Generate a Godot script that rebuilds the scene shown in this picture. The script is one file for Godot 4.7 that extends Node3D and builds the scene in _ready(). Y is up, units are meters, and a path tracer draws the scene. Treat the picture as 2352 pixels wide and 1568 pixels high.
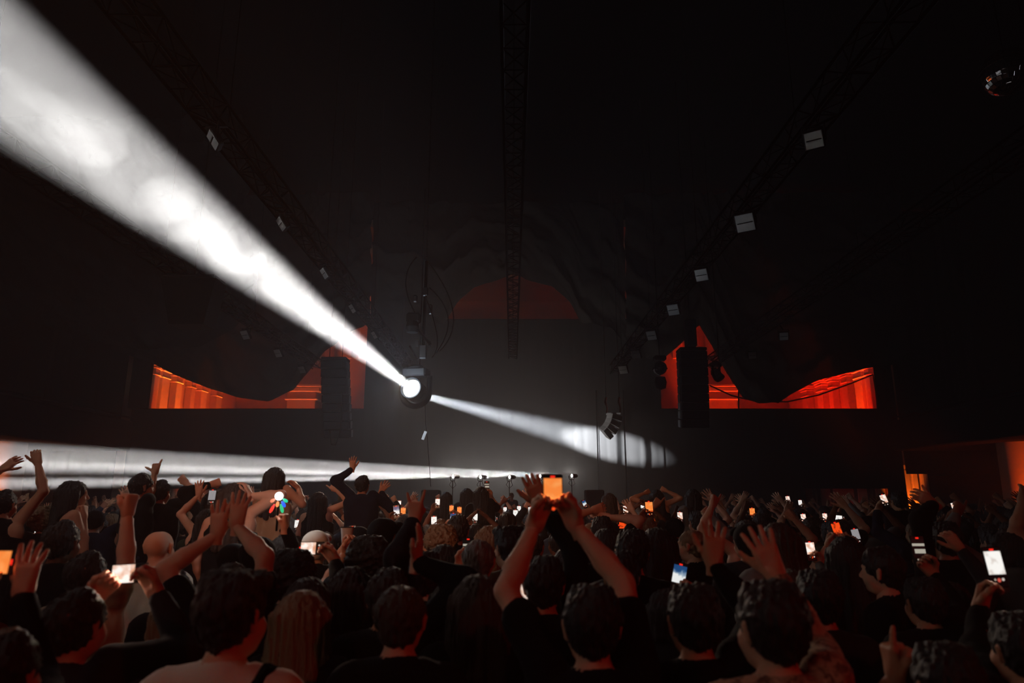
extends Node3D
# A dark concert hall: a hazy crowd seen from within it, one searchlight beam overhead, phones held up.
# Units are metres, y is up, the stage lies towards -z.

const EXPOSURE := 1.0
const HAZE := 0.007                      # scattering per metre of the theatrical haze
const LAMP_AT := Vector3(-2.102, 4.192, -14)        # lens of the big moving head
const BEAM_TO := Vector3(-4.11, 5.294, -5)
const LAMP2_AT := Vector3(-4.046, 6.371, -29.4)     # the second head, farther back
const BEAM2_TO := Vector3(3.877, 4.528, -31.9)

var M := {}
var taken := {}
var rng := RandomNumberGenerator.new()


func _ready() -> void:
	rng.seed = 7
	view()
	materials()
	lights()
	hall()
	rig()
	crowd()
	things()


func view() -> void:
	var cam := Camera3D.new()
	cam.name = "camera"
	add_child(cam)
	cam.position = Vector3(0, 1.95, 0)
	cam.rotation_degrees.x = 12.966
	cam.fov = 53.13
	cam.near = 0.05
	cam.far = 200.0
	var lens := CameraAttributesPhysical.new()
	lens.frustum_focal_length = 24.0
	lens.exposure_aperture = 2.2
	lens.frustum_focus_distance = 11.0
	cam.attributes = lens
	cam.current = true
	var we := WorldEnvironment.new()
	we.name = "surroundings"
	var e := Environment.new()
	e.background_mode = Environment.BG_COLOR
	e.background_color = Color(0.0, 0.0, 0.0)
	e.tonemap_mode = Environment.TONE_MAPPER_LINEAR
	e.tonemap_exposure = EXPOSURE
	e.sdfgi_enabled = true
	e.ssao_enabled = true
	e.ssil_enabled = true
	e.volumetric_fog_enabled = true
	e.volumetric_fog_density = HAZE
	e.volumetric_fog_albedo = Color(0.95, 0.95, 0.96)
	e.volumetric_fog_anisotropy = -0.3
	e.volumetric_fog_length = 60.0
	we.environment = e
	add_child(we)


func spot(called: String, at: Vector3, to: Vector3, colour: Color, energy: float, half: float, size: float, blend := 0.1) -> SpotLight3D:
	var l := SpotLight3D.new()
	l.name = called
	add_child(l, true)
	l.look_at_from_position(at, to, Vector3.UP if absf((to - at).normalized().y) < 0.98 else Vector3.RIGHT)
	l.light_color = colour
	l.light_energy = energy
	l.spot_angle = half
	l.spot_angle_attenuation = blend
	l.spot_range = 80.0
	l.light_size = size
	l.shadow_enabled = true
	return l


func omni(called: String, at: Vector3, colour: Color, energy: float, size := 0.1) -> OmniLight3D:
	var l := OmniLight3D.new()
	l.name = called
	add_child(l, true)
	l.position = at
	l.light_color = colour
	l.light_energy = energy
	l.omni_range = 60.0
	l.omni_attenuation = 2.0
	l.light_size = size
	l.shadow_enabled = true
	return l


# The big lights. Lamps of single fixtures (stand lights, uplights, screens) are lit in their own builders.
func lights() -> void:
	var along := (BEAM_TO - LAMP_AT).normalized()
	spot("searchlight_beam", LAMP_AT + along * 0.06, BEAM_TO, Color(1.0, 0.99, 0.97), 45000.0, 3.1, 0.085, 0.05)
	omni("searchlight_spill", LAMP_AT + along * 0.35, Color(0.84, 0.92, 1.0), 3.6, 0.15)
	spot("searchlight_stray", LAMP_AT + along * 0.4 - Vector3(0, 0.1, 0), Vector3(-1.4, 1.2, -4.0), Color(1.0, 0.86, 0.72), 17.0, 30.0, 0.15, 1.0)
	var along2 := (BEAM2_TO - LAMP2_AT).normalized()
	spot("far_searchlight_beam", LAMP2_AT + along2 * 0.06, BEAM2_TO, Color(0.95, 0.98, 1.0), 12500.0, 4.3, 0.16, 0.12)


func materials() -> void:
	M.floor = mat(Color(0.07, 0.065, 0.06), 0.6)
	M.black_drape = mat(Color(0.1, 0.095, 0.095), 1.0)
	M.swag = mat(Color(0.165, 0.155, 0.15), 1.0)
	M.black = mat(Color(0.06, 0.06, 0.062), 0.55)
	M.soot = mat(Color(0.045, 0.045, 0.045), 0.8)
	M.alu = mat(Color(0.55, 0.55, 0.56), 0.35, 0.9)
	M.dark_alu = mat(Color(0.09, 0.09, 0.095), 0.4, 0.6)
	M.plaster = mat(Color(0.78, 0.7, 0.62), 0.85)
	M.cream = mat(Color(0.86, 0.8, 0.72), 0.75)
	M.chrome = mat(Color(0.75, 0.75, 0.77), 0.06, 1.0)
	M.grey = mat(Color(0.45, 0.45, 0.46), 0.6)
	M.red_paint = mat(Color(0.75, 0.16, 0.08), 0.5)
	M.white = mat(Color(0.72, 0.71, 0.7), 0.6)
	M.cable = mat(Color(0.05, 0.05, 0.05), 0.5)
	M.lens = glow(Color(1.0, 0.99, 0.96), 3.0)
	M.truss = mat(Color(0.05, 0.05, 0.052), 0.5, 0.3)
	M.stone = mat(Color(0.6, 0.54, 0.47), 0.85)
	M.wood = mat(Color(0.35, 0.2, 0.13), 0.6)


func mat(c: Color, rough: float, metal := 0.0) -> StandardMaterial3D:
	var m := StandardMaterial3D.new()
	m.albedo_color = c
	m.roughness = rough
	m.metallic = metal
	if metal == 0.0 and rough > 0.5:
		m.metallic_specular = 0.25
	return m


func glow(c: Color, strength: float) -> StandardMaterial3D:
	var m := mat(Color(0.2, 0.2, 0.2), 0.5)
	m.emission_enabled = true
	m.emission = c
	m.emission_energy_multiplier = strength
	return m


func numbered(called: String) -> String:
	var n: int = taken.get(called, -1) + 1
	taken[called] = n
	return called if n == 0 else "%s_%03d" % [called, n]


func thing(called: String, label: String, category: String, at := Vector3.ZERO, group := "") -> Node3D:
	var o := Node3D.new()
	o.name = numbered(called)
	add_child(o)
	o.position = at
	o.set_meta("label", label)
	o.set_meta("category", category)
	if group:
		o.set_meta("group", group)
	return o


func part(called: String, mesh: Mesh, m: Material, parent: Node3D, at := Vector3.ZERO) -> MeshInstance3D:
	var o := MeshInstance3D.new()
	o.name = called
	o.mesh = mesh
	o.material_override = m
	parent.add_child(o, true)
	o.position = at
	return o


func struct(called: String, mesh: Mesh, m: Material, at := Vector3.ZERO) -> MeshInstance3D:
	var o := part(numbered(called), mesh, m, self, at)
	o.set_meta("kind", "structure")
	return o


# ---------------------------------------------------------------- mesh building

class Shape:
	var v := PackedVector3Array()
	var n := PackedVector3Array()
	var uv := PackedVector2Array()
	var i := PackedInt32Array()

	func quad(a: Vector3, b: Vector3, c: Vector3, d: Vector3) -> Shape:
		var k := v.size()
		var nn := (c - a).cross(b - a).normalized()
		v.append_array([a, b, c, d])
		n.append_array([nn, nn, nn, nn])
		uv.append_array([Vector2(0, 1), Vector2(0, 0), Vector2(1, 0), Vector2(1, 1)])
		i.append_array([k, k + 1, k + 2, k, k + 2, k + 3])
		return self

	func box(c: Vector3, s: Vector3, b := Basis.IDENTITY) -> Shape:
		var x := b.x * s.x * 0.5
		var y := b.y * s.y * 0.5
		var z := b.z * s.z * 0.5
		for f in [[x, y, z], [-x, y, -z], [y, z, x], [-y, z, -x], [z, x, y], [-z, x, -y]]:
			var p: Vector3 = f[2]
			var q: Vector3 = f[0]
			var r: Vector3 = f[1]
			quad(c + p - q - r, c + p - q + r, c + p + q + r, c + p + q - r)
		return self

	# box with chamfered edges
	func slab(c: Vector3, s: Vector3, e: float, b := Basis.IDENTITY) -> Shape:
		var h := s * 0.5
		var g := h - Vector3(e, e, e)
		for ax in 3:
			var a1 := (ax + 1) % 3
			var a2 := (ax + 2) % 3
			for sg in [-1.0, 1.0]:
				var pts: Array[Vector3] = []
				for q in [[-1, -1], [-1, 1], [1, 1], [1, -1]]:
					var p := Vector3.ZERO
					p[ax] = sg * h[ax]
					p[a1] = q[0] * g[a1]
					p[a2] = q[1] * g[a2]
					pts.append(c + b * p)
				if sg > 0:
					quad(pts[0], pts[1], pts[2], pts[3])
				else:
					quad(pts[3], pts[2], pts[1], pts[0])
			for s1 in [-1.0, 1.0]:
				for s2 in [-1.0, 1.0]:
					var e0 := Vector3.ZERO
					var e1 := Vector3.ZERO
					e0[a1] = s1 * h[a1]
					e0[a2] = s2 * g[a2]
					e1[a1] = s1 * g[a1]
					e1[a2] = s2 * h[a2]
					var along := Vector3.ZERO
					along[ax] = g[ax]
					var pp: Array[Vector3] = [c + b * (e0 - along), c + b * (e0 + along), c + b * (e1 + along), c + b * (e1 - along)]
					var out := b * (e0 + e1)
					if (pp[2] - pp[0]).cross(pp[1] - pp[0]).dot(out) < 0:
						pp.reverse()
					quad(pp[0], pp[1], pp[2], pp[3])
		return self

	# round tube along points, radius a number or one per point
	func tube(pts: Array, rad, sides := 8, caps := true) -> Shape:
		var k0 := v.size()
		var up := Vector3(0.137, 0.93, 0.31).normalized()
		for k in pts.size():
			var p: Vector3 = pts[k]
			var t: Vector3 = (pts[mini(k + 1, pts.size() - 1)] - pts[maxi(k - 1, 0)]).normalized()
			var x := up.cross(t)
			if x.length() < 0.05:
				x = Vector3.RIGHT.cross(t)
			x = x.normalized()
			var y := t.cross(x)
			up = y if k > 0 else y
			var r: float = rad[k] if rad is Array else rad
			for s in sides:
				var a := TAU * s / sides
				var d := x * cos(a) + y * sin(a)
				v.append(p + d * r)
				n.append(d)
				uv.append(Vector2(float(s) / sides, float(k)))
		for k in pts.size() - 1:
			for s in sides:
				var a := k0 + k * sides + s
				var b := k0 + k * sides + (s + 1) % sides
				i.append_array([a, b, a + sides, b, b + sides, a + sides])
		if caps:
			for e in [0, pts.size() - 1]:
				var t: Vector3 = (pts[1] - pts[0]) if e == 0 else (pts[-1] - pts[-2])
				t = t.normalized() * (-1.0 if e == 0 else 1.0)
				var c := v.size()
				v.append(pts[e])
				n.append(t)
				uv.append(Vector2(0.5, 0.5))
				for s in sides:
					v.append(v[k0 + e * sides + s])
					n.append(t)
					uv.append(Vector2(0, 0))
				for s in sides:
					var a := c + 1 + s
					var b := c + 1 + (s + 1) % sides
					if e == 0:
						i.append_array([c, b, a])
					else:
						i.append_array([c, a, b])
		return self

	# profile of (radius, height) turned round the y axis of xf
	func lathe(profile: Array, segs := 24, xf := Transform3D.IDENTITY, from := 0.0, sweep := TAU) -> Shape:
		for k in profile.size() - 1:
			var p: Vector2 = profile[k]
			var q: Vector2 = profile[k + 1]
			var nr := Vector2(q.y - p.y, p.x - q.x).normalized()
			var k0 := v.size()
			for s in segs + 1:
				var a := from + sweep * s / segs
				var d := Vector3(cos(a), 0, sin(a))
				for e in [p, q]:
					v.append(xf * (d * e.x + Vector3(0, e.y, 0)))
					n.append((xf.basis * (d * nr.x + Vector3(0, nr.y, 0))).normalized())
					uv.append(Vector2(float(s) / segs, e.y))
			for s in segs:
				var a := k0 + s * 2
				i.append_array([a, a + 2, a + 1, a + 1, a + 2, a + 3])
		return self

	# a smooth sheet: rows x cols points from a callable (u, w in 0..1)
	func sheet(cols: int, rows: int, at: Callable) -> Shape:
		var k0 := v.size()
		for r in rows + 1:
			for c in cols + 1:
				v.append(at.call(float(c) / cols, float(r) / rows))
				uv.append(Vector2(float(c) / cols, float(r) / rows))
		for r in rows + 1:
			for c in cols + 1:
				var dx := v[k0 + r * (cols + 1) + mini(c + 1, cols)] - v[k0 + r * (cols + 1) + maxi(c - 1, 0)]
				var dy := v[k0 + mini(r + 1, rows) * (cols + 1) + c] - v[k0 + maxi(r - 1, 0) * (cols + 1) + c]
				n.append(dx.cross(dy).normalized())
		for r in rows:
			for c in cols:
				var a := k0 + r * (cols + 1) + c
				var b := a + cols + 1
				i.append_array([a, b, a + 1, a + 1, b, b + 1])
		return self

	func add(o: Shape, xf := Transform3D.IDENTITY) -> Shape:
		var k := v.size()
		var flip := xf.basis.determinant() < 0
		var bn := xf.basis.inverse().transposed()
		for p in o.v:
			v.append(xf * p)
		for q in o.n:
			n.append((bn * q).normalized())
		if o.uv.size() == o.v.size():
			uv.append_array(o.uv)
		else:
			for q in o.v.size():
				uv.append(Vector2.ZERO)
		for t in range(0, o.i.size(), 3):
			if flip:
				i.append_array([k + o.i[t], k + o.i[t + 2], k + o.i[t + 1]])
			else:
				i.append_array([k + o.i[t], k + o.i[t + 1], k + o.i[t + 2]])
		return self

	func mesh() -> ArrayMesh:
		var a := []
		a.resize(Mesh.ARRAY_MAX)
		a[Mesh.ARRAY_VERTEX] = v
		a[Mesh.ARRAY_NORMAL] = n
		if uv.size() == v.size():
			a[Mesh.ARRAY_TEX_UV] = uv
		a[Mesh.ARRAY_INDEX] = i
		var m := ArrayMesh.new()
		m.add_surface_from_arrays(Mesh.PRIMITIVE_TRIANGLES, a)
		return m


func shape() -> Shape:
	return Shape.new()


func box_mesh(c: Vector3, s: Vector3) -> ArrayMesh:
	return shape().box(c, s).mesh()


func axis_to(dir: Vector3) -> Basis:
	var y := dir.normalized()
	var x := y.cross(Vector3(0.0, 0.0, 1.0))
	if x.length() < 0.01:
		x = y.cross(Vector3.RIGHT)
	x = x.normalized()
	return Basis(x, y, x.cross(y).normalized())


func sagging(a: Vector3, b: Vector3, sag: float, steps := 12) -> Array:
	var out := []
	for k in steps + 1:
		var t := float(k) / steps
		out.append(a.lerp(b, t) - Vector3(0, sag * 4.0 * t * (1.0 - t), 0))
	return out


# ---------------------------------------------------------------- the hall

const PILASTER_Z := [-34.75, -35.7, -37.2, -38.9, -40.3, -42.4]

# A pleated cloth from x0 to x1 at depth z, from y0 to y1, with thickness
func pleats(x0: float, x1: float, y0: float, y1: float, deep: float, pitch: float, seed_: int) -> ArrayMesh:
	var s := shape()
	var cols := int((x1 - x0) / pitch * 10.0)
	var nz := FastNoiseLite.new()
	nz.seed = seed_
	nz.frequency = 0.6
	for side in 2:
		s.sheet(cols, 10, func(u, w):
			var uu: float = u if side == 0 else 1.0 - u
			var x: float = lerpf(x0, x1, uu)
			var y: float = lerpf(y0, y1, w)
			var ph: float = x / pitch * TAU + 2.2 * nz.get_noise_2d(x * 2.0, y * 0.12)
			var z: float = deep * (0.6 + 0.5 * nz.get_noise_2d(x * 1.3, 40.0)) * (sin(ph) + 0.35 * sin(2.0 * ph + 1.0))
			return Vector3(x, y, z + (0.0 if side == 0 else -0.03)))
	return s.mesh()


func hall() -> void:
	struct("floor", box_mesh(Vector3(0, -0.15, -22), Vector3(46, 0.3, 62)), M.floor)
	struct("ceiling", box_mesh(Vector3(0, 16.2, -22), Vector3(46, 0.4, 62)), M.soot)
	struct("wall_behind", box_mesh(Vector3(0, 8, 9.2), Vector3(46, 16.4, 0.4)), M.soot)
	for s in [-1, 1]:
		struct("wall_left" if s < 0 else "wall_right", box_mesh(Vector3(s * 22.2, 8, -22), Vector3(0.4, 16.4, 62)), M.soot)
	backdrop()
	beyond()
	swags()
	side_aisles()
	smoke()


func backdrop() -> void:
	var root := Node3D.new()
	root.name = "wall_back"
	root.set_meta("kind", "structure")
	add_child(root)
	root.position = Vector3(0, 0, -32)
	# each curtain panel hangs on its own; narrow gaps show between them
	var edges := [-17.85, -14.6, -11.3, -8.75, -6.95, -4.6, -1.7, 1.3, 4.0, 5.32, 7.0, 9.4, 11.6, 13.4, 15.2, 17.2]
	for k in edges.size() - 1:
		var x0: float = edges[k] - 0.03
		var x1: float = edges[k + 1] + 0.03
		var tall := x0 > -7.1 and x1 < 7.1
		var raised := x0 > 13.0 or x1 < -11.0
		var top := 10.4 if tall else 6.04
		part("curtain_panel", pleats(x0, x1, 2.4 if raised else 0.02, top, 0.006, 0.5, k), M.black_drape, root, Vector3(0, 0, 0.0 if k % 2 == 0 else 0.02))
	for x in [3.941, 5.208]:
		part("upright_pipe", shape().tube([Vector3(x, 0, 0.3), Vector3(x, 6.9, 0.3)], 0.035, 8).mesh(), M.soot, root)
	# black side cloths close the stage at both ends, a narrow gap left open on the left
	part("side_cloth", pleats(-22.0, -18.28, 0.02, 15.9, 0.03, 0.6, 31), M.black_drape, root, Vector3(0, 0, 0.15))
	part("side_cloth", pleats(17.15, 18.0, 0.02, 15.9, 0.03, 0.6, 32), M.black_drape, root, Vector3(0, 0, 0.15))
	part("side_cloth", pleats(18.0, 22.0, 3.05, 15.9, 0.03, 0.6, 33), M.black_drape, root, Vector3(0, 0, 0.3))
	part("proscenium_post", shape().slab(Vector3(-17.48, 11.0, 0.2), Vector3(0.86, 9.9, 0.3), 0.03).mesh(), M.soot, root)
	part("hem_pipe", shape().tube([Vector3(-17.9, 6.06, -0.05), Vector3(17.25, 6.06, -0.05)], 0.03).mesh(), M.black, root)
	part("hem_pipe", shape().tube([Vector3(-6.95, 10.42, -0.05), Vector3(7.0, 10.42, -0.05)], 0.03).mesh(), M.dark_alu, root)


func pilaster(parent: Node3D, x: float, z: float, w: float, top: float, deep: float, facing: float) -> void:
	var s := shape()
	var c := Vector3(x + facing * deep * 0.5, top * 0.5, z)
	s.slab(c, Vector3(deep, top, w), 0.03)
	for y in [[top * 0.06, 0.9, 0.14], [top - 0.62, 0.06, 0.05], [top - 0.28, 0.09, 0.07], [top - 0.14, 0.1, 0.13], [top - 0.04, 0.08, 0.18]]:
		s.slab(Vector3(x + facing * (deep * 0.5), y[0], z), Vector3(deep + 2 * y[2], y[1], w + 2 * y[2]), 0.025)
	part("pilaster", s.mesh(), M.cream, parent)


# the lit end of the hall seen over the curtain
func beyond() -> void:
	for s in [-1.0, 1.0]:
		var w := struct("wall_far_left" if s < 0 else "wall_far_right", box_mesh(Vector3(s * 19.0, 7.5, -39.9), Vector3(0.6, 15.0, 12.4)), M.plaster)
		for k in 6:
			pilaster(w, s * 18.7, PILASTER_Z[k], [0.5, 0.8, 0.62, 0.5, 0.75, 0.8][k], 8.8, 0.4, -s)
		part("frieze", shape().slab(Vector3(s * 18.55, 9.35, -39.9), Vector3(0.5, 0.9, 12.3), 0.04).mesh(), M.cream, w)
	var f := struct("wall_far", box_mesh(Vector3(0, 7.7, -46.3), Vector3(38.6, 15.4, 0.6)), M.plaster)
	# two pavilions with a cornice, the low arcade between, and an arch in the middle
	for s in [-1.0, 1.0]:
		part("pavilion", shape().slab(Vector3(s * 13.9, 4.5, -45.4), Vector3(1.9, 9.0, 1.4), 0.04).mesh(), M.plaster, f)
		for y in [[8.35, 0.1, 0.12], [8.95, 0.25, 0.3], [9.2, 0.16, 0.42]]:
			part("cornice", shape().slab(Vector3(s * 13.9, y[0], -45.4), Vector3(1.9 + 2 * y[2], y[1], 1.4 + 2 * y[2]), 0.03).mesh(), M.cream, f)
		# gable over the pavilion
		var g := shape()
		var gp := [Vector3(s * 11.9, 9.3, -45.0), Vector3(s * 12.6, 10.9, -45.0), Vector3(s * 13.9, 11.4, -45.0), Vector3(s * 14.2, 10.9, -45.0), Vector3(s * 14.9, 9.3, -45.0)]
		for k in 4:
			g.tube([gp[k], gp[k + 1]], 0.11, 8)
		part("gable", g.mesh(), M.cream, f)
		for k in 7:
			var x: float = s * (14.95 + k * 0.62)
			part("arcade_pier", shape().slab(Vector3(x, 3.6, -45.75), Vector3(0.3, 7.2, 0.5), 0.03).mesh(), M.cream, f)
		part("arcade_lintel", shape().slab(Vector3(s * 16.8, 7.45, -45.75), Vector3(4.2, 0.35, 0.6), 0.03).mesh(), M.cream, f)
		for k in 5:
			part("upper_panel", shape().slab(Vector3(s * (10.2 + k * 1.15), 12.6, -45.9), Vector3(0.7, 2.6, 0.2), 0.04).mesh(), M.cream, f)
		part("niche_window", shape().slab(Vector3(s * 3.4, 13.1, -45.9), Vector3(1.1, 1.7, 0.25), 0.05).mesh(), M.cream, f)
	var arch := []
	for k in 25:
		var a := PI * k / 24.0
		arch.append(Vector3(4.1 * cos(a), 11.3 + 1.75 * sin(a), -45.85))
	part("arch", shape().tube(arch, 0.14, 8).mesh(), M.cream, f)
	struct("ceiling_far", box_mesh(Vector3(0, 15.6, -39.5), Vector3(38.6, 0.4, 14)), M.plaster)
	# uplights on the floor behind the curtain
	uplights()


func uplight(at: Vector3, to: Vector3, c: Color, energy: float, half: float, label: String, tilt := 0.0) -> void:
	var o := thing("floor_uplight", label, "uplight", at, "uplights at the walls of the hall")
	var dir := (to - at).normalized()
	part("housing", shape().lathe([Vector2(0.0, 0.0), Vector2(0.13, 0.0), Vector2(0.15, 0.05), Vector2(0.15, 0.24), Vector2(0.14, 0.26), Vector2(0.12, 0.26), Vector2(0.12, 0.22), Vector2(0, 0.22)], 18, Transform3D(axis_to(dir), Vector3(0, 0.16, 0))).mesh(), M.black, o)
	part("bracket", shape().box(Vector3(0, 0.02, 0), Vector3(0.34, 0.04, 0.2)).box(Vector3(-0.165, 0.15, 0), Vector3(0.012, 0.26, 0.05)).box(Vector3(0.165, 0.15, 0), Vector3(0.012, 0.26, 0.05)).mesh(), M.black, o)
	part("lamp_lens", shape().lathe([Vector2(0.12, 0.0), Vector2(0.0, 0.004)], 18, Transform3D(axis_to(dir), Vector3(0, 0.16, 0) + dir * 0.235)).mesh(), glow(c, 2.0), o)
	spot("uplight_lamp", at + Vector3(0, 0.16, 0) + dir * 0.3, to, c, energy, half, 0.1, 0.6)


func uplights() -> void:
	var amber := Color(1.0, 0.4, 0.13)
	var red := Color(1.0, 0.13, 0.035)
	for k in 6:
		var z: float = PILASTER_Z[k]
		uplight(Vector3(-17.85, 0, z + 0.12), Vector3(-18.28, 8.0, z), Color(1.0, 0.42, 0.14), [60.0, 420.0, 640.0, 130.0, 260.0, 150.0][k], 8.0, "small floor uplight at the foot of an amber pilaster")
		uplight(Vector3(17.85, 0, z + 0.12), Vector3(18.28, 8.0, z), Color(1.0, 0.27, 0.06) if k == 1 else red, [260.0, 560.0, 150.0, 240.0, 200.0, 120.0][k], 8.0, "small floor uplight at the foot of a red pilaster")
	for k in 2:
		uplight(Vector3(-15.2, 0, -36.0 - 4.5 * k), Vector3(-18.6, 8.2, -37.0 - 4.5 * k), Color(1.0, 0.3, 0.1), 60.0, 32.0, "small floor uplight washing the amber side wall")
		uplight(Vector3(15.2, 0, -36.0 - 4.5 * k), Vector3(18.6, 8.2, -37.0 - 4.5 * k), red, 75.0, 32.0, "small floor uplight washing the red side wall")
	uplight(Vector3(-13.9, 0, -43.6), Vector3(-13.9, 8.5, -44.9), Color(1.0, 0.4, 0.2), 120.0, 24.0, "small floor uplight at the foot of the amber end wall")
	uplight(Vector3(13.9, 0, -43.7), Vector3(13.9, 9.0, -44.8), Color(1.0, 0.22, 0.05), 250.0, 22.0, "small floor uplight at the foot of the red end wall")
	uplight(Vector3(0, 0, -42.8), Vector3(0, 11.5, -46.0), Color(1.0, 0.25, 0.1), 0.3, 34.0, "small floor uplight under the dim arch")


# heavy black cloth swagged below the ceiling; its lower hem hangs in curves
func swag(hem: Array, z: float, top: float, lean: float, folds: float, seed_: int) -> ArrayMesh:
	var s := shape()
	var nz := FastNoiseLite.new()
	nz.seed = seed_
	nz.frequency = 0.35
	var c := Curve2D.new()
	for k in hem.size():
		var p: Vector2 = hem[k]
		var a: Vector2 = hem[maxi(k - 1, 0)]
		var b: Vector2 = hem[mini(k + 1, hem.size() - 1)]
		c.add_point(p, -(b - a) / 6.0, (b - a) / 6.0)
	var ln := c.get_baked_length()
	var lo := 99.0
	for h in hem:
		lo = minf(lo, h.y)
	for side in 2:
		s.sheet(90, 40, func(u, w):
			var uu: float = u if side == 0 else 1.0 - u
			var p := c.sample_baked(uu * ln)
			var y: float = lerpf(p.y, top, w)
			# folds run along the hem, deepest close to it
			var g: float = (y - p.y)
			var bend: float = g * folds + 1.6 * nz.get_noise_2d(p.x * 0.8, g * 0.9) + p.x * 0.5
			var z2: float = 0.22 * (1.0 - 2.0 * absf(sin(bend * 1.6))) + 0.06 * sin(bend * 7.3 + 1.0)
			return Vector3(p.x, y, z + z2 + lean * w - (0.03 if side == 1 else 0.0)))
	return s.mesh()


func hem_points(list: Array) -> Array:
	return list


func swags() -> void:
	var a := thing("ceiling_drape", "black cloth swagged above the amber opening behind the big beam", "drape", Vector3.ZERO, "cloth swags under the ceiling")
	var h1 := [Vector2(-18.5, 8.667), Vector2(-16.525, 8.016), Vector2(-15.369, 7.45), Vector2(-13.926, 6.89), Vector2(-12.403, 6.413), Vector2(-11.013, 6.235), Vector2(-9.973, 6.79), Vector2(-9.282, 7.652), Vector2(-8.663, 8.544), Vector2(-7.746, 9.283), Vector2(-6.576, 10.009)]
	part("cloth", swag(h1, -30.6, 15.9, 1.0, 1.2, 3), M.swag, a)
	var b := thing("ceiling_drape", "black cloth swag hanging above the red opening at the right", "drape", Vector3.ZERO, "cloth swags under the ceiling")
	var h2 := [Vector2(5.274, 8.667), Vector2(6.743, 8.056), Vector2(7.68, 8.81), Vector2(8.745, 9.863), Vector2(9.277, 8.769), Vector2(9.829, 7.531), Vector2(10.409, 6.552), Vector2(11.164, 6.156), Vector2(12.046, 6.156), Vector2(12.715, 6.592), Vector2(13.918, 7.21), Vector2(15.34, 7.551), Vector2(16.6, 7.813), Vector2(18.181, 8.056)]
	part("cloth", swag(h2, -30.6, 15.9, 1.0, 1.2, 5), M.swag, b)
	var c := thing("ceiling_drape", "grey-black cloth with long folds sagging at the far left", "drape", Vector3.ZERO, "cloth swags under the ceiling")
	var h3 := [Vector2(-21.039, 8.99), Vector2(-19.046, 8.721), Vector2(-17.359, 8.286), Vector2(-15.67, 7.739), Vector2(-13.713, 7.492), Vector2(-11.968, 7.656), Vector2(-10.909, 8.319), Vector2(-10.015, 9.159)]
	part("cloth", swag(h3, -25.5, 15.9, 2.5, 1.6, 9), M.swag, c)
	var d := thing("ceiling_drape", "black cloth hanging from the ceiling over the dim arch", "drape", Vector3.ZERO, "cloth swags under the ceiling")
	var h4 := [Vector2(-6.68, 9.638), Vector2(-4.431, 9.807), Vector2(-3.207, 10.104), Vector2(-2.609, 11.13), Vector2(-1.79, 11.888), Vector2(0.042, 12.391), Vector2(1.956, 11.888), Vector2(2.774, 11.13), Vector2(3.269, 10.104), Vector2(4.595, 9.807), Vector2(5.386, 9.008)]
	part("cloth", swag(h4, -31.2, 15.9, 0.6, 0.8, 11), M.swag, d)


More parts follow.
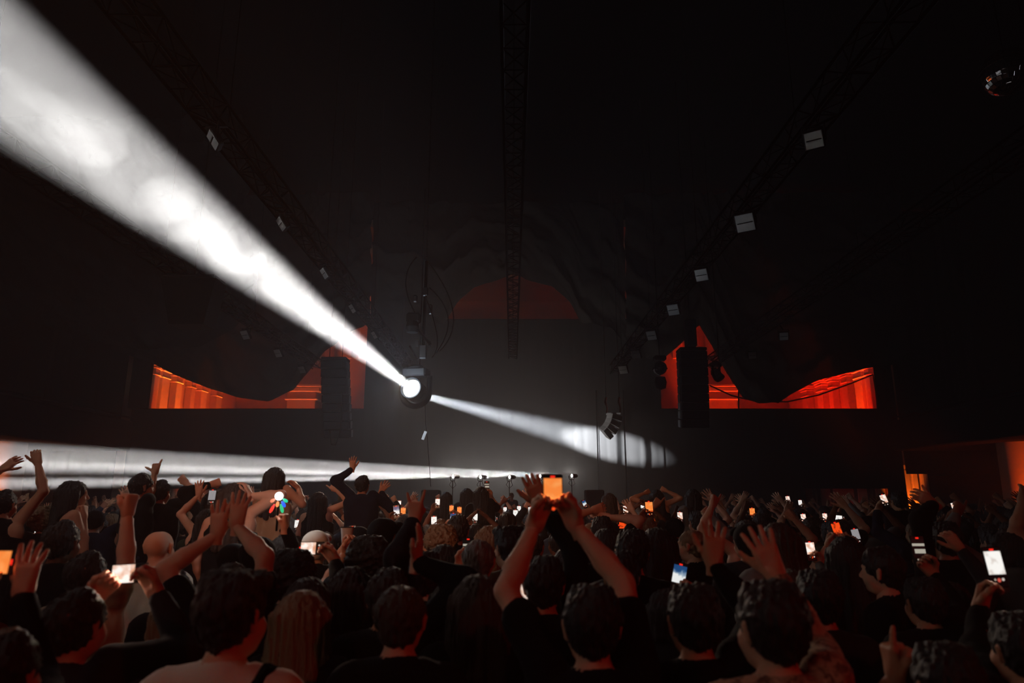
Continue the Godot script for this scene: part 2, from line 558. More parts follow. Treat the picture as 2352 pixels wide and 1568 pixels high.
func side_aisles() -> void:
	for s in [-1.0, 1.0]:
		var left: bool = s < 0
		# dark gallery front that cuts the pillars off above
		var g := struct("trim_gallery", shape().slab(Vector3(s * 19.3, 4.62, -19.5), Vector3(5.4, 1.3, 21.0), 0.05).mesh(), M.soot)
		part("rail", shape().tube([Vector3(s * 16.65, 5.4, -9.2), Vector3(s * 16.65, 5.4, -29.8)], 0.04).mesh(), M.black, g)
		var c := thing("round_pillar", "tall round pillar lit peach and orange at the left edge" if left else "tall round pillar lit orange at the right edge", "pillar", Vector3(s * 18.75, 0, -25.4), "uplit pillars of the side aisles")
		part("shaft", shape().lathe([Vector2(0.8, 0.3), Vector2(0.78, 1.0), Vector2(0.74, 3.97)], 48).mesh(), M.stone, c)
		part("base", shape().lathe([Vector2(0.95, 0.0), Vector2(0.95, 0.16), Vector2(0.88, 0.2), Vector2(0.88, 0.28), Vector2(0.8, 0.3)], 48).mesh(), M.plaster, c)
		uplight(Vector3(s * (18.9 if left else 18.5), 0, -22.9), Vector3(s * 18.8, 2.6, -25.2), Color(1.0, 0.5, 0.25) if left else Color(1.0, 0.33, 0.06), 40.0 if left else 36.0, 40.0, "small floor uplight beside the left pillar" if left else "small floor uplight beside the right pillar")
	# a lit doorway with pilasters beyond the right end of the curtain, and one small on the left
	var d1 := thing("door_surround", "bright orange fluted door surround beyond the right end of the curtain", "door surround", Vector3(18.95, 0, -33.0))
	for k in 4:
		part("fluted_post", shape().slab(Vector3(-0.75 + k * 0.42, 1.65, 0.1 * (k % 2)), Vector3(0.3, 3.3, 0.3), 0.05).mesh(), M.cream, d1)
	part("door_leaf", shape().slab(Vector3(1.25, 1.5, -0.1), Vector3(1.1, 3.0, 0.1), 0.02).mesh(), M.wood, d1)
	for k in 4:
		part("door_panel", shape().slab(Vector3(1.0 + 0.5 * (k % 2), 0.8 + 1.35 * (k / 2), -0.03), Vector3(0.36, 1.1, 0.06), 0.015).mesh(), M.wood, d1)
	part("lintel", shape().slab(Vector3(0.3, 3.42, 0), Vector3(2.9, 0.24, 0.5), 0.04).mesh(), M.cream, d1)
	uplight(Vector3(18.5, 0, -32.2), Vector3(18.5, 2.2, -33.0), Color(1.0, 0.42, 0.1), 22.0, 26.0, "small floor uplight in front of the orange door surround")
	var d2 := thing("panelled_door_wall", "dim red wall with panelled doors under the raised right curtain", "door wall", Vector3(16.0, 0, -33.3))
	part("wall_panel", box_mesh(Vector3(0, 1.6, 0), Vector3(5.6, 3.2, 0.2)), M.plaster, d2)
	for k in 4:
		var leaf := part("door_leaf", shape().slab(Vector3(-2.0 + k * 0.85 + (0.9 if k > 1 else 0.0), 1.4, 0.13), Vector3(0.75, 2.5, 0.08), 0.02).mesh(), M.wood, d2)
		part("door_panel", shape().slab(Vector3(-2.0 + k * 0.85 + (0.9 if k > 1 else 0.0), 1.95, 0.18), Vector3(0.45, 0.95, 0.05), 0.015).mesh(), M.plaster, leaf)
	var d3 := thing("panelled_door_wall", "amber wall with panelled doors under the raised left curtain", "door wall", Vector3(-14.6, 0, -33.5))
	part("wall_panel", box_mesh(Vector3(0, 1.6, 0), Vector3(6.4, 3.2, 0.2)), M.plaster, d3)
	for k in 5:
		var leaf := part("door_leaf", shape().slab(Vector3(-2.4 + k * 1.2, 1.5, 0.13), Vector3(0.8, 2.7, 0.08), 0.02).mesh(), M.cream, d3)
		part("door_panel", shape().slab(Vector3(-2.4 + k * 1.2, 2.0, 0.18), Vector3(0.45, 0.95, 0.05), 0.015).mesh(), M.cream, leaf)
	uplight(Vector3(-15.3, 0, -32.45), Vector3(-15.3, 2.2, -33.5), Color(1.0, 0.38, 0.13), 3.0, 24.0, "small floor uplight in front of the amber doors")
	uplight(Vector3(15.6, 0, -32.45), Vector3(15.9, 2.0, -33.3), Color(1.0, 0.12, 0.05), 0.25, 40.0, "small floor uplight in front of the dim red doors")


# thicker curls of smoke drifting through the beam close to the crowd
func smoke() -> void:
	var o := Node3D.new()
	o.name = "drifting_smoke"
	add_child(o)
	o.set_meta("label", "curls of smoke drifting through the wide white beam")
	o.set_meta("category", "smoke")
	o.set_meta("kind", "stuff")
	var g := RandomNumberGenerator.new()
	g.seed = 12
	var m := FogMaterial.new()
	m.density = 0.0022
	m.albedo = Color(0.95, 0.95, 0.96)
	var b := axis_to(BEAM_TO - LAMP_AT)
	for k in 34:
		var t := g.randf_range(0.4, 1.12)
		var r := 0.62 * t
		var a := g.randf_range(0.0, TAU)
		var f := FogVolume.new()
		f.name = "puff"
		f.shape = RenderingServer.FOG_VOLUME_SHAPE_ELLIPSOID
		var w := g.randf_range(0.4, 1.15) * t
		f.size = Vector3(w * g.randf_range(0.35, 0.8), w * g.randf_range(0.9, 1.8), w * g.randf_range(0.35, 0.8))
		f.material = m
		o.add_child(f, true)
		f.position = LAMP_AT.lerp(BEAM_TO, t) + b.x * cos(a) * r * g.randf_range(0.1, 0.85) + b.z * sin(a) * r * g.randf_range(0.1, 0.85)
		f.basis = b * Basis.from_euler(Vector3(g.randf_range(-0.6, 0.6), g.randf_range(0, TAU), g.randf_range(-0.6, 0.6)))


# ---------------------------------------------------------------- what hangs from the ceiling

func truss_shape(z0: float, z1: float, w: float, part_: String) -> Shape:
	var s := shape()
	var h := w * 0.5
	if part_ == "lacing":
		var n := int((z0 - z1) / 0.5)
		for k in n:
			var a := z0 - k * 0.5
			var b := a - 0.5
			var f := 1.0 if k % 2 == 0 else -1.0
			s.tube([Vector3(-h * f, -h, a), Vector3(h * f, -h, b)], 0.012, 5, false)
			s.tube([Vector3(-h * f, h, a), Vector3(h * f, h, b)], 0.012, 5, false)
			for x in [-h, h]:
				s.tube([Vector3(x, -h * f, a), Vector3(x, h * f, b)], 0.012, 5, false)
			s.tube([Vector3(-h, -h, a), Vector3(h, -h, a)], 0.012, 5, false)
	return s


func truss(x: float, y: float, z0: float, z1: float, w: float, label: String) -> Node3D:
	var t := thing("lighting_truss", label, "truss", Vector3(x, y, 0), "trusses running towards the stage")
	var h := w * 0.5
	for c in [[-h, -h], [h, -h], [-h, h], [h, h]]:
		part("chord", shape().tube([Vector3(c[0], c[1], z0), Vector3(c[0], c[1], z1)], 0.026, 8).mesh(), M.truss, t)
	part("lacing", truss_shape(z0, z1, w, "lacing").mesh(), M.truss, t)
	var z := z0 - 1.0
	while z > z1:
		part("hanging_steel", shape().tube([Vector3(0, h, z), Vector3(0, 15.98 - y, z)], 0.008, 5).mesh(), M.cable, t)
		z -= 6.0
	return t


# a square strobe panel clamped under a truss, its pale face turned to the crowd
func panel_light(at: Vector3, size: float, turn: float, hold: Vector3, label: String) -> void:
	var o := thing("strobe_panel", label, "stage light", at, "square strobe panels along the trusses")
	var b := Basis.from_euler(Vector3(-0.95, turn, 0.0))
	for q in [["housing", shape().slab(Vector3(0, 0, 0), Vector3(size + 0.04, 0.09, size + 0.04), 0.015), M.black], ["reflector", shape().slab(Vector3(0, -0.048, 0), Vector3(size, 0.012, size), 0.004), M.white], ["tube_lamp", shape().tube([Vector3(-size * 0.42, -0.06, 0), Vector3(size * 0.42, -0.06, 0)], 0.008, 8), M.grey]]:
		part(q[0], q[1].mesh(), q[2], o).basis = b
	part("yoke", shape().box(b.x * (size * 0.5 + 0.03) + Vector3(0, 0.08, 0), Vector3(0.012, 0.26, 0.05)).box(b.x * (-size * 0.5 - 0.03) + Vector3(0, 0.08, 0), Vector3(0.012, 0.26, 0.05)).box(Vector3(0, 0.2, 0), Vector3(size + 0.09, 0.014, 0.05)).mesh(), M.black, o)
	part("clamp", shape().tube([Vector3(0, 0.2, 0), hold - at], 0.022, 8).mesh(), M.black, o)


func rig() -> void:
	truss(-4.6, 7.72, -3.0, -29.6, 0.38, "dark truss just right of the big white beam")
	truss(4.6, 7.62, -3.0, -30.2, 0.38, "dark truss slanting to the red opening at the right")
	truss(0.04, 8.35, -5.0, -30.5, 0.36, "dark truss running straight overhead in the middle")
	truss(-8.6, 7.72, -3.0, -29.6, 0.38, "dark truss below the big white beam at the left")
	truss(8.6, 7.72, -3.0, -29.6, 0.38, "unlit dark truss at the right above the swag")
	var names := ["nearest", "second", "third", "fourth", "fifth", "sixth", "last"]
	var right := [Vector3(4.402, 7.05, -9.033), Vector3(4.418, 7.05, -12.087), Vector3(4.431, 7.05, -15.177), Vector3(4.463, 7.05, -18.184), Vector3(4.468, 7.05, -21.221), Vector3(4.493, 7.05, -24.189), Vector3(4.511, 7.05, -27.178)]
	for k in 7:
		panel_light(right[k], [0.24, 0.33, 0.28, 0.3, 0.3, 0.32, 0.34][k], -0.55, Vector3(4.79, 7.44, right[k].z), "pale square strobe panel on the right truss, %s of seven" % names[k])
	var left := [Vector3(-4.399, 7.15, -9.197), Vector3(-4.434, 7.15, -12.366), Vector3(-4.4, 7.15, -15.346), Vector3(-4.435, 7.15, -18.405), Vector3(-4.444, 7.15, -21.577)]
	for k in 5:
		panel_light(left[k], 0.24, -1.0, Vector3(-4.79, 7.54, left[k].z), "dull square strobe panel on the truss above the beam, %s of five" % ["nearest", "second", "third", "fourth", "last"][k])
	var low := [Vector3(-8.648, 7.15, -21.577), Vector3(-8.538, 7.15, -24.432), Vector3(-8.642, 7.15, -27.711)]
	var high := [Vector3(8.903, 7.15, -21.759), Vector3(8.926, 7.15, -24.82)]
	for k in 3:
		panel_light(low[k], 0.3, -0.5, Vector3(-8.41, 7.54, low[k].z), "small faint strobe panel under the left beam, %s of three" % ["nearest", "middle", "last"][k])
		if k > 1:
			continue
		panel_light(high[k], 0.26, -0.3, Vector3(8.79, 7.54, high[k].z), "small faint strobe panel on the unlit right truss, %s" % ["nearer of two", "farther of two", ""][k])
	searchlight()
	far_searchlight()
	line_arrays()
	stand_lights()
	stage()
	balls()
	wash_lights()


# moving head: base box, two-armed yoke, barrel with a glowing lens
func moving_head(o: Node3D, dir: Vector3, r: float, long: float, lens: Material) -> void:
	var b := axis_to(dir)
	var side := b.x
	if absf(side.y) > 0.5:
		side = dir.cross(Vector3.UP).normalized()
	else:
		side = Vector3(dir.z, 0, -dir.x).normalized()
	# barrel: pivot in its middle, lens at the front
	var back := -long * 0.75
	part("barrel", shape().lathe([Vector2(0.0, back), Vector2(r * 0.7, back), Vector2(r * 0.92, back + 0.06), Vector2(r * 1.02, back * 0.4), Vector2(r * 1.02, 0.0), Vector2(r * 1.12, 0.02), Vector2(r * 1.12, 0.1), Vector2(r * 1.0, 0.1), Vector2(r * 0.98, 0.05)], 32, Transform3D(b, dir * -0.1)).mesh(), M.black, o)
	var fins := shape()
	for k in 5:
		var y := back * (0.35 + 0.1 * k)
		fins.lathe([Vector2(r * 0.9, y), Vector2(r * 1.07, y + 0.005), Vector2(r * 1.07, y + 0.015), Vector2(r * 0.9, y + 0.02)], 32, Transform3D(b, dir * -0.1))
	part("cooling_fins", fins.mesh(), M.soot, o)
	part("lamp_lens", shape().lathe([Vector2(r * 0.98, 0.0), Vector2(r * 0.8, 0.02), Vector2(r * 0.4, 0.035), Vector2(0.0, 0.04)], 32, Transform3D(b, dir * -0.09)).mesh(), lens, o)
	# yoke: a broad rounded U hanging from above
	var c := dir * (-0.1 + back * 0.45)
	var pts := []
	var reach := r * 1.5
	for k in 17:
		var a := PI * k / 16.0
		pts.append(c + side * (reach * cos(a)) + Vector3(0, -r * 0.2 - reach * 0.9 * sin(a), 0))
	pts.push_front(c + side * reach + Vector3(0, r * 1.6, 0))
	pts.push_back(c - side * reach + Vector3(0, r * 1.6, 0))
	part("yoke", shape().tube(pts, r * 0.3, 12).mesh(), M.black, o)
	part("pan_base", shape().slab(c + Vector3(0, r * 2.0, 0), Vector3(r * 2.6, r * 0.9, r * 1.9), 0.03, Basis(side, Vector3.UP, side.cross(Vector3.UP))).mesh(), M.black, o)
	part("base_cap", shape().lathe([Vector2(0.0, r * 0.5), Vector2(r * 0.55, r * 0.42), Vector2(r * 0.95, r * 0.15), Vector2(r, 0.0)], 24, Transform3D(Basis.IDENTITY, c + Vector3(0, r * 2.4, 0))).mesh(), M.soot, o)


func searchlight() -> void:
	var o := thing("moving_head_light", "big black moving head shining the wide white beam to the left", "stage light", LAMP_AT)
	var dir := (BEAM_TO - LAMP_AT).normalized()
	moving_head(o, dir, 0.2, 0.62, M.lens)
	var top := Vector3(0.22, 0.9, -0.12)
	part("clamp", shape().slab(top + Vector3(0, -0.12, 0), Vector3(0.16, 0.3, 0.12), 0.02).box(top + Vector3(-0.13, 0.05, 0), Vector3(0.05, 0.12, 0.06)).box(top + Vector3(0.13, 0.05, 0), Vector3(0.05, 0.12, 0.06)).mesh(), M.dark_alu, o)
	var arms := shape()
	arms.tube([top + Vector3(-0.18, 0.45, 0.05), top + Vector3(0.16, 0.02, 0.08)], 0.03, 8)
	arms.tube([top + Vector3(-0.28, 0.0, 0.05), top + Vector3(-0.1, -0.3, 0.08)], 0.025, 8)
	part("bracket", arms.mesh(), M.alu, o)
	# a short pole of clamps, a motor and the chain that carries it all
	part("pole", shape().tube([top, top + Vector3(0.02, 1.9, 0)], 0.035, 10).mesh(), M.black, o)
	part("hoist_motor", shape().slab(top + Vector3(-0.22, 0.62, 0), Vector3(0.3, 0.22, 0.2), 0.04).lathe([Vector2(0.0, -0.15), Vector2(0.12, -0.12), Vector2(0.14, 0.0), Vector2(0.12, 0.12), Vector2(0, 0.15)], 16, Transform3D(Basis.IDENTITY, top + Vector3(-0.24, 0.42, 0.02))).mesh(), M.soot, o)
	part("clamp_block", shape().slab(top + Vector3(0.02, 1.2, 0), Vector3(0.12, 0.2, 0.12), 0.02).slab(top + Vector3(-0.2, 1.05, 0), Vector3(0.09, 0.16, 0.09), 0.02).slab(top + Vector3(0.14, 0.8, 0.04), Vector3(0.08, 0.22, 0.08), 0.02).mesh(), M.dark_alu, o)
	var chain := shape()
	var y := 0.0
	var k := 0
	while y < 10.8:
		var bb := Basis(Vector3.UP, PI / 2 * (k % 2))
		chain.tube([top + Vector3(0.02, 1.9 + y, 0) + bb * Vector3(0.012, 0, 0), top + Vector3(0.02, 1.95 + y, 0) + bb * Vector3(0.012, 0, 0)], 0.005, 4, false)
		chain.tube([top + Vector3(0.02, 1.9 + y, 0) - bb * Vector3(0.012, 0, 0), top + Vector3(0.02, 1.95 + y, 0) - bb * Vector3(0.012, 0, 0)], 0.005, 4, false)
		y += 0.045
		k += 1
	part("chain", chain.mesh(), M.dark_alu, o)
	for q in [[Vector3(-0.2, 2.0, 0), Vector3(-0.2, 0.75, 0), Vector3(-0.42, 1.45, 0)], [Vector3(0.05, 1.9, 0), Vector3(0.35, -0.1, 0), Vector3(0.62, 0.75, 0)], [Vector3(0.1, 1.3, 0), Vector3(0.28, -0.15, 0.05), Vector3(0.52, 0.6, 0.05)], [Vector3(0.02, 1.1, 0.05), Vector3(0.2, -0.25, 0.05), Vector3(0.3, 0.2, 0.1)]]:
		var pts := []
		for t in 21:
			var f := t / 20.0
			var a: Vector3 = q[0]
			var b: Vector3 = q[1]
			var m: Vector3 = q[2] * 2.0 - (a + b) * 0.5
			pts.append(top + a.lerp(m, f).lerp(m.lerp(b, f), f))
		part("cable", shape().tube(pts, 0.012, 6).mesh(), M.cable, o)
	part("drop_cable", shape().tube([Vector3(0.3, -0.35, -0.1), Vector3(0.32, -0.75, -0.1), Vector3(0.36, -1.0, -0.1), Vector3(0.42, -1.6, -0.1), Vector3(0.46, -2.0, -0.1)], 0.006, 5).mesh(), M.grey, o)
	part("tag", shape().slab(Vector3(0.3, -0.98, -0.08), Vector3(0.06, 0.18, 0.01), 0.003, Basis(Vector3.BACK, -0.35)).mesh(), M.white, o)


func far_searchlight() -> void:
	var o := thing("moving_head_light", "second moving head behind the first, shining white onto the curtain", "stage light", LAMP2_AT)
	moving_head(o, (BEAM2_TO - LAMP2_AT).normalized(), 0.2, 0.6, M.lens)
	part("hanging_pole", shape().tube([Vector3(0, 0.5, 0), Vector3(0, 15.98 - LAMP2_AT.y, 0)], 0.03, 8).mesh(), M.black, o)


func speaker_box(o: Node3D, at: Vector3, w: float, h: float, d: float, tilt: float, m: Material) -> void:
	var b := Basis(Vector3.RIGHT, tilt)
	var c := part("cabinet", shape().slab(Vector3.ZERO, Vector3(w, h, d), 0.02).mesh(), m, o, at)
	c.basis = b
	part("grille", shape().slab(Vector3(0, 0, d * 0.5 + 0.004), Vector3(w * 0.94, h * 0.86, 0.012), 0.004).mesh(), M.soot, c)
	for s in [-1.0, 1.0]:
		part("side_plate", shape().slab(Vector3(s * (w * 0.5 + 0.006), 0, 0), Vector3(0.014, h * 0.9, d * 0.5), 0.004).mesh(), M.dark_alu, c)


func line_arrays() -> void:
	# the two big hangs that stand dark before the openings
	var a := thing("speaker_array", "dark hanging loudspeaker column left of the lamp with a looped cable", "loudspeaker", Vector3(-5.529, 6.14, -21), "big loudspeaker columns")
	for k in 9:
		speaker_box(a, Vector3(0.02 * k, -0.14 - 0.26 * k, -0.004 * k * k), 0.8, 0.25, 0.5, 0.02 * k, M.black)
	part("bumper", shape().slab(Vector3(0, 0.05, 0), Vector3(0.78, 0.1, 0.55), 0.02).mesh(), M.black, a)
	for x in [-0.2, 0.2]:
		part("hoist_chain", shape().tube([Vector3(x, 0.1, 0), Vector3(x, 15.98 - a.position.y, 0)], 0.012, 6).mesh(), M.cable, a)
	part("cable_loop", shape().tube([Vector3(0.32, -1.0, 0.3), Vector3(0.36, -1.9, 0.3), Vector3(0.32, -2.3, 0.3), Vector3(0.22, -2.62, 0.3), Vector3(0.1, -2.6, 0.3), Vector3(0.03, -2.2, 0.3)], 0.018, 6).mesh(), M.grey, a)
	var b := thing("speaker_array", "dark hanging loudspeaker column before the red opening", "loudspeaker", Vector3(5.642, 6.448, -21), "big loudspeaker columns")
	for k in 9:
		speaker_box(b, Vector3(0, -0.14 - 0.26 * k, -0.004 * k * k), 0.86, 0.25, 0.5, 0.02 * k, M.black)
	part("bumper", shape().slab(Vector3(0, 0.05, 0), Vector3(0.84, 0.1, 0.55), 0.02).mesh(), M.black, b)
	part("hoist_motor", shape().slab(Vector3(0, 0.6, 0), Vector3(0.34, 0.9, 0.3), 0.04).mesh(), M.black, b)
	part("hoist_chain", shape().tube([Vector3(0, 1.0, 0), Vector3(0, 15.98 - b.position.y, 0)], 0.012, 6).mesh(), M.cable, b)
	var m1 := thing("moving_head_light", "dark unlit moving head hung right of the loudspeaker column", "stage light", Vector3(6.687, 5.691, -21.6))
	moving_head(m1, Vector3(0.4, -0.8, 0.4).normalized(), 0.14, 0.4, M.soot)
	part("pole", shape().tube([Vector3(0, 0.3, 0), Vector3(0, 15.98 - m1.position.y, 0)], 0.02, 6).mesh(), M.black, m1)
	var m2 := thing("moving_head_light", "dark unlit moving head standing on the curtain top at the right", "stage light", Vector3(10.684, 6.612, -31))
	moving_head(m2, Vector3(-0.6, -0.5, 0.6).normalized(), 0.17, 0.4, M.soot)
	part("pipe_clamp", shape().tube([Vector3(0, 0.3, 0), Vector3(0, 0.3, -0.9), Vector3(0, 6.06 - m2.position.y, -1.05)], 0.03, 6).mesh(), M.black, m2)
	var cable := thing("slack_cable", "black cable hanging in a curve across the red opening", "cable", Vector3.ZERO)
	part("cable", shape().tube([Vector3(9.135, 7.048, -31.2), Vector3(10.107, 6.581, -31.2), Vector3(11.287, 6.299, -31.2), Vector3(12.688, 6.299, -31.2), Vector3(14.12, 6.602, -31.2), Vector3(15.58, 7.109, -31.2), Vector3(16.74, 7.558, -31.2), Vector3(16.945, 6.789, -31.5), Vector3(17.2, 6.1, -32)], 0.035, 6).mesh(), M.cable, cable)
	# the small curved array, pale grey, right of the lamp
	var c := thing("speaker_array", "small curved grey line array on two chains above the far beam", "loudspeaker", Vector3(4.371, 5.494, -29.5))
	var p := Vector3(0.06, -0.12, 0)
	for k in 4:
		var tilt := 0.22 + 0.2 * k
		var o := part("cabinet", shape().slab(Vector3.ZERO, Vector3(0.58, 0.24, 0.4), 0.02).mesh(), M.grey, c, p)
		o.basis = Basis(Vector3.BACK, -tilt) * Basis(Vector3.UP, 0.5)
		part("grille", shape().slab(Vector3(0, 0, 0.205), Vector3(0.52, 0.2, 0.012), 0.004).mesh(), M.dark_alu, o)
		part("badge", shape().slab(Vector3(0.08, 0, 0.214), Vector3(0.14, 0.1, 0.008), 0.003).mesh(), M.black, o)
		p += Vector3(-sin(tilt + 0.1), -cos(tilt + 0.1), 0) * 0.25
	part("bumper", shape().slab(Vector3(0.02, 0.04, 0), Vector3(0.6, 0.08, 0.4), 0.02).mesh(), M.grey, c)
	for x in [-0.28, 0.3]:
		part("shackle", shape().tube([Vector3(x, 0.08, 0), Vector3(x + 0.03, 0.25, 0), Vector3(x, 0.42, 0)], 0.03, 6).mesh(), M.red_paint, c)
		part("hook", shape().tube([Vector3(x, 0.42, 0), Vector3(x - 0.04, 0.55, 0), Vector3(x, 0.75, 0)], 0.045, 6).mesh(), M.red_paint, c)
		part("hoist_chain", shape().tube([Vector3(x, 0.75, 0), Vector3(x - 0.03, 15.98 - c.position.y, 0)], 0.014, 6).mesh(), M.dark_alu, c)
	# trapezium hang at the left, under the beam
	var d := thing("speaker_cluster", "dark tapered loudspeaker cluster hanging under the left beam", "loudspeaker", Vector3(-7.315, 6.26, -15))
	var s := shape()
	var t := [Vector3(-0.62, 0.55, 0.3), Vector3(0.62, 0.55, 0.3), Vector3(0.42, -0.5, 0.22), Vector3(-0.36, -0.5, 0.22)]
	s.quad(t[0], t[1], t[2], t[3])
	var bk := Vector3(0, 0, -0.6)
	s.quad(t[1] + bk, t[0] + bk, t[3] + bk, t[2] + bk)
	for k in 4:
		s.quad(t[k], t[k] + bk, t[(k + 1) % 4] + bk, t[(k + 1) % 4])
	part("cabinet", s.mesh(), M.black, d)
	part("hoist_chain", shape().tube([Vector3(0, 0.5, 0), Vector3(0, 15.98 - d.position.y, 0)], 0.014, 6).mesh(), M.cable, d)
	part("bumper", shape().slab(Vector3(0, 0.6, 0), Vector3(1.2, 0.08, 0.6), 0.02).mesh(), M.black, d)


# small beam lights on tripods before the curtain; their fans make the low white bands
func stand_lights() -> void:
	var from := [Vector3(2.316, 2.823, -27), Vector3(1.058, 2.788, -26.4), Vector3(-0.097, 2.737, -25.8), Vector3(-1.151, 2.718, -25.2), Vector3(-2.094, 2.715, -24.6)]
	var to := [Vector3(-10.186, 2.956, -15), Vector3(-10.156, 2.759, -15), Vector3(-10.131, 2.601, -15), Vector3(-10.143, 2.676, -15), Vector3(-10.082, 2.279, -15)]
	var spread := [0.33, 0.23, 0.23, 0.23, 0.35]
	var power := [300000.0, 300000.0, 300000.0, 240000.0, 380000.0]
	for k in 5:
		var at: Vector3 = from[k]
		var dir: Vector3 = (to[k] - at).normalized()
		var o := thing("beam_light_on_stand", "slim stand with a white beam light, %s from the right before the curtain" % ["first", "second", "third", "fourth", "fifth"][k], "stage light", Vector3(at.x, 0.5, at.z), "beam lights on stands")
		var head := Vector3(0, at.y - 0.5, 0)
		var b := axis_to(dir)
		part("barrel", shape().lathe([Vector2(0, -0.3), Vector2(0.06, -0.3), Vector2(0.075, -0.26), Vector2(0.075, -0.04), Vector2(0.085, -0.03), Vector2(0.085, 0.0), Vector2(0.07, 0.0), Vector2(0.07, -0.03)], 20, Transform3D(b, head)).mesh(), M.black, o)
		part("lamp_lens", shape().lathe([Vector2(0.07, 0.0), Vector2(0.0, 0.012)], 20, Transform3D(b, head - dir * 0.02)).mesh(), M.lens, o)
		part("yoke", shape().tube([head + Vector3(0.1, 0, 0.1), head + Vector3(0.08, -0.14, 0.08), head + Vector3(-0.08, -0.14, -0.08), head + Vector3(-0.1, 0, -0.1)], 0.014, 6).mesh(), M.dark_alu, o)
		part("cable_coil", shape().tube([head + Vector3(0.05, -0.14, 0), head + Vector3(0.12, -0.3, 0), head + Vector3(0, -0.42, 0.03), head + Vector3(-0.12, -0.28, 0), head + Vector3(-0.03, -0.15, 0)], 0.01, 6).mesh(), M.grey, o)
		part("pole", shape().tube([head - Vector3(0, 0.14, 0), Vector3(0, 0.5, 0)], 0.016, 8).mesh(), M.dark_alu, o)
		for q in 3:
			var a := TAU * q / 3.0 + 0.4
			part("leg", shape().tube([Vector3(0, 0.75, 0), Vector3(0.45 * cos(a), 0.012, 0.45 * sin(a))], 0.012, 6).mesh(), M.dark_alu, o)
		spot("stand_light_beam", at + dir * 0.03, to[k], Color(1.0, 0.985, 0.96), power[k], spread[k], 0.06, 0.1)
		spot("stand_light_spill", at + Vector3(0, 0.05, -0.12), at + Vector3(0, 0.5, -3.0), Color(1.0, 0.97, 0.93), 9.0, 80.0, 0.08, 1.0)


func balls() -> void:
	# mirror ball cut by the right edge
	var o := thing("mirror_ball", "mirror ball sparkling red, white and blue at the upper right corner", "mirror ball", Vector3(7.36, 8.137, -9))
	var r := 0.34
	var core := shape()
	var prof := []
	for k in 25:
		var a := -PI / 2 + PI * k / 24.0
		prof.append(Vector2(r * 0.985 * cos(a), r * 0.985 * sin(a)))
	core.lathe(prof, 40)
	part("core", core.mesh(), M.soot, o)
	var rows := 15
	var tiles := shape()
	var g := RandomNumberGenerator.new()
	g.seed = 5
	for k in rows:
		var a := -PI / 2 + PI * (k + 0.5) / rows
		var n := maxi(4, int(TAU * r * cos(a) / (PI * r / rows)))
		for q in n:
			var f := TAU * q / n
			var nn := Vector3(cos(a) * cos(f), sin(a), cos(a) * sin(f))
			var b := axis_to(nn)
			var sz := PI * r / rows * 0.92
			if nn.z > -0.25 and nn.x < 0.5:
				part("mirror_tile", shape().slab(Vector3.ZERO, Vector3(sz, 0.012, sz), 0.003, Basis(nn.cross(Vector3.UP).normalized(), nn, nn.cross(Vector3.UP).normalized().cross(nn)) * Basis.from_euler(Vector3(g.randf_range(-0.06, 0.06), 0, g.randf_range(-0.06, 0.06)))).mesh(), M.chrome, o, nn * r * 0.985)
			else:
				tiles.slab(nn * r * 0.985, Vector3(sz, 0.012, sz), 0.003, Basis(nn.cross(Vector3.UP).normalized(), nn, nn.cross(Vector3.UP).normalized().cross(nn)))
	var rest := part("mirror_tiles_behind", tiles.mesh(), M.chrome, o)
	rest.set_meta("kind", "stuff")
	part("hanging_wire", shape().tube([Vector3(0, r, 0), Vector3(0, 15.98 - o.position.y, 0)], 0.008, 6).mesh(), M.cable, o)
	# glass-domed fixture beside the red opening
	var d := thing("dome_light", "unlit spherical fixture with a chrome cross beside the red opening", "stage light", Vector3(5.072, 6.311, -23))
	var sp := []
	for k in 17:
		var a := -PI / 2 + PI * k / 16.0
		sp.append(Vector2(0.235 * cos(a), 0.235 * sin(a)))
	var glass := mat(Color(0.03, 0.03, 0.03), 0.05)
	part("globe", shape().lathe(sp, 32).mesh(), glass, d)
	var ring := []
	var rib := []
	for k in 33:
		var a := TAU * k / 32.0
		ring.append(Vector3(0.24 * cos(a), -0.03 + 0.02 * sin(a), 0.24 * sin(a)))
		rib.append(Vector3(0.0, 0.24 * cos(a), 0.24 * sin(a)))
	part("ring", shape().tube(ring, 0.014, 8).mesh(), M.chrome, d)
	part("rib", shape().tube(rib, 0.012, 8).mesh(), M.chrome, d)
	part("base", shape().slab(Vector3(0, 0.34, 0), Vector3(0.42, 0.16, 0.3), 0.03).mesh(), M.black, d)
	part("pole", shape().tube([Vector3(0, 0.4, 0), Vector3(0, 15.98 - d.position.y, 0)], 0.02, 6).mesh(), M.black, d)
	part("lower_head", shape().lathe([Vector2(0, -0.75), Vector2(0.16, -0.7), Vector2(0.2, -0.5), Vector2(0.16, -0.32), Vector2(0, -0.28)], 24).mesh(), M.black, d)


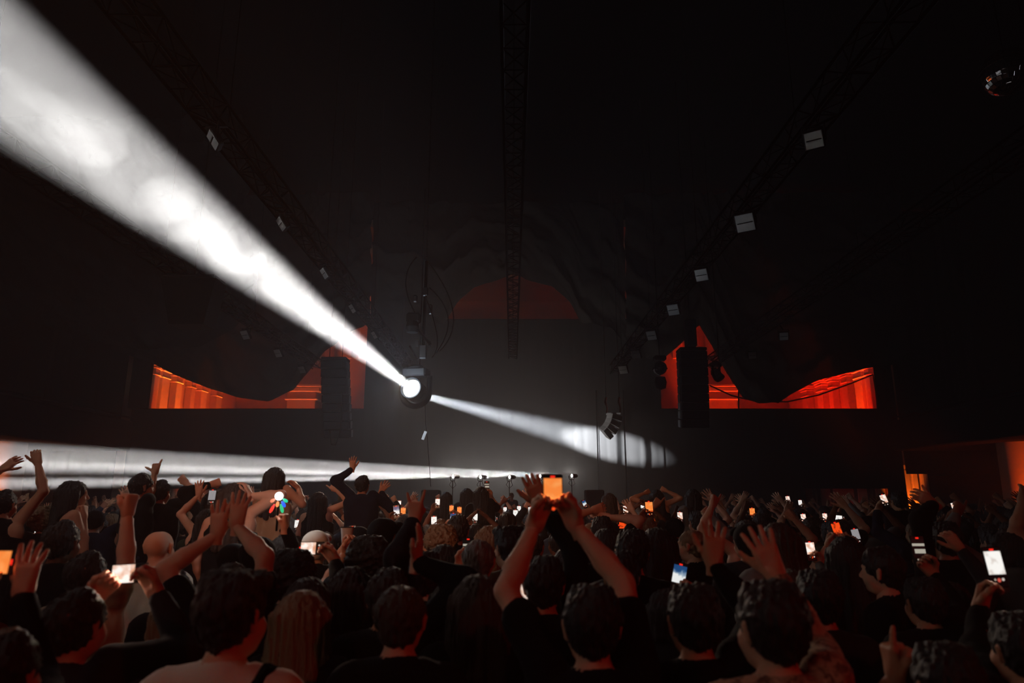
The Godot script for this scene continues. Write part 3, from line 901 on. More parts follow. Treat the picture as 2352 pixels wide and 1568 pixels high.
# warm and red wash lamps hung behind the camera; they colour the backs and raised arms
func wash_lights() -> void:
	for q in [[Vector3(-4.5, 6.6, 6.5), Vector3(0.0, 1.4, -12.0), Color(1.0, 0.66, 0.46), 42.0, 11.0, "narrow warm lamp on the balcony behind the crowd"], [Vector3(-5.5, 6.2, 5.5), Vector3(-1.0, 0.4, -5.0), Color(1.0, 0.5, 0.3), 2.0, 26.0, "warm wash lamp on the balcony behind the crowd"], [Vector3(6.0, 5.2, 5.0), Vector3(0.6, 0.9, -2.5), Color(1.0, 0.13, 0.09), 7.0, 26.0, "red wash lamp on the balcony behind the crowd"]]:
		var at: Vector3 = q[0]
		var dir: Vector3 = (q[1] - at).normalized()
		var o := thing("wash_lamp", q[5], "stage light", at)
		part("can", shape().lathe([Vector2(0, -0.35), Vector2(0.12, -0.34), Vector2(0.15, -0.2), Vector2(0.16, 0.0), Vector2(0.14, 0.0), Vector2(0.13, -0.05)], 24, Transform3D(axis_to(dir), Vector3.ZERO)).mesh(), M.black, o)
		part("lamp_lens", shape().lathe([Vector2(0.14, 0.0), Vector2(0.0, 0.012)], 24, Transform3D(axis_to(dir), -dir * 0.03)).mesh(), glow(q[2], 3.0), o)
		part("hanging_bracket", shape().tube([Vector3(0, 0.1, 0), Vector3(0, 15.98 - at.y, 0)], 0.02, 6).mesh(), M.black, o)
		spot("wash_lamp_light", at + dir * 0.05, q[1], q[2], q[3], q[4], 0.15, 0.8)


# low stage with the performer's desk and two monitor cabinets before the curtain
func stage() -> void:
	var o := thing("stage_deck", "low black stage deck before the curtain", "stage", Vector3(0, 0, -26.4))
	part("deck", shape().slab(Vector3(0, 0.46, 0), Vector3(9.0, 0.08, 4.4), 0.01).mesh(), M.black, o)
	part("skirt", box_mesh(Vector3(0, 0.21, 2.15), Vector3(8.9, 0.42, 0.03)), M.soot, o)
	for x in [-4.2, 0.0, 4.2]:
		for z in [-2.0, 2.0]:
			part("leg", shape().box(Vector3(x, 0.21, z), Vector3(0.08, 0.42, 0.08)).mesh(), M.dark_alu, o)
	var d := thing("performance_desk", "dark desk with decks in front of the performer", "desk", Vector3(0.031, 0.5, -24.95))
	part("top", shape().slab(Vector3(0, 0.94, 0), Vector3(1.3, 0.05, 0.6), 0.01).mesh(), M.black, d)
	part("front", box_mesh(Vector3(0, 0.46, 0.25), Vector3(1.25, 0.92, 0.03)), M.soot, d)
	for x in [-0.58, 0.58]:
		part("leg", shape().box(Vector3(x, 0.46, -0.22), Vector3(0.06, 0.92, 0.06)).mesh(), M.dark_alu, d)
	for x in [-0.38, 0.38]:
		part("deck_player", shape().slab(Vector3(x, 1.0, 0), Vector3(0.34, 0.08, 0.36), 0.01).mesh(), M.dark_alu, d)
	for q in [[1365, "black monitor cabinet standing right of the orange phone"], [990, "black monitor cabinet standing left of the performer"]]:
		var m := thing("monitor_cabinet", q[1], "loudspeaker", Vector3(2.794 if q[0] == 1365 else -2.749, 0, -23.8), "monitor cabinets on the stage front")
		part("cabinet", shape().slab(Vector3(0, 1.12, 0), Vector3(0.62, 2.24, 0.6), 0.03).mesh(), M.black, m)
		part("grille", shape().slab(Vector3(0, 1.15, 0.305), Vector3(0.56, 2.05, 0.015), 0.004).mesh(), M.soot, m)
		part("handle", shape().box(Vector3(0.315, 1.3, 0), Vector3(0.02, 0.12, 0.2)).mesh(), M.dark_alu, m)


# ---------------------------------------------------------------- people

# A distance field on a grid: tapered capsules joined smoothly, meshed as surface nets.
class Field:
	var o: Vector3
	var h: float
	var nx: int
	var ny: int
	var nz: int
	var f := PackedFloat32Array()

	func _init(lo: Vector3, hi: Vector3, cell: float) -> void:
		h = cell
		o = lo
		nx = int((hi.x - lo.x) / h) + 2
		ny = int((hi.y - lo.y) / h) + 2
		nz = int((hi.z - lo.z) / h) + 2
		f.resize(nx * ny * nz)
		f.fill(0.5)

	# capsule from a to b; flat > 1 thins it along z; k is the blend
	func cap(a: Vector3, b: Vector3, ra: float, rb: float, k := 0.03, flat := 1.0, carve := false) -> void:
		var m := maxf(ra, rb) + k + h
		var x0 := clampi(int((minf(a.x, b.x) - m - o.x) / h), 0, nx - 1)
		var x1 := clampi(int((maxf(a.x, b.x) + m - o.x) / h) + 1, 0, nx - 1)
		var y0 := clampi(int((minf(a.y, b.y) - m - o.y) / h), 0, ny - 1)
		var y1 := clampi(int((maxf(a.y, b.y) + m - o.y) / h) + 1, 0, ny - 1)
		var mz := m / flat if flat > 1.0 else m
		var z0 := clampi(int((minf(a.z, b.z) - mz - o.z) / h), 0, nz - 1)
		var z1 := clampi(int((maxf(a.z, b.z) + mz - o.z) / h) + 1, 0, nz - 1)
		var ex := b.x - a.x
		var ey := b.y - a.y
		var ez := b.z - a.z
		var inv := 1.0 / maxf(ex * ex + ey * ey + ez * ez, 1e-9)
		var dr := rb - ra
		var k4 := 0.25 / k
		for z in range(z0, z1 + 1):
			var pz := o.z + z * h - a.z
			for y in range(y0, y1 + 1):
				var py := o.y + y * h - a.y
				var row := nx * (y + ny * z)
				var part_ := py * ey + pz * ez
				for x in range(x0, x1 + 1):
					var px := o.x + x * h - a.x
					var t := clampf((px * ex + part_) * inv, 0.0, 1.0)
					var qx := px - ex * t
					var qy := py - ey * t
					var qz := (pz - ez * t) * flat
					var d := sqrt(qx * qx + qy * qy + qz * qz) - ra - dr * t
					var g := f[row + x]
					if carve:
						d = -d
						var cc := k - absf(g - d)
						f[row + x] = maxf(g, d) + (cc * cc * k4 if cc > 0.0 else 0.0)
					else:
						var c := k - absf(g - d)
						f[row + x] = minf(g, d) - (c * c * k4 if c > 0.0 else 0.0)

	func ruffle(noise: FastNoiseLite, amount: float, stretch: Vector3) -> void:
		var e := h * 2.2 + amount
		for z in nz:
			for y in ny:
				var row := nx * (y + ny * z)
				for x in nx:
					if absf(f[row + x]) < e:
						f[row + x] += amount * noise.get_noise_3d((o.x + x * h) * stretch.x, (o.y + y * h) * stretch.y, (o.z + z * h) * stretch.z)

	# cut away all that lies on the far side of a plane
	func slice(p: Vector3, n: Vector3) -> void:
		for z in nz:
			for y in ny:
				var row := nx * (y + ny * z)
				for x in nx:
					var d := (o.x + x * h - p.x) * n.x + (o.y + y * h - p.y) * n.y + (o.z + z * h - p.z) * n.z
					if d > f[row + x]:
						f[row + x] = d

	func net() -> Shape:
		var s := Shape.new()
		var at := PackedInt32Array()
		at.resize(f.size())
		at.fill(-1)
		var sx := 1
		var sy := nx
		var sz := nx * ny
		var far := h * 3.0
		for z in nz - 1:
			for y in ny - 1:
				var row := nx * (y + ny * z)
				for x in nx - 1:
					var q := row + x
					var a := f[q]
					if a > far or a < -far:
						continue
					var b := f[q + sx]
					var c := f[q + sy]
					var d := f[q + sx + sy]
					var e := f[q + sz]
					var g := f[q + sx + sz]
					var i := f[q + sy + sz]
					var j := f[q + sx + sy + sz]
					var neg := int(a < 0.0) + int(b < 0.0) + int(c < 0.0) + int(d < 0.0) + int(e < 0.0) + int(g < 0.0) + int(i < 0.0) + int(j < 0.0)
					if neg == 0 or neg == 8:
						continue
					var gx := (b + d + g + j) - (a + c + e + i)
					var gy := (c + d + i + j) - (a + b + e + g)
					var gz := (e + g + i + j) - (a + b + c + d)
					var gl := gx * gx + gy * gy + gz * gz
					var mean := (a + b + c + d + e + g + i + j) * 0.125
					# step from the cell's middle along the gradient to the surface
					var t := 0.0 if gl < 1e-12 else -mean * 4.0 / gl
					at[q] = s.v.size()
					s.v.append(Vector3(o.x + (x + clampf(0.5 + gx * t, 0.02, 0.98)) * h, o.y + (y + clampf(0.5 + gy * t, 0.02, 0.98)) * h, o.z + (z + clampf(0.5 + gz * t, 0.02, 0.98)) * h))
					s.n.append(Vector3(gx, gy, gz).normalized())
		for z in range(1, nz - 1):
			for y in range(1, ny - 1):
				var row := nx * (y + ny * z)
				for x in range(1, nx - 1):
					var q := row + x
					if at[q] < 0:
						continue
					var a := f[q]
					var neg := a < 0.0
					if neg != (f[q + sx] < 0.0):
						_face(s, at[q], at[q - sy], at[q - sy - sz], at[q - sz], neg)
					if neg != (f[q + sy] < 0.0):
						_face(s, at[q], at[q - sz], at[q - sz - sx], at[q - sx], neg)
					if neg != (f[q + sz] < 0.0):
						_face(s, at[q], at[q - sx], at[q - sx - sy], at[q - sy], neg)
		return s

	func _face(s: Shape, a: int, b: int, c: int, d: int, flip: bool) -> void:
		if a < 0 or b < 0 or c < 0 or d < 0:
			return
		if flip:
			s.i.append_array([a, c, b, a, d, c])
		else:
			s.i.append_array([a, b, c, a, c, d])


var hands := {}
var hair_shapes := {}
var head_shape: Shape
var legs := {}
var body_cache := {}
var skins: Array[StandardMaterial3D] = []
var hairs := {}
var cloths := {}


# wrist at the origin, fingers up, palm towards -z, thumb towards -x (a right hand)
func make_hand(pose: String) -> Shape:
	var f := Field.new(Vector3(-0.13, -0.05, -0.11), Vector3(0.11, 0.225, 0.06), 0.005)
	var xs := [-0.031, -0.0105, 0.0105, 0.03]
	var lens := [0.072, 0.082, 0.076, 0.058]
	f.cap(Vector3(0, -0.045, 0), Vector3(0, 0.015, 0), 0.026, 0.027, 0.015)
	for k in 4:
		f.cap(Vector3(xs[k] * 0.55, 0.01, 0), Vector3(xs[k], 0.088, 0.003), 0.018, 0.0135, 0.018)
	var bend := {"open": [0.15, 0.12, 0.1], "wave": [0.3, 0.25, 0.2], "relaxed": [0.5, 0.55, 0.35], "fist": [1.5, 1.6, 1.1], "grip": [0.75, 0.85, 0.5], "horns": [0.12, 0.1, 0.1], "shaka": [1.5, 1.6, 1.1], "point": [1.4, 1.6, 1.1]}
	for k in 4:
		var c: Array = bend[pose]
		if pose == "horns" and (k == 1 or k == 2):
			c = [1.5, 1.6, 1.1]
		if pose == "shaka" and k == 3:
			c = [0.15, 0.1, 0.1]
		if pose == "point" and k == 0:
			c = [0.08, 0.08, 0.08]
		var spread: float = [-0.16, -0.04, 0.07, 0.2][k] * (1.5 if pose in ["open", "horns"] else 0.6)
		var p := Vector3(xs[k], 0.09, 0.003)
		var a := 0.0
		var r := 0.0102
		for j in 3:
			a += c[j]
			var l: float = lens[k] * [0.46, 0.3, 0.26][j]
			var d := Vector3(sin(spread) * cos(a), cos(spread) * cos(a), -sin(a))
			var q := p + d * l
			f.cap(p, q, r, r - 0.0009, 0.0045)
			p = q
			r -= 0.0009
	var th := [Vector3(-0.02, 0.018, -0.006), Vector3(-0.047, 0.05, -0.016), Vector3(-0.068, 0.08, -0.02), Vector3(-0.08, 0.105, -0.022)]
	if pose in ["fist", "point", "horns"]:
		th = [Vector3(-0.02, 0.02, -0.008), Vector3(-0.042, 0.055, -0.025), Vector3(-0.028, 0.078, -0.05), Vector3(-0.002, 0.082, -0.056)]
	elif pose == "shaka":
		th = [Vector3(-0.02, 0.018, -0.004), Vector3(-0.05, 0.04, -0.008), Vector3(-0.085, 0.06, -0.008), Vector3(-0.112, 0.075, -0.008)]
	elif pose == "grip":
		th = [Vector3(-0.02, 0.018, -0.01), Vector3(-0.045, 0.05, -0.032), Vector3(-0.046, 0.082, -0.05), Vector3(-0.036, 0.105, -0.058)]
	for j in 3:
		f.cap(th[j], th[j + 1], [0.017, 0.0125, 0.0108][j], [0.0125, 0.0108, 0.009][j], 0.01)
	return f.net()


# head and neck of a standing figure 1.75 m tall, facing -z
func make_head() -> Shape:
	var f := Field.new(Vector3(-0.12, 1.46, -0.15), Vector3(0.12, 1.78, 0.14), 0.0075)
	f.cap(Vector3(0, 1.45, 0.02), Vector3(0, 1.56, 0.005), 0.056, 0.052, 0.03)
	f.cap(Vector3(0, 1.662, 0.022), Vector3(0, 1.668, -0.022), 0.079, 0.072, 0.03)
	f.cap(Vector3(0, 1.645, -0.03), Vector3(0, 1.585, -0.035), 0.064, 0.052, 0.03)
	f.cap(Vector3(-0.03, 1.562, -0.05), Vector3(0.03, 1.562, -0.05), 0.03, 0.03, 0.03)
	f.cap(Vector3(0, 1.553, -0.075), Vector3(0, 1.556, -0.07), 0.022, 0.022, 0.02)
	f.cap(Vector3(0, 1.655, -0.095), Vector3(0, 1.614, -0.116), 0.009, 0.014, 0.012)
	f.cap(Vector3(-0.013, 1.607, -0.1), Vector3(0.013, 1.607, -0.1), 0.011, 0.011, 0.01)
	f.cap(Vector3(-0.04, 1.664, -0.084), Vector3(0.04, 1.664, -0.084), 0.016, 0.016, 0.015)
	f.cap(Vector3(-0.018, 1.578, -0.09), Vector3(0.018, 1.578, -0.09), 0.011, 0.011, 0.01)
	for s in [-1.0, 1.0]:
		f.cap(Vector3(s * 0.033, 1.642, -0.104), Vector3(s * 0.033, 1.642, -0.1), 0.014, 0.014, 0.01, 1.0, true)
		f.cap(Vector3(s * 0.033, 1.641, -0.086), Vector3(s * 0.033, 1.641, -0.085), 0.0125, 0.0125, 0.004)
		f.cap(Vector3(s * 0.083, 1.655, 0.006), Vector3(s * 0.08, 1.61, -0.002), 0.017, 0.011, 0.008)
		f.cap(Vector3(s * 0.045, 1.605, -0.07), Vector3(s * 0.05, 1.6, -0.06), 0.026, 0.026, 0.03)
	return f.net()


func make_hair(style: String) -> Shape:
	var nz := FastNoiseLite.new()
	nz.seed = style.hash() % 1000
	nz.frequency = 9.0
	var lo := Vector3(-0.2, 1.5, -0.17)
	var hi := Vector3(0.2, 1.86, 0.2)
	if style in ["long", "wavy", "parted"]:
		lo = Vector3(-0.22, 1.12, -0.17)
	if style == "ponytail":
		lo = Vector3(-0.2, 1.25, -0.17)
	var f := Field.new(lo, hi, 0.0075)
	var grow: float = {"crop": 0.006, "short": 0.01, "quiff": 0.01, "curly": 0.026, "bun": 0.012, "beanie": 0.016, "cap": 0.014}.get(style, 0.012)
	f.cap(Vector3(0, 1.664, 0.022), Vector3(0, 1.672, -0.02), 0.08 + grow, 0.073 + grow, 0.03)
	f.cap(Vector3(0, 1.61, 0.03), Vector3(0, 1.66, 0.02), 0.061 + grow * 0.5, 0.079 + grow, 0.03)
	match style:
		"quiff":
			f.cap(Vector3(-0.05, 1.735, -0.06), Vector3(0.05, 1.735, -0.06), 0.035, 0.035, 0.03)
			f.cap(Vector3(-0.05, 1.735, 0.03), Vector3(0.05, 1.735, 0.03), 0.04, 0.04, 0.03)
		"short":
			f.cap(Vector3(-0.03, 1.725, -0.04), Vector3(0.03, 1.73, 0.02), 0.04, 0.045, 0.03)
		"curly":
			f.cap(Vector3(-0.04, 1.72, 0.0), Vector3(0.04, 1.72, 0.0), 0.08, 0.08, 0.04)
			f.cap(Vector3(-0.06, 1.66, 0.05), Vector3(0.06, 1.66, 0.05), 0.08, 0.08, 0.04)
		"long", "parted", "wavy":
			for k in 7:
				var a := -1.9 + 3.8 * k / 6.0
				var top := Vector3(0.085 * sin(a), 1.65, 0.02 + 0.075 * cos(a))
				var bot := Vector3(0.125 * sin(a), 1.2 + 0.05 * absf(sin(a)), 0.045 + 0.075 * cos(a))
				f.cap(top, bot, 0.04, 0.032, 0.035)
			if style == "parted":
				f.cap(Vector3(0, 1.785, -0.07), Vector3(0, 1.79, 0.08), 0.012, 0.012, 0.012, 1.0, true)
		"bun":
			f.cap(Vector3(0, 1.79, 0.06), Vector3(0, 1.8, 0.06), 0.048, 0.045, 0.012)
		"ponytail":
			f.cap(Vector3(0, 1.72, 0.11), Vector3(0, 1.7, 0.15), 0.03, 0.035, 0.02)
			f.cap(Vector3(0, 1.7, 0.15), Vector3(0.01, 1.52, 0.15), 0.036, 0.03, 0.02)
			f.cap(Vector3(0.01, 1.52, 0.15), Vector3(0, 1.33, 0.13), 0.032, 0.014, 0.02)
		"bob":
			for k in 7:
				var a := -2.0 + 4.0 * k / 6.0
				f.cap(Vector3(0.08 * sin(a), 1.65, 0.02 + 0.07 * cos(a)), Vector3(0.095 * sin(a), 1.56, 0.02 + 0.075 * cos(a)), 0.035, 0.03, 0.03)
		"cap":
			f.cap(Vector3(-0.04, 1.69, -0.12), Vector3(0.04, 1.69, -0.12), 0.045, 0.045, 0.02)
	# the face stays free
	if style in ["crop", "short", "quiff", "beanie", "cap"]:
		f.cap(Vector3(0, 1.60, -0.16), Vector3(0, 1.5, -0.12), 0.115, 0.13, 0.01, 1.0, true)
		f.slice(Vector3(0, 1.575 if style != "beanie" else 1.6, 0.02), Vector3(0, -0.86, -0.5).normalized())
	else:
		f.cap(Vector3(0, 1.625, -0.17), Vector3(0, 1.2, -0.2), 0.11, 0.12, 0.015, 1.0, true)
	if style == "curly":
		nz.frequency = 26.0
		f.ruffle(nz, 0.022, Vector3(1, 1, 1))
	elif style in ["beanie"]:
		f.ruffle(nz, 0.004, Vector3(5, 0.6, 5))
	elif style == "cap":
		pass
	elif style in ["crop", "short", "quiff"]:
		nz.frequency = 34.0
		nz.fractal_octaves = 2
		f.ruffle(nz, 0.013, Vector3(1.5, 0.6, 1.0))
	else:
		nz.frequency = 30.0
		f.ruffle(nz, 0.02 if style == "wavy" else 0.015, Vector3(1.4, 0.16, 1.4))
	return f.net()


func make_legs(kind: String) -> Array:
	var t := Field.new(Vector3(-0.4, 0.02, -0.62), Vector3(0.4, 1.1, 0.22), 0.026)
	var shoes := []
	t.cap(Vector3(-0.085, 0.97, 0), Vector3(0.085, 0.97, 0), 0.125, 0.125, 0.04, 1.15)
	for s in [-1.0, 1.0]:
		var hip := Vector3(s * 0.09, 0.92, 0)
		var knee := Vector3(s * 0.12, 0.5, -0.03)
		var ankle := Vector3(s * 0.13, 0.1, 0.02)
		if kind == "astride":
			hip = Vector3(s * 0.1, 0.93, -0.02)
			knee = Vector3(s * 0.2, 0.9, -0.4)
			ankle = Vector3(s * 0.17, 0.5, -0.38)
		t.cap(hip, knee, 0.095, 0.062, 0.04)
		t.cap(knee, ankle, 0.064, 0.05, 0.03)
		var sh := Field.new(ankle + Vector3(-0.12, -0.14, -0.32), ankle + Vector3(0.12, 0.1, 0.14), 0.014)
		sh.cap(ankle + Vector3(0, -0.05, 0.03), ankle + Vector3(s * 0.02, -0.06, -0.16), 0.045, 0.036, 0.02)
		sh.cap(ankle, ankle + Vector3(0, -0.05, 0.02), 0.046, 0.045, 0.02)
		sh.slice(ankle - Vector3(0, 0.1, 0), Vector3(0, -1, 0))
		shoes.append(sh.net().mesh())
	return [t.net().mesh(), shoes[0], shoes[1]]


func bone(p: Vector3, q: Vector3, l1: float, l2: float, pole: Vector3) -> Vector3:
	var d := minf(p.distance_to(q), (l1 + l2) * 0.995)
	var u := (q - p).normalized()
	var a := (l1 * l1 - l2 * l2 + d * d) / (2.0 * d)
	var hgt := sqrt(maxf(0.0, l1 * l1 - a * a))
	var w := (pole - u * pole.dot(u)).normalized()
	return p + u * a + w * hgt


# arms: [side (-1 left, 1 right), hand target (palm centre, own frame), pose, palm facing, finger direction or null]
# Returns [body shape (skin), shirt shape, hand frames]
func make_body(arms: Array, sleeve: String, cell: float, hood := false) -> Array:
	var lo := Vector3(-0.34, 0.8, -0.24)
	var hi := Vector3(0.34, 1.62, 0.24)
	var rig_ := []
	var frames := []
	for side in [-1.0, 1.0]:
		var sh := Vector3(side * 0.18, 1.42, 0.01)
		var el := Vector3(side * 0.25, 1.14, 0.04)
		var wr := Vector3(side * 0.22, 0.9, -0.08)
		var pose := "relaxed"
		var palm := Vector3(-side, 0, 0)
		var fdir := Vector3(0, -1, -0.15)
		for a in arms:
			if a[0] != side:
				continue
			pose = a[2]
			palm = a[3]
			var goal: Vector3 = a[1]
			var lift := clampf((goal.y - 1.3) * 0.35, 0.0, 0.09)
			sh = Vector3(side * (0.18 - lift * 0.35), 1.42 + lift, 0.0 - lift * 0.2)
			var way: Vector3 = a[4] if a.size() > 4 and a[4] != null else (goal - sh).normalized()
			wr = goal - way.normalized() * 0.085
			var reach := sh.distance_to(wr)
			if reach > 0.56:
				wr = sh + (wr - sh) * (0.56 / reach)
			var pole := Vector3(side * 0.5, -0.8, 0.3)
			if a.size() > 5 and a[5] != null:
				pole = a[5]
			el = bone(sh, wr, 0.295, 0.27, pole)
			fdir = way if a.size() > 4 and a[4] != null else (wr - el).normalized()
		lo = lo.min(el - Vector3(0.1, 0.1, 0.1)).min(wr - Vector3(0.08, 0.08, 0.08))
		hi = hi.max(el + Vector3(0.1, 0.1, 0.1)).max(wr + Vector3(0.08, 0.08, 0.08))
		rig_.append([side, sh, el, wr])
		var y := fdir.normalized()
		var z := -(palm - y * palm.dot(y)).normalized()
		var b := Basis(y.cross(z), y, z)
		frames.append([side, pose, Transform3D(b, wr)])
	var f := Field.new(lo, hi, cell)
	torso(f, 0.0)
	f.cap(Vector3(0, 1.45, 0.02), Vector3(0, 1.56, 0.005), 0.056, 0.052, 0.04)
	for r in rig_:
		f.cap(r[1], r[2], 0.054, 0.041, 0.03)
		var mid: Vector3 = r[2].lerp(r[3], 0.35)
		f.cap(r[2], mid, 0.041, 0.042, 0.02)
		f.cap(mid, r[3], 0.042, 0.0265, 0.02)
	var body := f.net()
	body.uv.clear()
	for fr in frames:
		if not hands.has(fr[1]):
			hands[fr[1]] = make_hand(fr[1])
		var xf: Transform3D = fr[2]
		if fr[0] < 0:
			xf = xf * Transform3D(Basis.from_scale(Vector3(-1, 1, 1)), Vector3.ZERO)
		body.uv.clear()
		body.add(hands[fr[1]], xf)
	# the clothes: a looser layer over trunk and sleeves
	var g := Field.new(lo - Vector3(0.02, 0.06, 0.02), hi + Vector3(0.02, 0.0, 0.02), maxf(cell, 0.016))
	torso(g, 0.016)
	g.cap(Vector3(-0.088, 0.93, 0), Vector3(0.088, 0.93, 0), 0.118, 0.118, 0.05, 1.1)
	g.cap(Vector3(-0.085, 1.12, 0), Vector3(0.085, 1.12, 0), 0.112, 0.112, 0.08, 1.15)
	for r in rig_:
		if sleeve == "short":
			g.cap(r[1], r[1].lerp(r[2], 0.62), 0.069, 0.066, 0.03)
		elif sleeve == "long":
			g.cap(r[1], r[2], 0.069, 0.06, 0.03)
			g.cap(r[2], r[2].lerp(r[3], 0.9), 0.06, 0.042, 0.03)
	if sleeve == "tank":
		for s in [-1.0, 1.0]:
			g.cap(Vector3(s * 0.2, 1.43, -0.05), Vector3(s * 0.22, 1.45, 0.08), 0.085, 0.085, 0.02, 1.0, true)
	if hood:
		g.cap(Vector3(-0.07, 1.47, 0.08), Vector3(0.07, 1.47, 0.08), 0.055, 0.055, 0.03)
	g.cap(Vector3(0, 1.5, -0.03), Vector3(0, 1.7, -0.03), 0.072, 0.075, 0.008, 1.0, true)
	var nz := FastNoiseLite.new()
	nz.seed = 4
	nz.frequency = 6.0
	g.ruffle(nz, 0.014, Vector3(1.0, 0.6, 1.0))
	return [body, g.net(), frames]


func torso(f: Field, e: float) -> void:
	f.cap(Vector3(-0.08, 0.97, 0), Vector3(0.08, 0.97, 0), 0.1 + e, 0.1 + e, 0.06, 1.12)
	f.cap(Vector3(-0.068, 1.1, 0), Vector3(0.068, 1.1, 0), 0.094 + e, 0.094 + e, 0.08, 1.15)
	f.cap(Vector3(-0.095, 1.27, 0), Vector3(0.095, 1.27, 0), 0.118 + e, 0.118 + e, 0.06, 1.2)
	f.cap(Vector3(-0.14, 1.395, 0.012), Vector3(0.14, 1.395, 0.012), 0.072 + e, 0.072 + e, 0.05)
	f.cap(Vector3(0, 1.475, 0.025), Vector3(-0.15, 1.425, 0.015), 0.052 + e, 0.055 + e, 0.04)
	f.cap(Vector3(0, 1.475, 0.025), Vector3(0.15, 1.425, 0.015), 0.052 + e, 0.055 + e, 0.04)


func wardrobe() -> void:
	for c in [Color(0.78, 0.58, 0.48), Color(0.7, 0.49, 0.38), Color(0.55, 0.36, 0.27), Color(0.4, 0.25, 0.18)]:
		var m := mat(c, 0.55)
		m.subsurf_scatter_enabled = true
		m.subsurf_scatter_strength = 0.08
		skins.append(m)
	var fine := FastNoiseLite.new()
	fine.seed = 8
	fine.frequency = 0.09
	var strands := NoiseTexture2D.new()
	strands.width = 256
	strands.height = 256
	strands.seamless = true
	strands.noise = fine
	for c in {"black": Color(0.055, 0.048, 0.045), "dark": Color(0.1, 0.078, 0.066), "brown": Color(0.2, 0.14, 0.1), "fair": Color(0.46, 0.35, 0.24), "grey": Color(0.42, 0.4, 0.38), "wool": Color(0.12, 0.11, 0.11)}.keys():
		var col: Color = {"black": Color(0.055, 0.048, 0.045), "dark": Color(0.1, 0.078, 0.066), "brown": Color(0.2, 0.14, 0.1), "fair": Color(0.46, 0.35, 0.24), "grey": Color(0.42, 0.4, 0.38), "wool": Color(0.12, 0.11, 0.11)}[c]
		hairs[c] = mat(col, 0.62)
		hairs[c].heightmap_enabled = true
		hairs[c].heightmap_texture = strands
		hairs[c].heightmap_scale = 0.5
		hairs[c].uv1_triplanar = true
		hairs[c].uv1_scale = Vector3(9, 1.1, 9)
		hairs[c].metallic_specular = 0.5
		hairs[c].rim_enabled = true
		hairs[c].rim = 0.2
		hairs[c].rim_tint = 0.35
	var weave := FastNoiseLite.new()
	weave.frequency = 0.35
	var bump := NoiseTexture2D.new()
	bump.width = 128
	bump.height = 128
	bump.seamless = true
	bump.noise = weave
	for c in [["black", Color(0.06, 0.06, 0.065)], ["charcoal", Color(0.15, 0.15, 0.16)], ["navy", Color(0.09, 0.1, 0.15)], ["grey", Color(0.42, 0.41, 0.4)], ["white", Color(0.8, 0.76, 0.7)], ["beige", Color(0.64, 0.54, 0.44)], ["olive", Color(0.3, 0.29, 0.22)], ["maroon", Color(0.28, 0.1, 0.1)], ["denim", Color(0.2, 0.24, 0.3)]]:
		var m := mat(c[1], 0.92)
		m.heightmap_enabled = true
		m.heightmap_texture = bump
		m.heightmap_scale = 0.15
		m.uv1_triplanar = true
		m.uv1_scale = Vector3(6, 6, 6)
		m.rim_enabled = true
		m.rim = 0.12
		m.rim_tint = 0.6
		cloths[c[0]] = m
	# the beige shirt carries broad brown waves
	var waves := FastNoiseLite.new()
	waves.seed = 3
	waves.frequency = 0.012
	var print_ := NoiseTexture2D.new()
	print_.width = 256
	print_.height = 256
	print_.seamless = true
	print_.noise = waves
	var ramp := Gradient.new()
	ramp.interpolation_mode = Gradient.GRADIENT_INTERPOLATE_CONSTANT
	ramp.offsets = PackedFloat32Array([0.0, 0.42, 0.55, 0.72])
	ramp.colors = PackedColorArray([Color(0.7, 0.6, 0.5), Color(0.36, 0.26, 0.2), Color(0.66, 0.55, 0.45), Color(0.4, 0.3, 0.24)])
	print_.color_ramp = ramp
	var patterned: StandardMaterial3D = cloths["beige"].duplicate()
	patterned.albedo_color = Color.WHITE
	patterned.albedo_texture = print_
	patterned.uv1_scale = Vector3(2.2, 2.2, 2.2)
	cloths["patterned"] = patterned


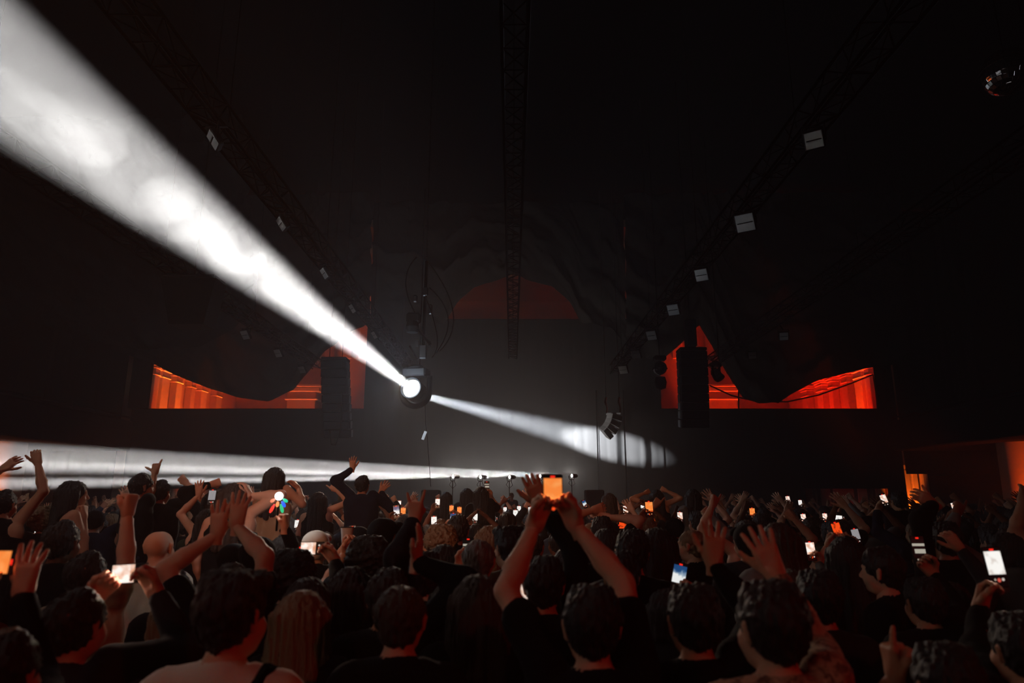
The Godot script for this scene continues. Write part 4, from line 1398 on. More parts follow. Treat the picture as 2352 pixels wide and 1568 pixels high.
# row: x, depth, yaw, size, lift, hair, hair colour, skin, shirt, sleeve, arms, label, group, head turn, head nod, legs
func person(r: Array, cell := 0.016) -> Node3D:
	var o := thing("person", r[11], "person", Vector3(r[0], r[4], -r[1]), r[12])
	o.rotation.y = r[2]
	o.scale = Vector3.ONE * float(r[3])
	var key := "%s %s" % [r[10], r[9]]
	if not body_cache.has(key):
		var made := make_body(r[10], r[9], cell, r[16] if r.size() > 16 else false)
		body_cache[key] = [made[0], made[1].mesh(), {}]
	var b: Array = body_cache[key]
	var turn := Transform3D(Basis.from_euler(Vector3(r[14], r[13], 0)), Vector3.ZERO)
	var at := Vector3(0, 1.5, 0.01)
	turn = Transform3D(turn.basis, at - turn.basis * at)
	var tk := "%s %s" % [r[13], r[14]]
	if not b[2].has(tk):
		var whole := Shape.new()
		whole.add(b[0])
		whole.add(head_shape, turn)
		whole.uv.clear()
		b[2][tk] = whole.mesh()
	part("body", b[2][tk], skins[r[7]], o)
	part("top", b[1], cloths[r[8]], o)
	if r[5] != "bald":
		if not hair_shapes.has(r[5]):
			hair_shapes[r[5]] = make_hair(r[5]).mesh()
		var cover: bool = r[5] in ["beanie", "cap"]
		var hr := part("hat" if cover else "hair", hair_shapes[r[5]], cloths[r[6]] if cloths.has(r[6]) and cover else hairs[r[6]], o)
		hr.transform = turn
	if r[11].begins_with("man in a white T-shirt"):
		part("bag_strap", shape().tube([Vector3(0.1, 1.36, -0.13), Vector3(0.13, 1.47, -0.06), Vector3(0.135, 1.5, 0.03), Vector3(0.11, 1.43, 0.12), Vector3(0.03, 1.2, 0.14), Vector3(-0.08, 1.0, 0.13)], 0.024, 8).mesh(), cloths["black"], o)
	var kind: String = r[15]
	if not legs.has(kind):
		legs[kind] = make_legs(kind)
	part("trousers", legs[kind][0], cloths[["black", "denim", "charcoal"][int(absf(r[0]) * 7.0) % 3]], o)
	part("shoe", legs[kind][1], cloths["black"], o)
	part("shoe", legs[kind][2], cloths["black"], o)
	return o


func crowd() -> void:
	wardrobe()
	head_shape = make_head()
	var riser := thing("standing_platform", "low black platform under the raised dancers at the left", "platform", Vector3(-4.6, 0, -6.3))
	part("deck", shape().slab(Vector3(0, 0.35, 0), Vector3(5.6, 0.06, 3.4), 0.01).mesh(), M.black, riser)
	for x in [-2.7, 0.0, 2.7]:
		for z in [-1.6, 1.6]:
			part("leg", shape().box(Vector3(x, 0.16, z), Vector3(0.06, 0.32, 0.06)).mesh(), M.dark_alu, riser)
	for r in people_rows():
		person(r)
	far_crowd()


func people_rows() -> Array:
	return [
		[-1.482, 2.472, -0.15, 0.932, 0, "short", "dark", 0, "charcoal", "long", [[1.0, Vector3(0.053, 1.785, -0.295), "grip", Vector3(-0.147, 0, 1.034), Vector3(-0.544, 0.8, 0.082)], [-1.0, Vector3(-0.095, 1.763, -0.273), "grip", Vector3(0.446, 0, 0.944), Vector3(0.593, 0.75, -0.09)]], "person at lower left holding up a sideways phone in both hands", "", 0, 0, "standing"],
		[-0.826, 2.127, 0, 0.983, 0, "quiff", "dark", 0, "white", "short", [], "man in a white T-shirt with a flat dark quiff, front left", "", -0.3, 0, "standing"],
		[-0.815, 2.817, 0, 0.91, 0, "parted", "fair", 0, "black", "short", [], "woman with parted fair-streaked long hair right of the white T-shirt", "", 0, 0, "standing"],
		[-0.38, 2.472, 0, 0.945, 0, "crop", "brown", 0, "black", "long", [], "man with cropped hair and red-lit ears, front centre left", "", 0, 0, "standing"],
		[-0.133, 2.802, 0.15, 0.944, 0, "long", "brown", 0, "black", "short", [], "woman with long light-brown hair, front centre, nearest of two", "", 0, 0, "standing"],
		[-0.256, 3.22, 0, 0.913, 0, "long", "brown", 0, "black", "long", [], "woman with long hair half hidden behind the light-brown-haired woman", "", 0, 0, "standing"],
		[0.246, 2.242, 0, 0.954, 0, "short", "black", 0, "black", "short", [[-1.0, Vector3(-0.144, 2.019, -0.301), "grip", Vector3(0.45, 0, 0.9), Vector3(0.38, 0.92, 0), Vector3(-1, -0.35, 0.2)], [1.0, Vector3(-0.052, 2.023, -0.301), "grip", Vector3(-0.45, 0, 0.9), Vector3(-0.38, 0.92, 0), Vector3(1, -0.35, 0.2)]], "man in a black T-shirt holding the big orange phone overhead", "", 0, 0, "standing"],
		[0.138, 3.14, 0, 0.962, 0, "short", "black", 1, "black", "long", [[1.0, Vector3(-0.032, 2.075, -0.179), "wave", Vector3(0, 0, -1), Vector3(-0.35, 0.93, 0)], [-1.0, Vector3(-0.091, 1.549, 0.012), "grip", Vector3(0.3, 0, 1), Vector3(0.4, 0.9, 0)]], "dark-sleeved person behind the orange phone, hand raised above it", "", 0, 0, "standing"],
		[0.616, 2.457, 0, 0.941, 0, "short", "black", 1, "black", "long", [[1.0, Vector3(0.175, 1.899, -0.306), "open", Vector3(0, 0, -1), Vector3(0.1, 1, 0)]], "dark person right of centre lifting a red-lit open hand", "", 0, 0, "standing"],
		[0.733, 2.042, 0, 0.973, 0, "short", "dark", 0, "patterned", "long", [[1.0, Vector3(0.119, 1.828, -0.354), "open", Vector3(0.2, 0, -1), Vector3(-0.35, 0.93, 0), Vector3(0.5, -1, 0.1)]], "man in a patterned beige shirt with one red-lit hand raised", "", 0.2, 0, "standing"],
		[1.271, 2.99, 0, 0.938, 0, "short", "black", 0, "charcoal", "short", [], "dark-haired head just behind the beige shirt at the right", "", 0, 0, "standing"],
		[1.183, 2.012, 0, 0.883, 0, "short", "black", 1, "black", "short", [[-1.0, Vector3(-0.067, 1.713, -0.195), "point", Vector3(1, 0, 0), Vector3(-0.1, 1, 0)]], "dark person at bottom right pointing one finger up", "", 0, 0, "standing"],
		[1.64, 2.357, 0, 0.898, 0, "short", "black", 1, "black", "long", [[-1.0, Vector3(0.209, 1.806, -0.474), "grip", Vector3(0.4, 0, 0.9), Vector3(0.45, 0.9, 0)]], "dark person at the right edge holding up a white phone", "", 0, 0, "standing"],
		[2.443, 4.025, 0, 0.851, 0, "bob", "dark", 1, "charcoal", "long", [[1.0, Vector3(0.23, 2.035, -0.203), "relaxed", Vector3(0, 0, -1)]], "dim person near the right edge with one loose hand raised", "", 0, 0, "standing"],
		[-1.365, 1.978, 0, 0.906, 0, "short", "black", 0, "black", "long", [[1.0, Vector3(-0.141, 1.921, -0.254), "open", Vector3(0, 0, -1), Vector3(0.05, 1, 0)], [-1.0, Vector3(-0.258, 1.905, -0.228), "grip", Vector3(0.4, 0, 0.9), Vector3(0.5, 0.85, 0)]], "person at the left edge with a big open hand raised", "", 0, 0, "standing"],
		[-1.614, 3.45, 0, 0.847, 0, "bob", "fair", 0, "charcoal", "long", [], "person with a light-brown bob left of the white T-shirt", "", 0, 0, "standing"],
		[-1.943, 4.14, 0, 0.875, 0, "short", "black", 0, "black", "short", [], "dark-haired person behind the light-brown bob", "", 0, 0, "standing"],
		[-2.287, 4.6, 0, 1.001, 0, "bald", "black", 0, "white", "short", [], "bald man in a pale shirt at the left", "", 0, 0, "standing"],
		[-2.117, 3.565, 0, 0.956, 0, "short", "black", 0, "beige", "short", [[1.0, Vector3(0.253, 2.047, 0.12), "fist", Vector3(-1, 0, -0.2), Vector3(0.12, 1, 0), Vector3(0.3, -1, 0.3)]], "person in a beige top thrusting a fist up at the left", "", 0, 0, "standing"],
		[-3.66, 5.828, -0.9, 0.975, 0.38, "long", "dark", 1, "black", "tank", [[1.0, Vector3(0.091, 1.441, -0.164), "fist", Vector3(-0.622, 0, 0.783), null, Vector3(0.392, -1, 0.311)]], "long-haired woman in profile on the platform at the left", "", 0, 0, "standing"],
		[-3.667, 6.9, -0.7, 1.024, 0.38, "short", "black", 1, "black", "short", [[1.0, Vector3(-0.261, 1.836, -0.227), "shaka", Vector3(-0.644, 0, -0.765)]], "man in profile making a thumb and little finger sign", "", 0, 0, "standing"],
		[-3.675, 7.3, 0, 0.995, 0.38, "short", "black", 0, "black", "short", [[1.0, Vector3(0.18, 1.81, -0.251), "fist", Vector3(0, 0, -1)]], "short-haired man in black punching a fist to the right", "", 0, 0, "standing"],
		[-4.179, 5.768, 0, 0.927, 0.38, "short", "black", 1, "black", "tank", [[1.0, Vector3(0.218, 2.091, -0.065), "relaxed", Vector3(-0.5, 0, -1), null, Vector3(1, -0.6, 0)], [-1.0, Vector3(-0.113, 2.042, -0.097), "wave", Vector3(0, 0, -1)]], "person at the far left edge with both bare arms up", "", 0, 0, "standing"],
		[-2.293, 5.768, 0, 0.964, 0.38, "long", "brown", 0, "black", "tank", [[1.0, Vector3(0.097, 1.728, -0.013), "relaxed", Vector3(-1, 0, 0), Vector3(-0.4, 0.9, 0), Vector3(1, 0.1, 0)]], "brown-haired woman clasping her own head on the platform", "", 0, 0, "standing"],
		[-1.259, 3.2, 0, 0.941, 0, "short", "dark", 0, "black", "short", [[1.0, Vector3(-0.03, 2.024, -0.122), "open", Vector3(0, 0, -1), Vector3(0.05, 1, 0)], [-1.0, Vector3(-0.126, 1.982, -0.122), "open", Vector3(0, 0, -1), Vector3(0, 1, 0)]], "person left of centre with two bare arms raised close together", "", 0, 0, "standing"],
		[-1.76, 4.513, 0, 0.95, 0, "cap", "black", 0, "black", "long", [[1.0, Vector3(0.029, 1.608, -0.092), "grip", Vector3(0, 0, 1), Vector3(-0.6, 0.75, 0)]], "person in a flat black cap holding a pale phone at the left", "", 0, 0, "standing"],
		[-2.846, 6.6, 0, 0.84, 0.38, "wavy", "dark", 0, "black", "tank", [[-1.0, Vector3(-0.216, 1.991, -0.179), "open", Vector3(0, 0, -1), Vector3(-0.1, 1, 0)]], "wavy-haired person on the platform with a red-lit open hand", "", 0, 0, "standing"],
		[-2.963, 7, 0, 0.94, 0.38, "long", "black", 0, "black", "long", [[-1.0, Vector3(-0.09, 1.901, -0.106), "fist", Vector3(0, 0, -1)]], "black-haired person on the platform with a dark-sleeved fist up", "", 0, 0, "standing"],
		[-2.519, 7.4, -0.25, 0.918, 0.66, "long", "dark", 1, "beige", "tank", [[1.0, Vector3(0.189, 1.588, -0.104), "relaxed", Vector3(-0.969, 0, 0.247), Vector3(-0.484, 0.6, 0.124), Vector3(0.969, -0.4, -0.247)]], "long-haired woman riding on shoulders, arm bent, against the bands", "", 0, 0, "astride"],
		[-2.519, 7.54, 0, 0.926, 0, "short", "black", 1, "black", "short", [], "person carrying the long-haired woman, arm bent, against the bands", "people carrying others", 0, 0, "standing"],
		[-2.291, 8.3, 0, 0.86, 0.514, "long", "black", 0, "black", "tank", [[1.0, Vector3(0.21, 1.867, -0.174), "point", Vector3(0, 0, -1)]], "black-haired woman riding on shoulders, pointing up right", "", 0, 0, "astride"],
		[-2.291, 8.44, 0, 0.796, 0, "short", "black", 1, "black", "short", [], "person carrying the black-haired woman, pointing up right", "people carrying others", 0, 0, "standing"],
		[-1.762, 8.2, 0, 0.879, 0.66, "short", "black", 1, "navy", "long", [[-1.0, Vector3(-0.169, 1.947, -0.114), "open", Vector3(0, 0, -1), Vector3(-0.02, 1, 0)], [1.0, Vector3(0.273, 1.629, -0.171), "open", Vector3(0, 0, -1), Vector3(0.6, 0.8, 0)]], "man in a dark sweatshirt riding on shoulders, arms wide", "", 0, 0, "astride"],
		[-1.762, 8.34, 0, 0.904, 0, "short", "black", 1, "black", "short", [], "person carrying the man in a dark sweatshirt, arms wide", "people carrying others", 0, 0, "standing"],
		[-3.248, 13.5, 0, 0.86, 0.596, "bob", "fair", 0, "charcoal", "long", [], "fair-haired person riding on shoulders far behind the sweatshirt man", "", 0, 0, "astride"],
		[-3.248, 13.64, 0, 0.85, 0, "short", "black", 1, "black", "short", [], "person carrying the fair-haired person far behind the sweatshirt man", "people carrying others", 0, 0, "standing"],
		[2.167, 10.5, 0, 0.86, 0.57, "long", "black", 1, "black", "tank", [[-1.0, Vector3(-0.199, 1.784, -0.116), "fist", Vector3(0, 0, -1)], [1.0, Vector3(0.211, 1.822, -0.116), "fist", Vector3(0, 0, -1)]], "bare-armed dancer riding on shoulders, both fists up, right of centre", "", 0, 0, "astride"],
		[2.167, 10.64, 0, 0.833, 0, "short", "black", 1, "black", "short", [], "person carrying the bare-armed dancer, both fists up, right of centre", "people carrying others", 0, 0, "standing"],
		[2.427, 9.4, 0, 0.86, 0.566, "long", "black", 1, "grey", "short", [], "long black-haired person in grey riding on shoulders, right of centre", "", 0, 0, "astride"],
		[2.427, 9.54, 0, 0.831, 0, "short", "black", 1, "black", "short", [], "person carrying the long black-haired person in grey, right of centre", "people carrying others", 0, 0, "standing"],
		[-0.425, 9.6, 0, 0.86, 0.599, "long", "black", 0, "black", "short", [[1.0, Vector3(0.109, 1.676, -0.291), "grip", Vector3(0, 0, 1), Vector3(-0.5, 0.8, 0)]], "long black-haired woman riding on shoulders, phone raised, centre", "", 0, 0, "astride"],
		[-0.425, 9.74, 0, 0.852, 0, "short", "black", 1, "black", "short", [], "person carrying the long black-haired woman, phone raised, centre", "people carrying others", 0, 0, "standing"],
		[-0.72, 11.2, 0, 0.86, 0.601, "long", "black", 0, "charcoal", "short", [], "long-haired woman riding on shoulders, middle of three in the centre", "", 0, 0, "astride"],
		[-0.72, 11.34, 0, 0.853, 0, "short", "black", 1, "black", "short", [], "person carrying the long-haired woman, middle of three in the centre", "people carrying others", 0, 0, "standing"],
		[-1.11, 11.8, 0, 0.86, 0.552, "long", "dark", 0, "charcoal", "long", [], "long-haired woman riding on shoulders, left one of three in the centre", "", 0, 0, "astride"],
		[-1.11, 11.94, 0, 0.821, 0, "short", "black", 1, "black", "short", [], "person carrying the long-haired woman, left one of three in the centre", "people carrying others", 0, 0, "standing"],
		[1.321, 9.6, 0.5, 0.86, 0.511, "wavy", "brown", 0, "white", "long", [], "wavy-haired person with a pale scarf riding on shoulders, centre right", "", 0, 0, "astride"],
		[1.321, 9.74, 0, 0.794, 0, "short", "black", 1, "black", "short", [], "person carrying the wavy-haired person with a pale scarf, centre right", "people carrying others", 0, 0, "standing"],
		[4.526, 8.2, 0, 0.86, 0.504, "short", "black", 1, "black", "long", [[-1.0, Vector3(-0.089, 1.593, -0.233), "relaxed", Vector3(0, 0, -1)]], "dark person on shoulders in front of the orange door surround", "", 0, 0, "astride"],
		[4.526, 8.34, 0, 0.789, 0, "short", "black", 1, "black", "short", [], "person carrying the dark person on shoulders in front of the orange door surround", "people carrying others", 0, 0, "standing"],
		[-0.437, 3.607, 0, 0.954, 0, "short", "dark", 0, "charcoal", "long", [[-1.0, Vector3(-0.071, 2.013, -0.06), "horns", Vector3(0, 0, -1), Vector3(0, 1, 0), Vector3(-0.2, -0.5, 0.6)]], "person making a horned hand sign left of centre", "", 0, 0, "standing"],
		[-0.516, 2.998, 0, 0.941, 0, "short", "dark", 0, "black", "long", [[1.0, Vector3(0.123, 1.873, -0.061), "open", Vector3(-1, 0, 0), Vector3(0.12, 1, 0)]], "dark head left of centre, flat red-lit hand raised beside it", "", 0, 0, "standing"],
		[-0.011, 4.37, 0.55, 1.007, 0, "quiff", "black", 0, "olive", "short", [], "man with swept-back hair and pale collar, looking left, centre", "", 0, 0, "standing"],
		[-0.187, 4.005, 0, 0.982, 0, "crop", "grey", 0, "charcoal", "short", [[-1.0, Vector3(-0.109, 1.629, -0.548), "grip", Vector3(0, 0, 1), Vector3(0.5, 0.8, 0)]], "grey-haired man filming left of the centre arms", "", 0, 0, "standing"],
		[-1.473, 4.14, 0, 0.984, 0, "beanie", "black", 0, "black", "long", [], "person in a black beanie behind the white T-shirt man", "", 0, 0, "standing"],
		[-1.115, 3.622, 0, 0.946, 0, "curly", "black", 0, "black", "long", [[1.0, Vector3(0.06, 1.76, -0.486), "grip", Vector3(-0.3, 0, 1), Vector3(-0.6, 0.75, 0)]], "dark curly-haired person filming sideways left of centre", "", 0, 0, "standing"],
		[-0.901, 3.192, 0, 0.915, 0, "bob", "dark", 0, "black", "short", [], "dark bob just behind the fair-streaked long hair", "", 0, 0, "standing"],
		[-0.768, 3.447, 0, 0.926, 0, "wavy", "dark", 0, "black", "long", [[-1.0, Vector3(-0.062, 1.461, 0.022), "grip", Vector3(0.7, 0, 0.7), Vector3(0.2, 1, 0)]], "person with wavy shoulder hair left of the cropped head", "", 0, 0, "standing"],
		[-0.876, 4.37, 0, 0.962, 0, "curly", "black", 0, "black", "short", [[-1.0, Vector3(-0.223, 1.749, -0.37), "grip", Vector3(0.7, 0, 0.7), Vector3(0.2, 1, 0)]], "person with big black curls left of centre", "", 0, 0, "standing"],
		[-1.423, 5.158, 0, 0.98, 0, "cap", "white", 0, "black", "long", [], "person in a white cap behind the sideways phone", "", 0, 0, "standing"],
		[-0.452, 4.726, 0, 0.94, 0, "long", "dark", 0, "black", "short", [], "long dark-haired person left of the grey-haired man", "", 0, 0, "standing"],
		[-0.567, 5.706, 0, 0.973, 0, "curly", "fair", 0, "charcoal", "short", [], "fair curly head left of centre in the middle rows", "", 0, 0, "standing"],
		[-0.468, 6.1, 0, 1.023, 0, "short", "dark", 0, "black", "short", [], "short-haired man seen over the grey-haired man", "", 0, 0, "standing"],
		[0.679, 4.025, 0, 1.005, 0, "short", "black", 0, "black", "short", [], "short dark-haired man right of the raised centre arms", "", 0, 0, "standing"],
		[0.896, 4.405, 0, 1.008, 0, "long", "black", 0, "black", "long", [], "long black-haired person right of the centre arms", "", 0, 0, "standing"],
		[1.612, 4.848, 0, 1.012, 0, "cap", "black", 0, "charcoal", "short", [], "person in a black cap in the middle rows at the right", "", 0, 0, "standing"],
		[0.543, 3.565, 0, 0.956, 0, "short", "black", 1, "black", "short", [], "dark head under the right arm of the phone man", "", 0, 0, "standing"],
		[1.363, 5.375, 0.9, 0.977, 0, "crop", "fair", 0, "black", "short", [], "cropped fair head in profile in the middle rows, right", "", 0, 0, "standing"],
		[1.966, 3.795, 0.8, 0.959, 0, "short", "black", 0, "black", "long", [], "red-lit profile in the dark right of the beige shirt", "", 0, 0, "standing"],
		[2.429, 5.304, 0, 0.854, 0, "bun", "black", 0, "black", "tank", [[-1.0, Vector3(0.074, 1.945, -0.282), "grip", Vector3(0.4, 0, 0.9), Vector3(0.4, 0.9, 0)], [1.0, Vector3(0.193, 1.945, -0.282), "grip", Vector3(-0.4, 0, 0.9), Vector3(-0.4, 0.9, 0)]], "person with bare arms framing an orange phone at the right", "", 0, 0, "standing"],
		[1.938, 3.393, 0, 0.896, 0, "short", "black", 1, "black", "long", [[1.0, Vector3(0.277, 1.807, -0.449), "grip", Vector3(0, 0, 1), Vector3(-0.6, 0.8, 0)]], "dark person holding a phone with grey bars at the right", "", 0, 0, "standing"],
		[2.962, 4.848, 0, 1.014, 0, "short", "black", 1, "black", "long", [[-1.0, Vector3(-0.075, 1.933, -0.079), "relaxed", Vector3(0, 0, -1), Vector3(-0.8, 0.5, 0)]], "person lifting a heavy dark sleeve across the orange door surround", "", 0, 0, "standing"],
		[0.798, 6.3, 0, 1.014, 0, "short", "dark", 0, "black", "short", [[-1.0, Vector3(-0.039, 1.903, -0.099), "wave", Vector3(0, 0, -1)], [1.0, Vector3(0.057, 1.842, -0.099), "open", Vector3(0, 0, -1)]], "person right of centre waving both bare hands by the scarf", "", 0, 0, "standing"],
		[0.677, 3.162, 0, 0.889, 0, "bob", "dark", 0, "charcoal", "short", [[1.0, Vector3(0.184, 1.71, -0.453), "grip", Vector3(0, 0, 1), Vector3(-0.5, 0.8, 0)]], "person with a phone below the red-lit hand, right of centre", "", 0, 0, "standing"],
		[-0.016, 25.6, 3.142, 0.937, 0.5, "short", "fair", 0, "charcoal", "long", [], "performer with short fair hair behind the desk on the stage", "", 0, 0, "standing"],
		[-1.744, 5.445, 0, 0.954, 0, "short", "dark", 0, "black", "long", [[1.0, Vector3(0.131, 1.933, 0.46), "fist", Vector3(-1, 0, 0), Vector3(0, 1, 0)]], "person lifting a light-up wand left of centre", "", 0, 0, "standing"],
		[-3.974, 5.998, 0, 0.84, 0.38, "curly", "fair", 0, "charcoal", "short", [[-1.0, Vector3(-0.23, 1.47, -0.26), "grip", Vector3(0, 0, 1), Vector3(0.6, 0.8, 0)]], "holder of lit phone, first from the left among those left of the sweatshirt man", "holders of distant phones", 0, 0, "standing"],
		[-5.908, 8.696, 0, 0.845, 0, "ponytail", "fair", 0, "grey", "short", [[-1.0, Vector3(-0.13, 1.935, -0.38), "grip", Vector3(0, 0, 1), Vector3(0.6, 0.8, 0)]], "holder of lit phone, second from the left among those left of the sweatshirt man", "holders of distant phones", 0, 0, "standing"],
		[-2.518, 6.298, 0, 0.84, 0.38, "ponytail", "dark", 0, "black", "short", [[1.0, Vector3(0.03, 1.434, -0.38), "grip", Vector3(0, 0, 1), Vector3(-0.6, 0.8, 0)]], "holder of lit phone, third from the left among those left of the sweatshirt man", "holders of distant phones", 0, 0, "standing"],
		[-2.953, 7.398, 0, 0.84, 0.38, "ponytail", "fair", 2, "navy", "short", [[1.0, Vector3(0.31, 1.857, -0.26), "grip", Vector3(0, 0, 1), Vector3(-0.6, 0.8, 0)]], "holder of lit phone, fourth from the left among those left of the sweatshirt man", "holders of distant phones", 0, 0, "standing"],
		[-2.72, 8.098, 0, 0.84, 0, "long", "black", 0, "grey", "long", [[1.0, Vector3(0.23, 1.91, -0.38), "grip", Vector3(0, 0, 1), Vector3(-0.6, 0.8, 0)]], "holder of lit phone, fifth from the left among those left of the sweatshirt man", "holders of distant phones", 0, 0, "standing"],
		[-1.626, 7.298, 0, 0.84, 0, "short", "black", 0, "grey", "short", [[-1.0, Vector3(-0.13, 1.854, -0.38), "grip", Vector3(0, 0, 1), Vector3(0.6, 0.8, 0)]], "holder of lit phone, first from the left between sweatshirt man and orange phone", "holders of distant phones", 0, 0, "standing"],
		[-1.82, 8.766, 0, 0.977, 0, "bun", "black", 1, "navy", "short", [[1.0, Vector3(0.13, 1.935, -0.26), "grip", Vector3(0, 0, 1), Vector3(-0.6, 0.8, 0)]], "holder of lit phone, second from the left between sweatshirt man and orange phone", "holders of distant phones", 0, 0, "standing"],
		[-1.254, 7.872, 0, 0.91, 0, "wavy", "brown", 2, "maroon", "short", [[-1.0, Vector3(-0.13, 1.935, -0.38), "grip", Vector3(0, 0, 1), Vector3(0.6, 0.8, 0)]], "holder of lit phone, third from the left between sweatshirt man and orange phone", "holders of distant phones", 0, 0, "standing"],
		[-2.182, 12.664, 0, 0.933, 0, "ponytail", "black", 1, "black", "short", [[1.0, Vector3(0.13, 1.935, -0.38), "grip", Vector3(0, 0, 1), Vector3(-0.6, 0.8, 0)]], "holder of lit phone, fourth from the left between sweatshirt man and orange phone", "holders of distant phones", 0, 0, "standing"],
		[-1.396, 9.279, 0, 0.891, 0, "long", "brown", 0, "charcoal", "short", [[-1.0, Vector3(-0.13, 1.935, -0.38), "grip", Vector3(0, 0, 1), Vector3(0.6, 0.8, 0)]], "holder of lit phone, fifth from the left between sweatshirt man and orange phone", "holders of distant phones", 0, 0, "standing"],
		[-1.034, 8.295, 0, 0.846, 0, "wavy", "dark", 2, "grey", "long", [[1.0, Vector3(0.13, 1.935, -0.38), "grip", Vector3(0, 0, 1), Vector3(-0.6, 0.8, 0)]], "holder of lit phone, sixth from the left between sweatshirt man and orange phone", "holders of distant phones", 0, 0, "standing"],
		[-1.019, 10.157, 0, 0.953, 0, "crop", "fair", 2, "grey", "short", [[-1.0, Vector3(-0.13, 1.935, -0.38), "grip", Vector3(0, 0, 1), Vector3(0.6, 0.8, 0)]], "holder of lit phone, seventh from the left between sweatshirt man and orange phone", "holders of distant phones", 0, 0, "standing"],
		[-1.037, 10.676, 0, 0.901, 0, "crop", "black", 1, "grey", "short", [[1.0, Vector3(0.13, 1.935, -0.38), "grip", Vector3(0, 0, 1), Vector3(-0.6, 0.8, 0)]], "holder of lit phone, eighth from the left between sweatshirt man and orange phone", "holders of distant phones", 0, 0, "standing"],
		[-0.563, 7.486, 0, 0.873, 0, "long", "dark", 0, "maroon", "short", [[-1.0, Vector3(-0.13, 1.935, -0.38), "grip", Vector3(0, 0, 1), Vector3(0.6, 0.8, 0)]], "holder of lit phone, ninth from the left between sweatshirt man and orange phone", "holders of distant phones", 0, 0, "standing"],
		[-0.616, 10.279, 0, 0.891, 0, "curly", "fair", 1, "charcoal", "short", [[-1.0, Vector3(-0.23, 1.935, -0.38), "grip", Vector3(0, 0, 1), Vector3(0.6, 0.8, 0)]], "holder of lit phone, tenth from the left between sweatshirt man and orange phone", "holders of distant phones", 0, 0, "standing"],
		[-0.408, 9.092, 0, 0.856, 0, "short", "brown", 2, "black", "long", [[-1.0, Vector3(-0.13, 1.935, -0.38), "grip", Vector3(0, 0, 1), Vector3(0.6, 0.8, 0)]], "holder of lit phone, eleventh from the left between sweatshirt man and orange phone", "holders of distant phones", 0, 0, "standing"],
		[-0.188, 10.198, 0, 0.84, 0, "short", "brown", 0, "black", "long", [[-1.0, Vector3(-0.13, 1.93, -0.38), "grip", Vector3(0, 0, 1), Vector3(0.6, 0.8, 0)]], "holder of lit phone, twelfth from the left between sweatshirt man and orange phone", "holders of distant phones", 0, 0, "standing"],
		[-0.046, 13.185, 0, 0.874, 0, "wavy", "brown", 0, "black", "short", [[-1.0, Vector3(-0.13, 1.935, -0.38), "grip", Vector3(0, 0, 1), Vector3(0.6, 0.8, 0)]], "holder of lit phone, thirteenth from the left between sweatshirt man and orange phone", "holders of distant phones", 0, 0, "standing"],
		[0.05, 9.833, 0, 0.873, 0, "short", "brown", 1, "grey", "long", [[1.0, Vector3(0.03, 1.935, -0.44), "grip", Vector3(0, 0, 1), Vector3(-0.6, 0.8, 0)]], "holder of lit phone, fourteenth from the left between sweatshirt man and orange phone", "holders of distant phones", 0, 0, "standing"],
		[0.212, 12.079, 0, 0.89, 0, "curly", "black", 1, "black", "short", [[-1.0, Vector3(-0.13, 1.935, -0.38), "grip", Vector3(0, 0, 1), Vector3(0.6, 0.8, 0)]], "holder of lit phone, fifteenth from the left between sweatshirt man and orange phone", "holders of distant phones", 0, 0, "standing"],
		[0.155, 8.675, 0, 0.903, 0, "short", "fair", 0, "black", "long", [[1.0, Vector3(0.13, 1.935, -0.38), "grip", Vector3(0, 0, 1), Vector3(-0.6, 0.8, 0)]], "holder of lit phone, sixteenth from the left between sweatshirt man and orange phone", "holders of distant phones", 0, 0, "standing"],
		[0.947, 11.19, 0, 0.862, 0, "bun", "fair", 1, "black", "short", [[-1.0, Vector3(-0.13, 1.935, -0.38), "grip", Vector3(0, 0, 1), Vector3(0.6, 0.8, 0)]], "holder of lit phone, first from the left just right of the orange phone", "holders of distant phones", 0, 0, "standing"],
		[1.201, 12.162, 0, 0.939, 0, "short", "dark", 1, "charcoal", "short", [[1.0, Vector3(0.13, 1.935, -0.38), "grip", Vector3(0, 0, 1), Vector3(-0.6, 0.8, 0)]], "holder of lit phone, second from the left just right of the orange phone", "holders of distant phones", 0, 0, "standing"],
		[1.727, 10.698, 0, 0.84, 0, "wavy", "brown", 2, "grey", "long", [[-1.0, Vector3(-0.13, 1.867, -0.38), "grip", Vector3(0, 0, 1), Vector3(0.6, 0.8, 0)]], "holder of lit phone, third from the left just right of the orange phone", "holders of distant phones", 0, 0, "standing"],
		[1.129, 7.296, 0, 0.844, 0, "short", "fair", 1, "navy", "short", [[1.0, Vector3(0.13, 1.935, -0.38), "grip", Vector3(0, 0, 1), Vector3(-0.6, 0.8, 0)]], "holder of lit phone, fourth from the left just right of the orange phone", "holders of distant phones", 0, 0, "standing"],
		[1.626, 9.174, 0, 0.907, 0, "curly", "dark", 2, "charcoal", "short", [[-1.0, Vector3(-0.13, 1.935, -0.38), "grip", Vector3(0, 0, 1), Vector3(0.6, 0.8, 0)]], "holder of lit phone, fifth from the left just right of the orange phone", "holders of distant phones", 0, 0, "standing"],
		[2.103, 11.469, 0, 0.92, 0, "bun", "fair", 1, "black", "long", [[1.0, Vector3(0.13, 1.935, -0.38), "grip", Vector3(0, 0, 1), Vector3(-0.6, 0.8, 0)]], "holder of lit phone, sixth from the left just right of the orange phone", "holders of distant phones", 0, 0, "standing"],
		[1.343, 6.062, 0, 0.94, 0, "crop", "black", 2, "grey", "short", [[-1.0, Vector3(-0.13, 1.935, -0.38), "grip", Vector3(0, 0, 1), Vector3(0.6, 0.8, 0)]], "holder of lit phone, seventh from the left just right of the orange phone", "holders of distant phones", 0, 0, "standing"],
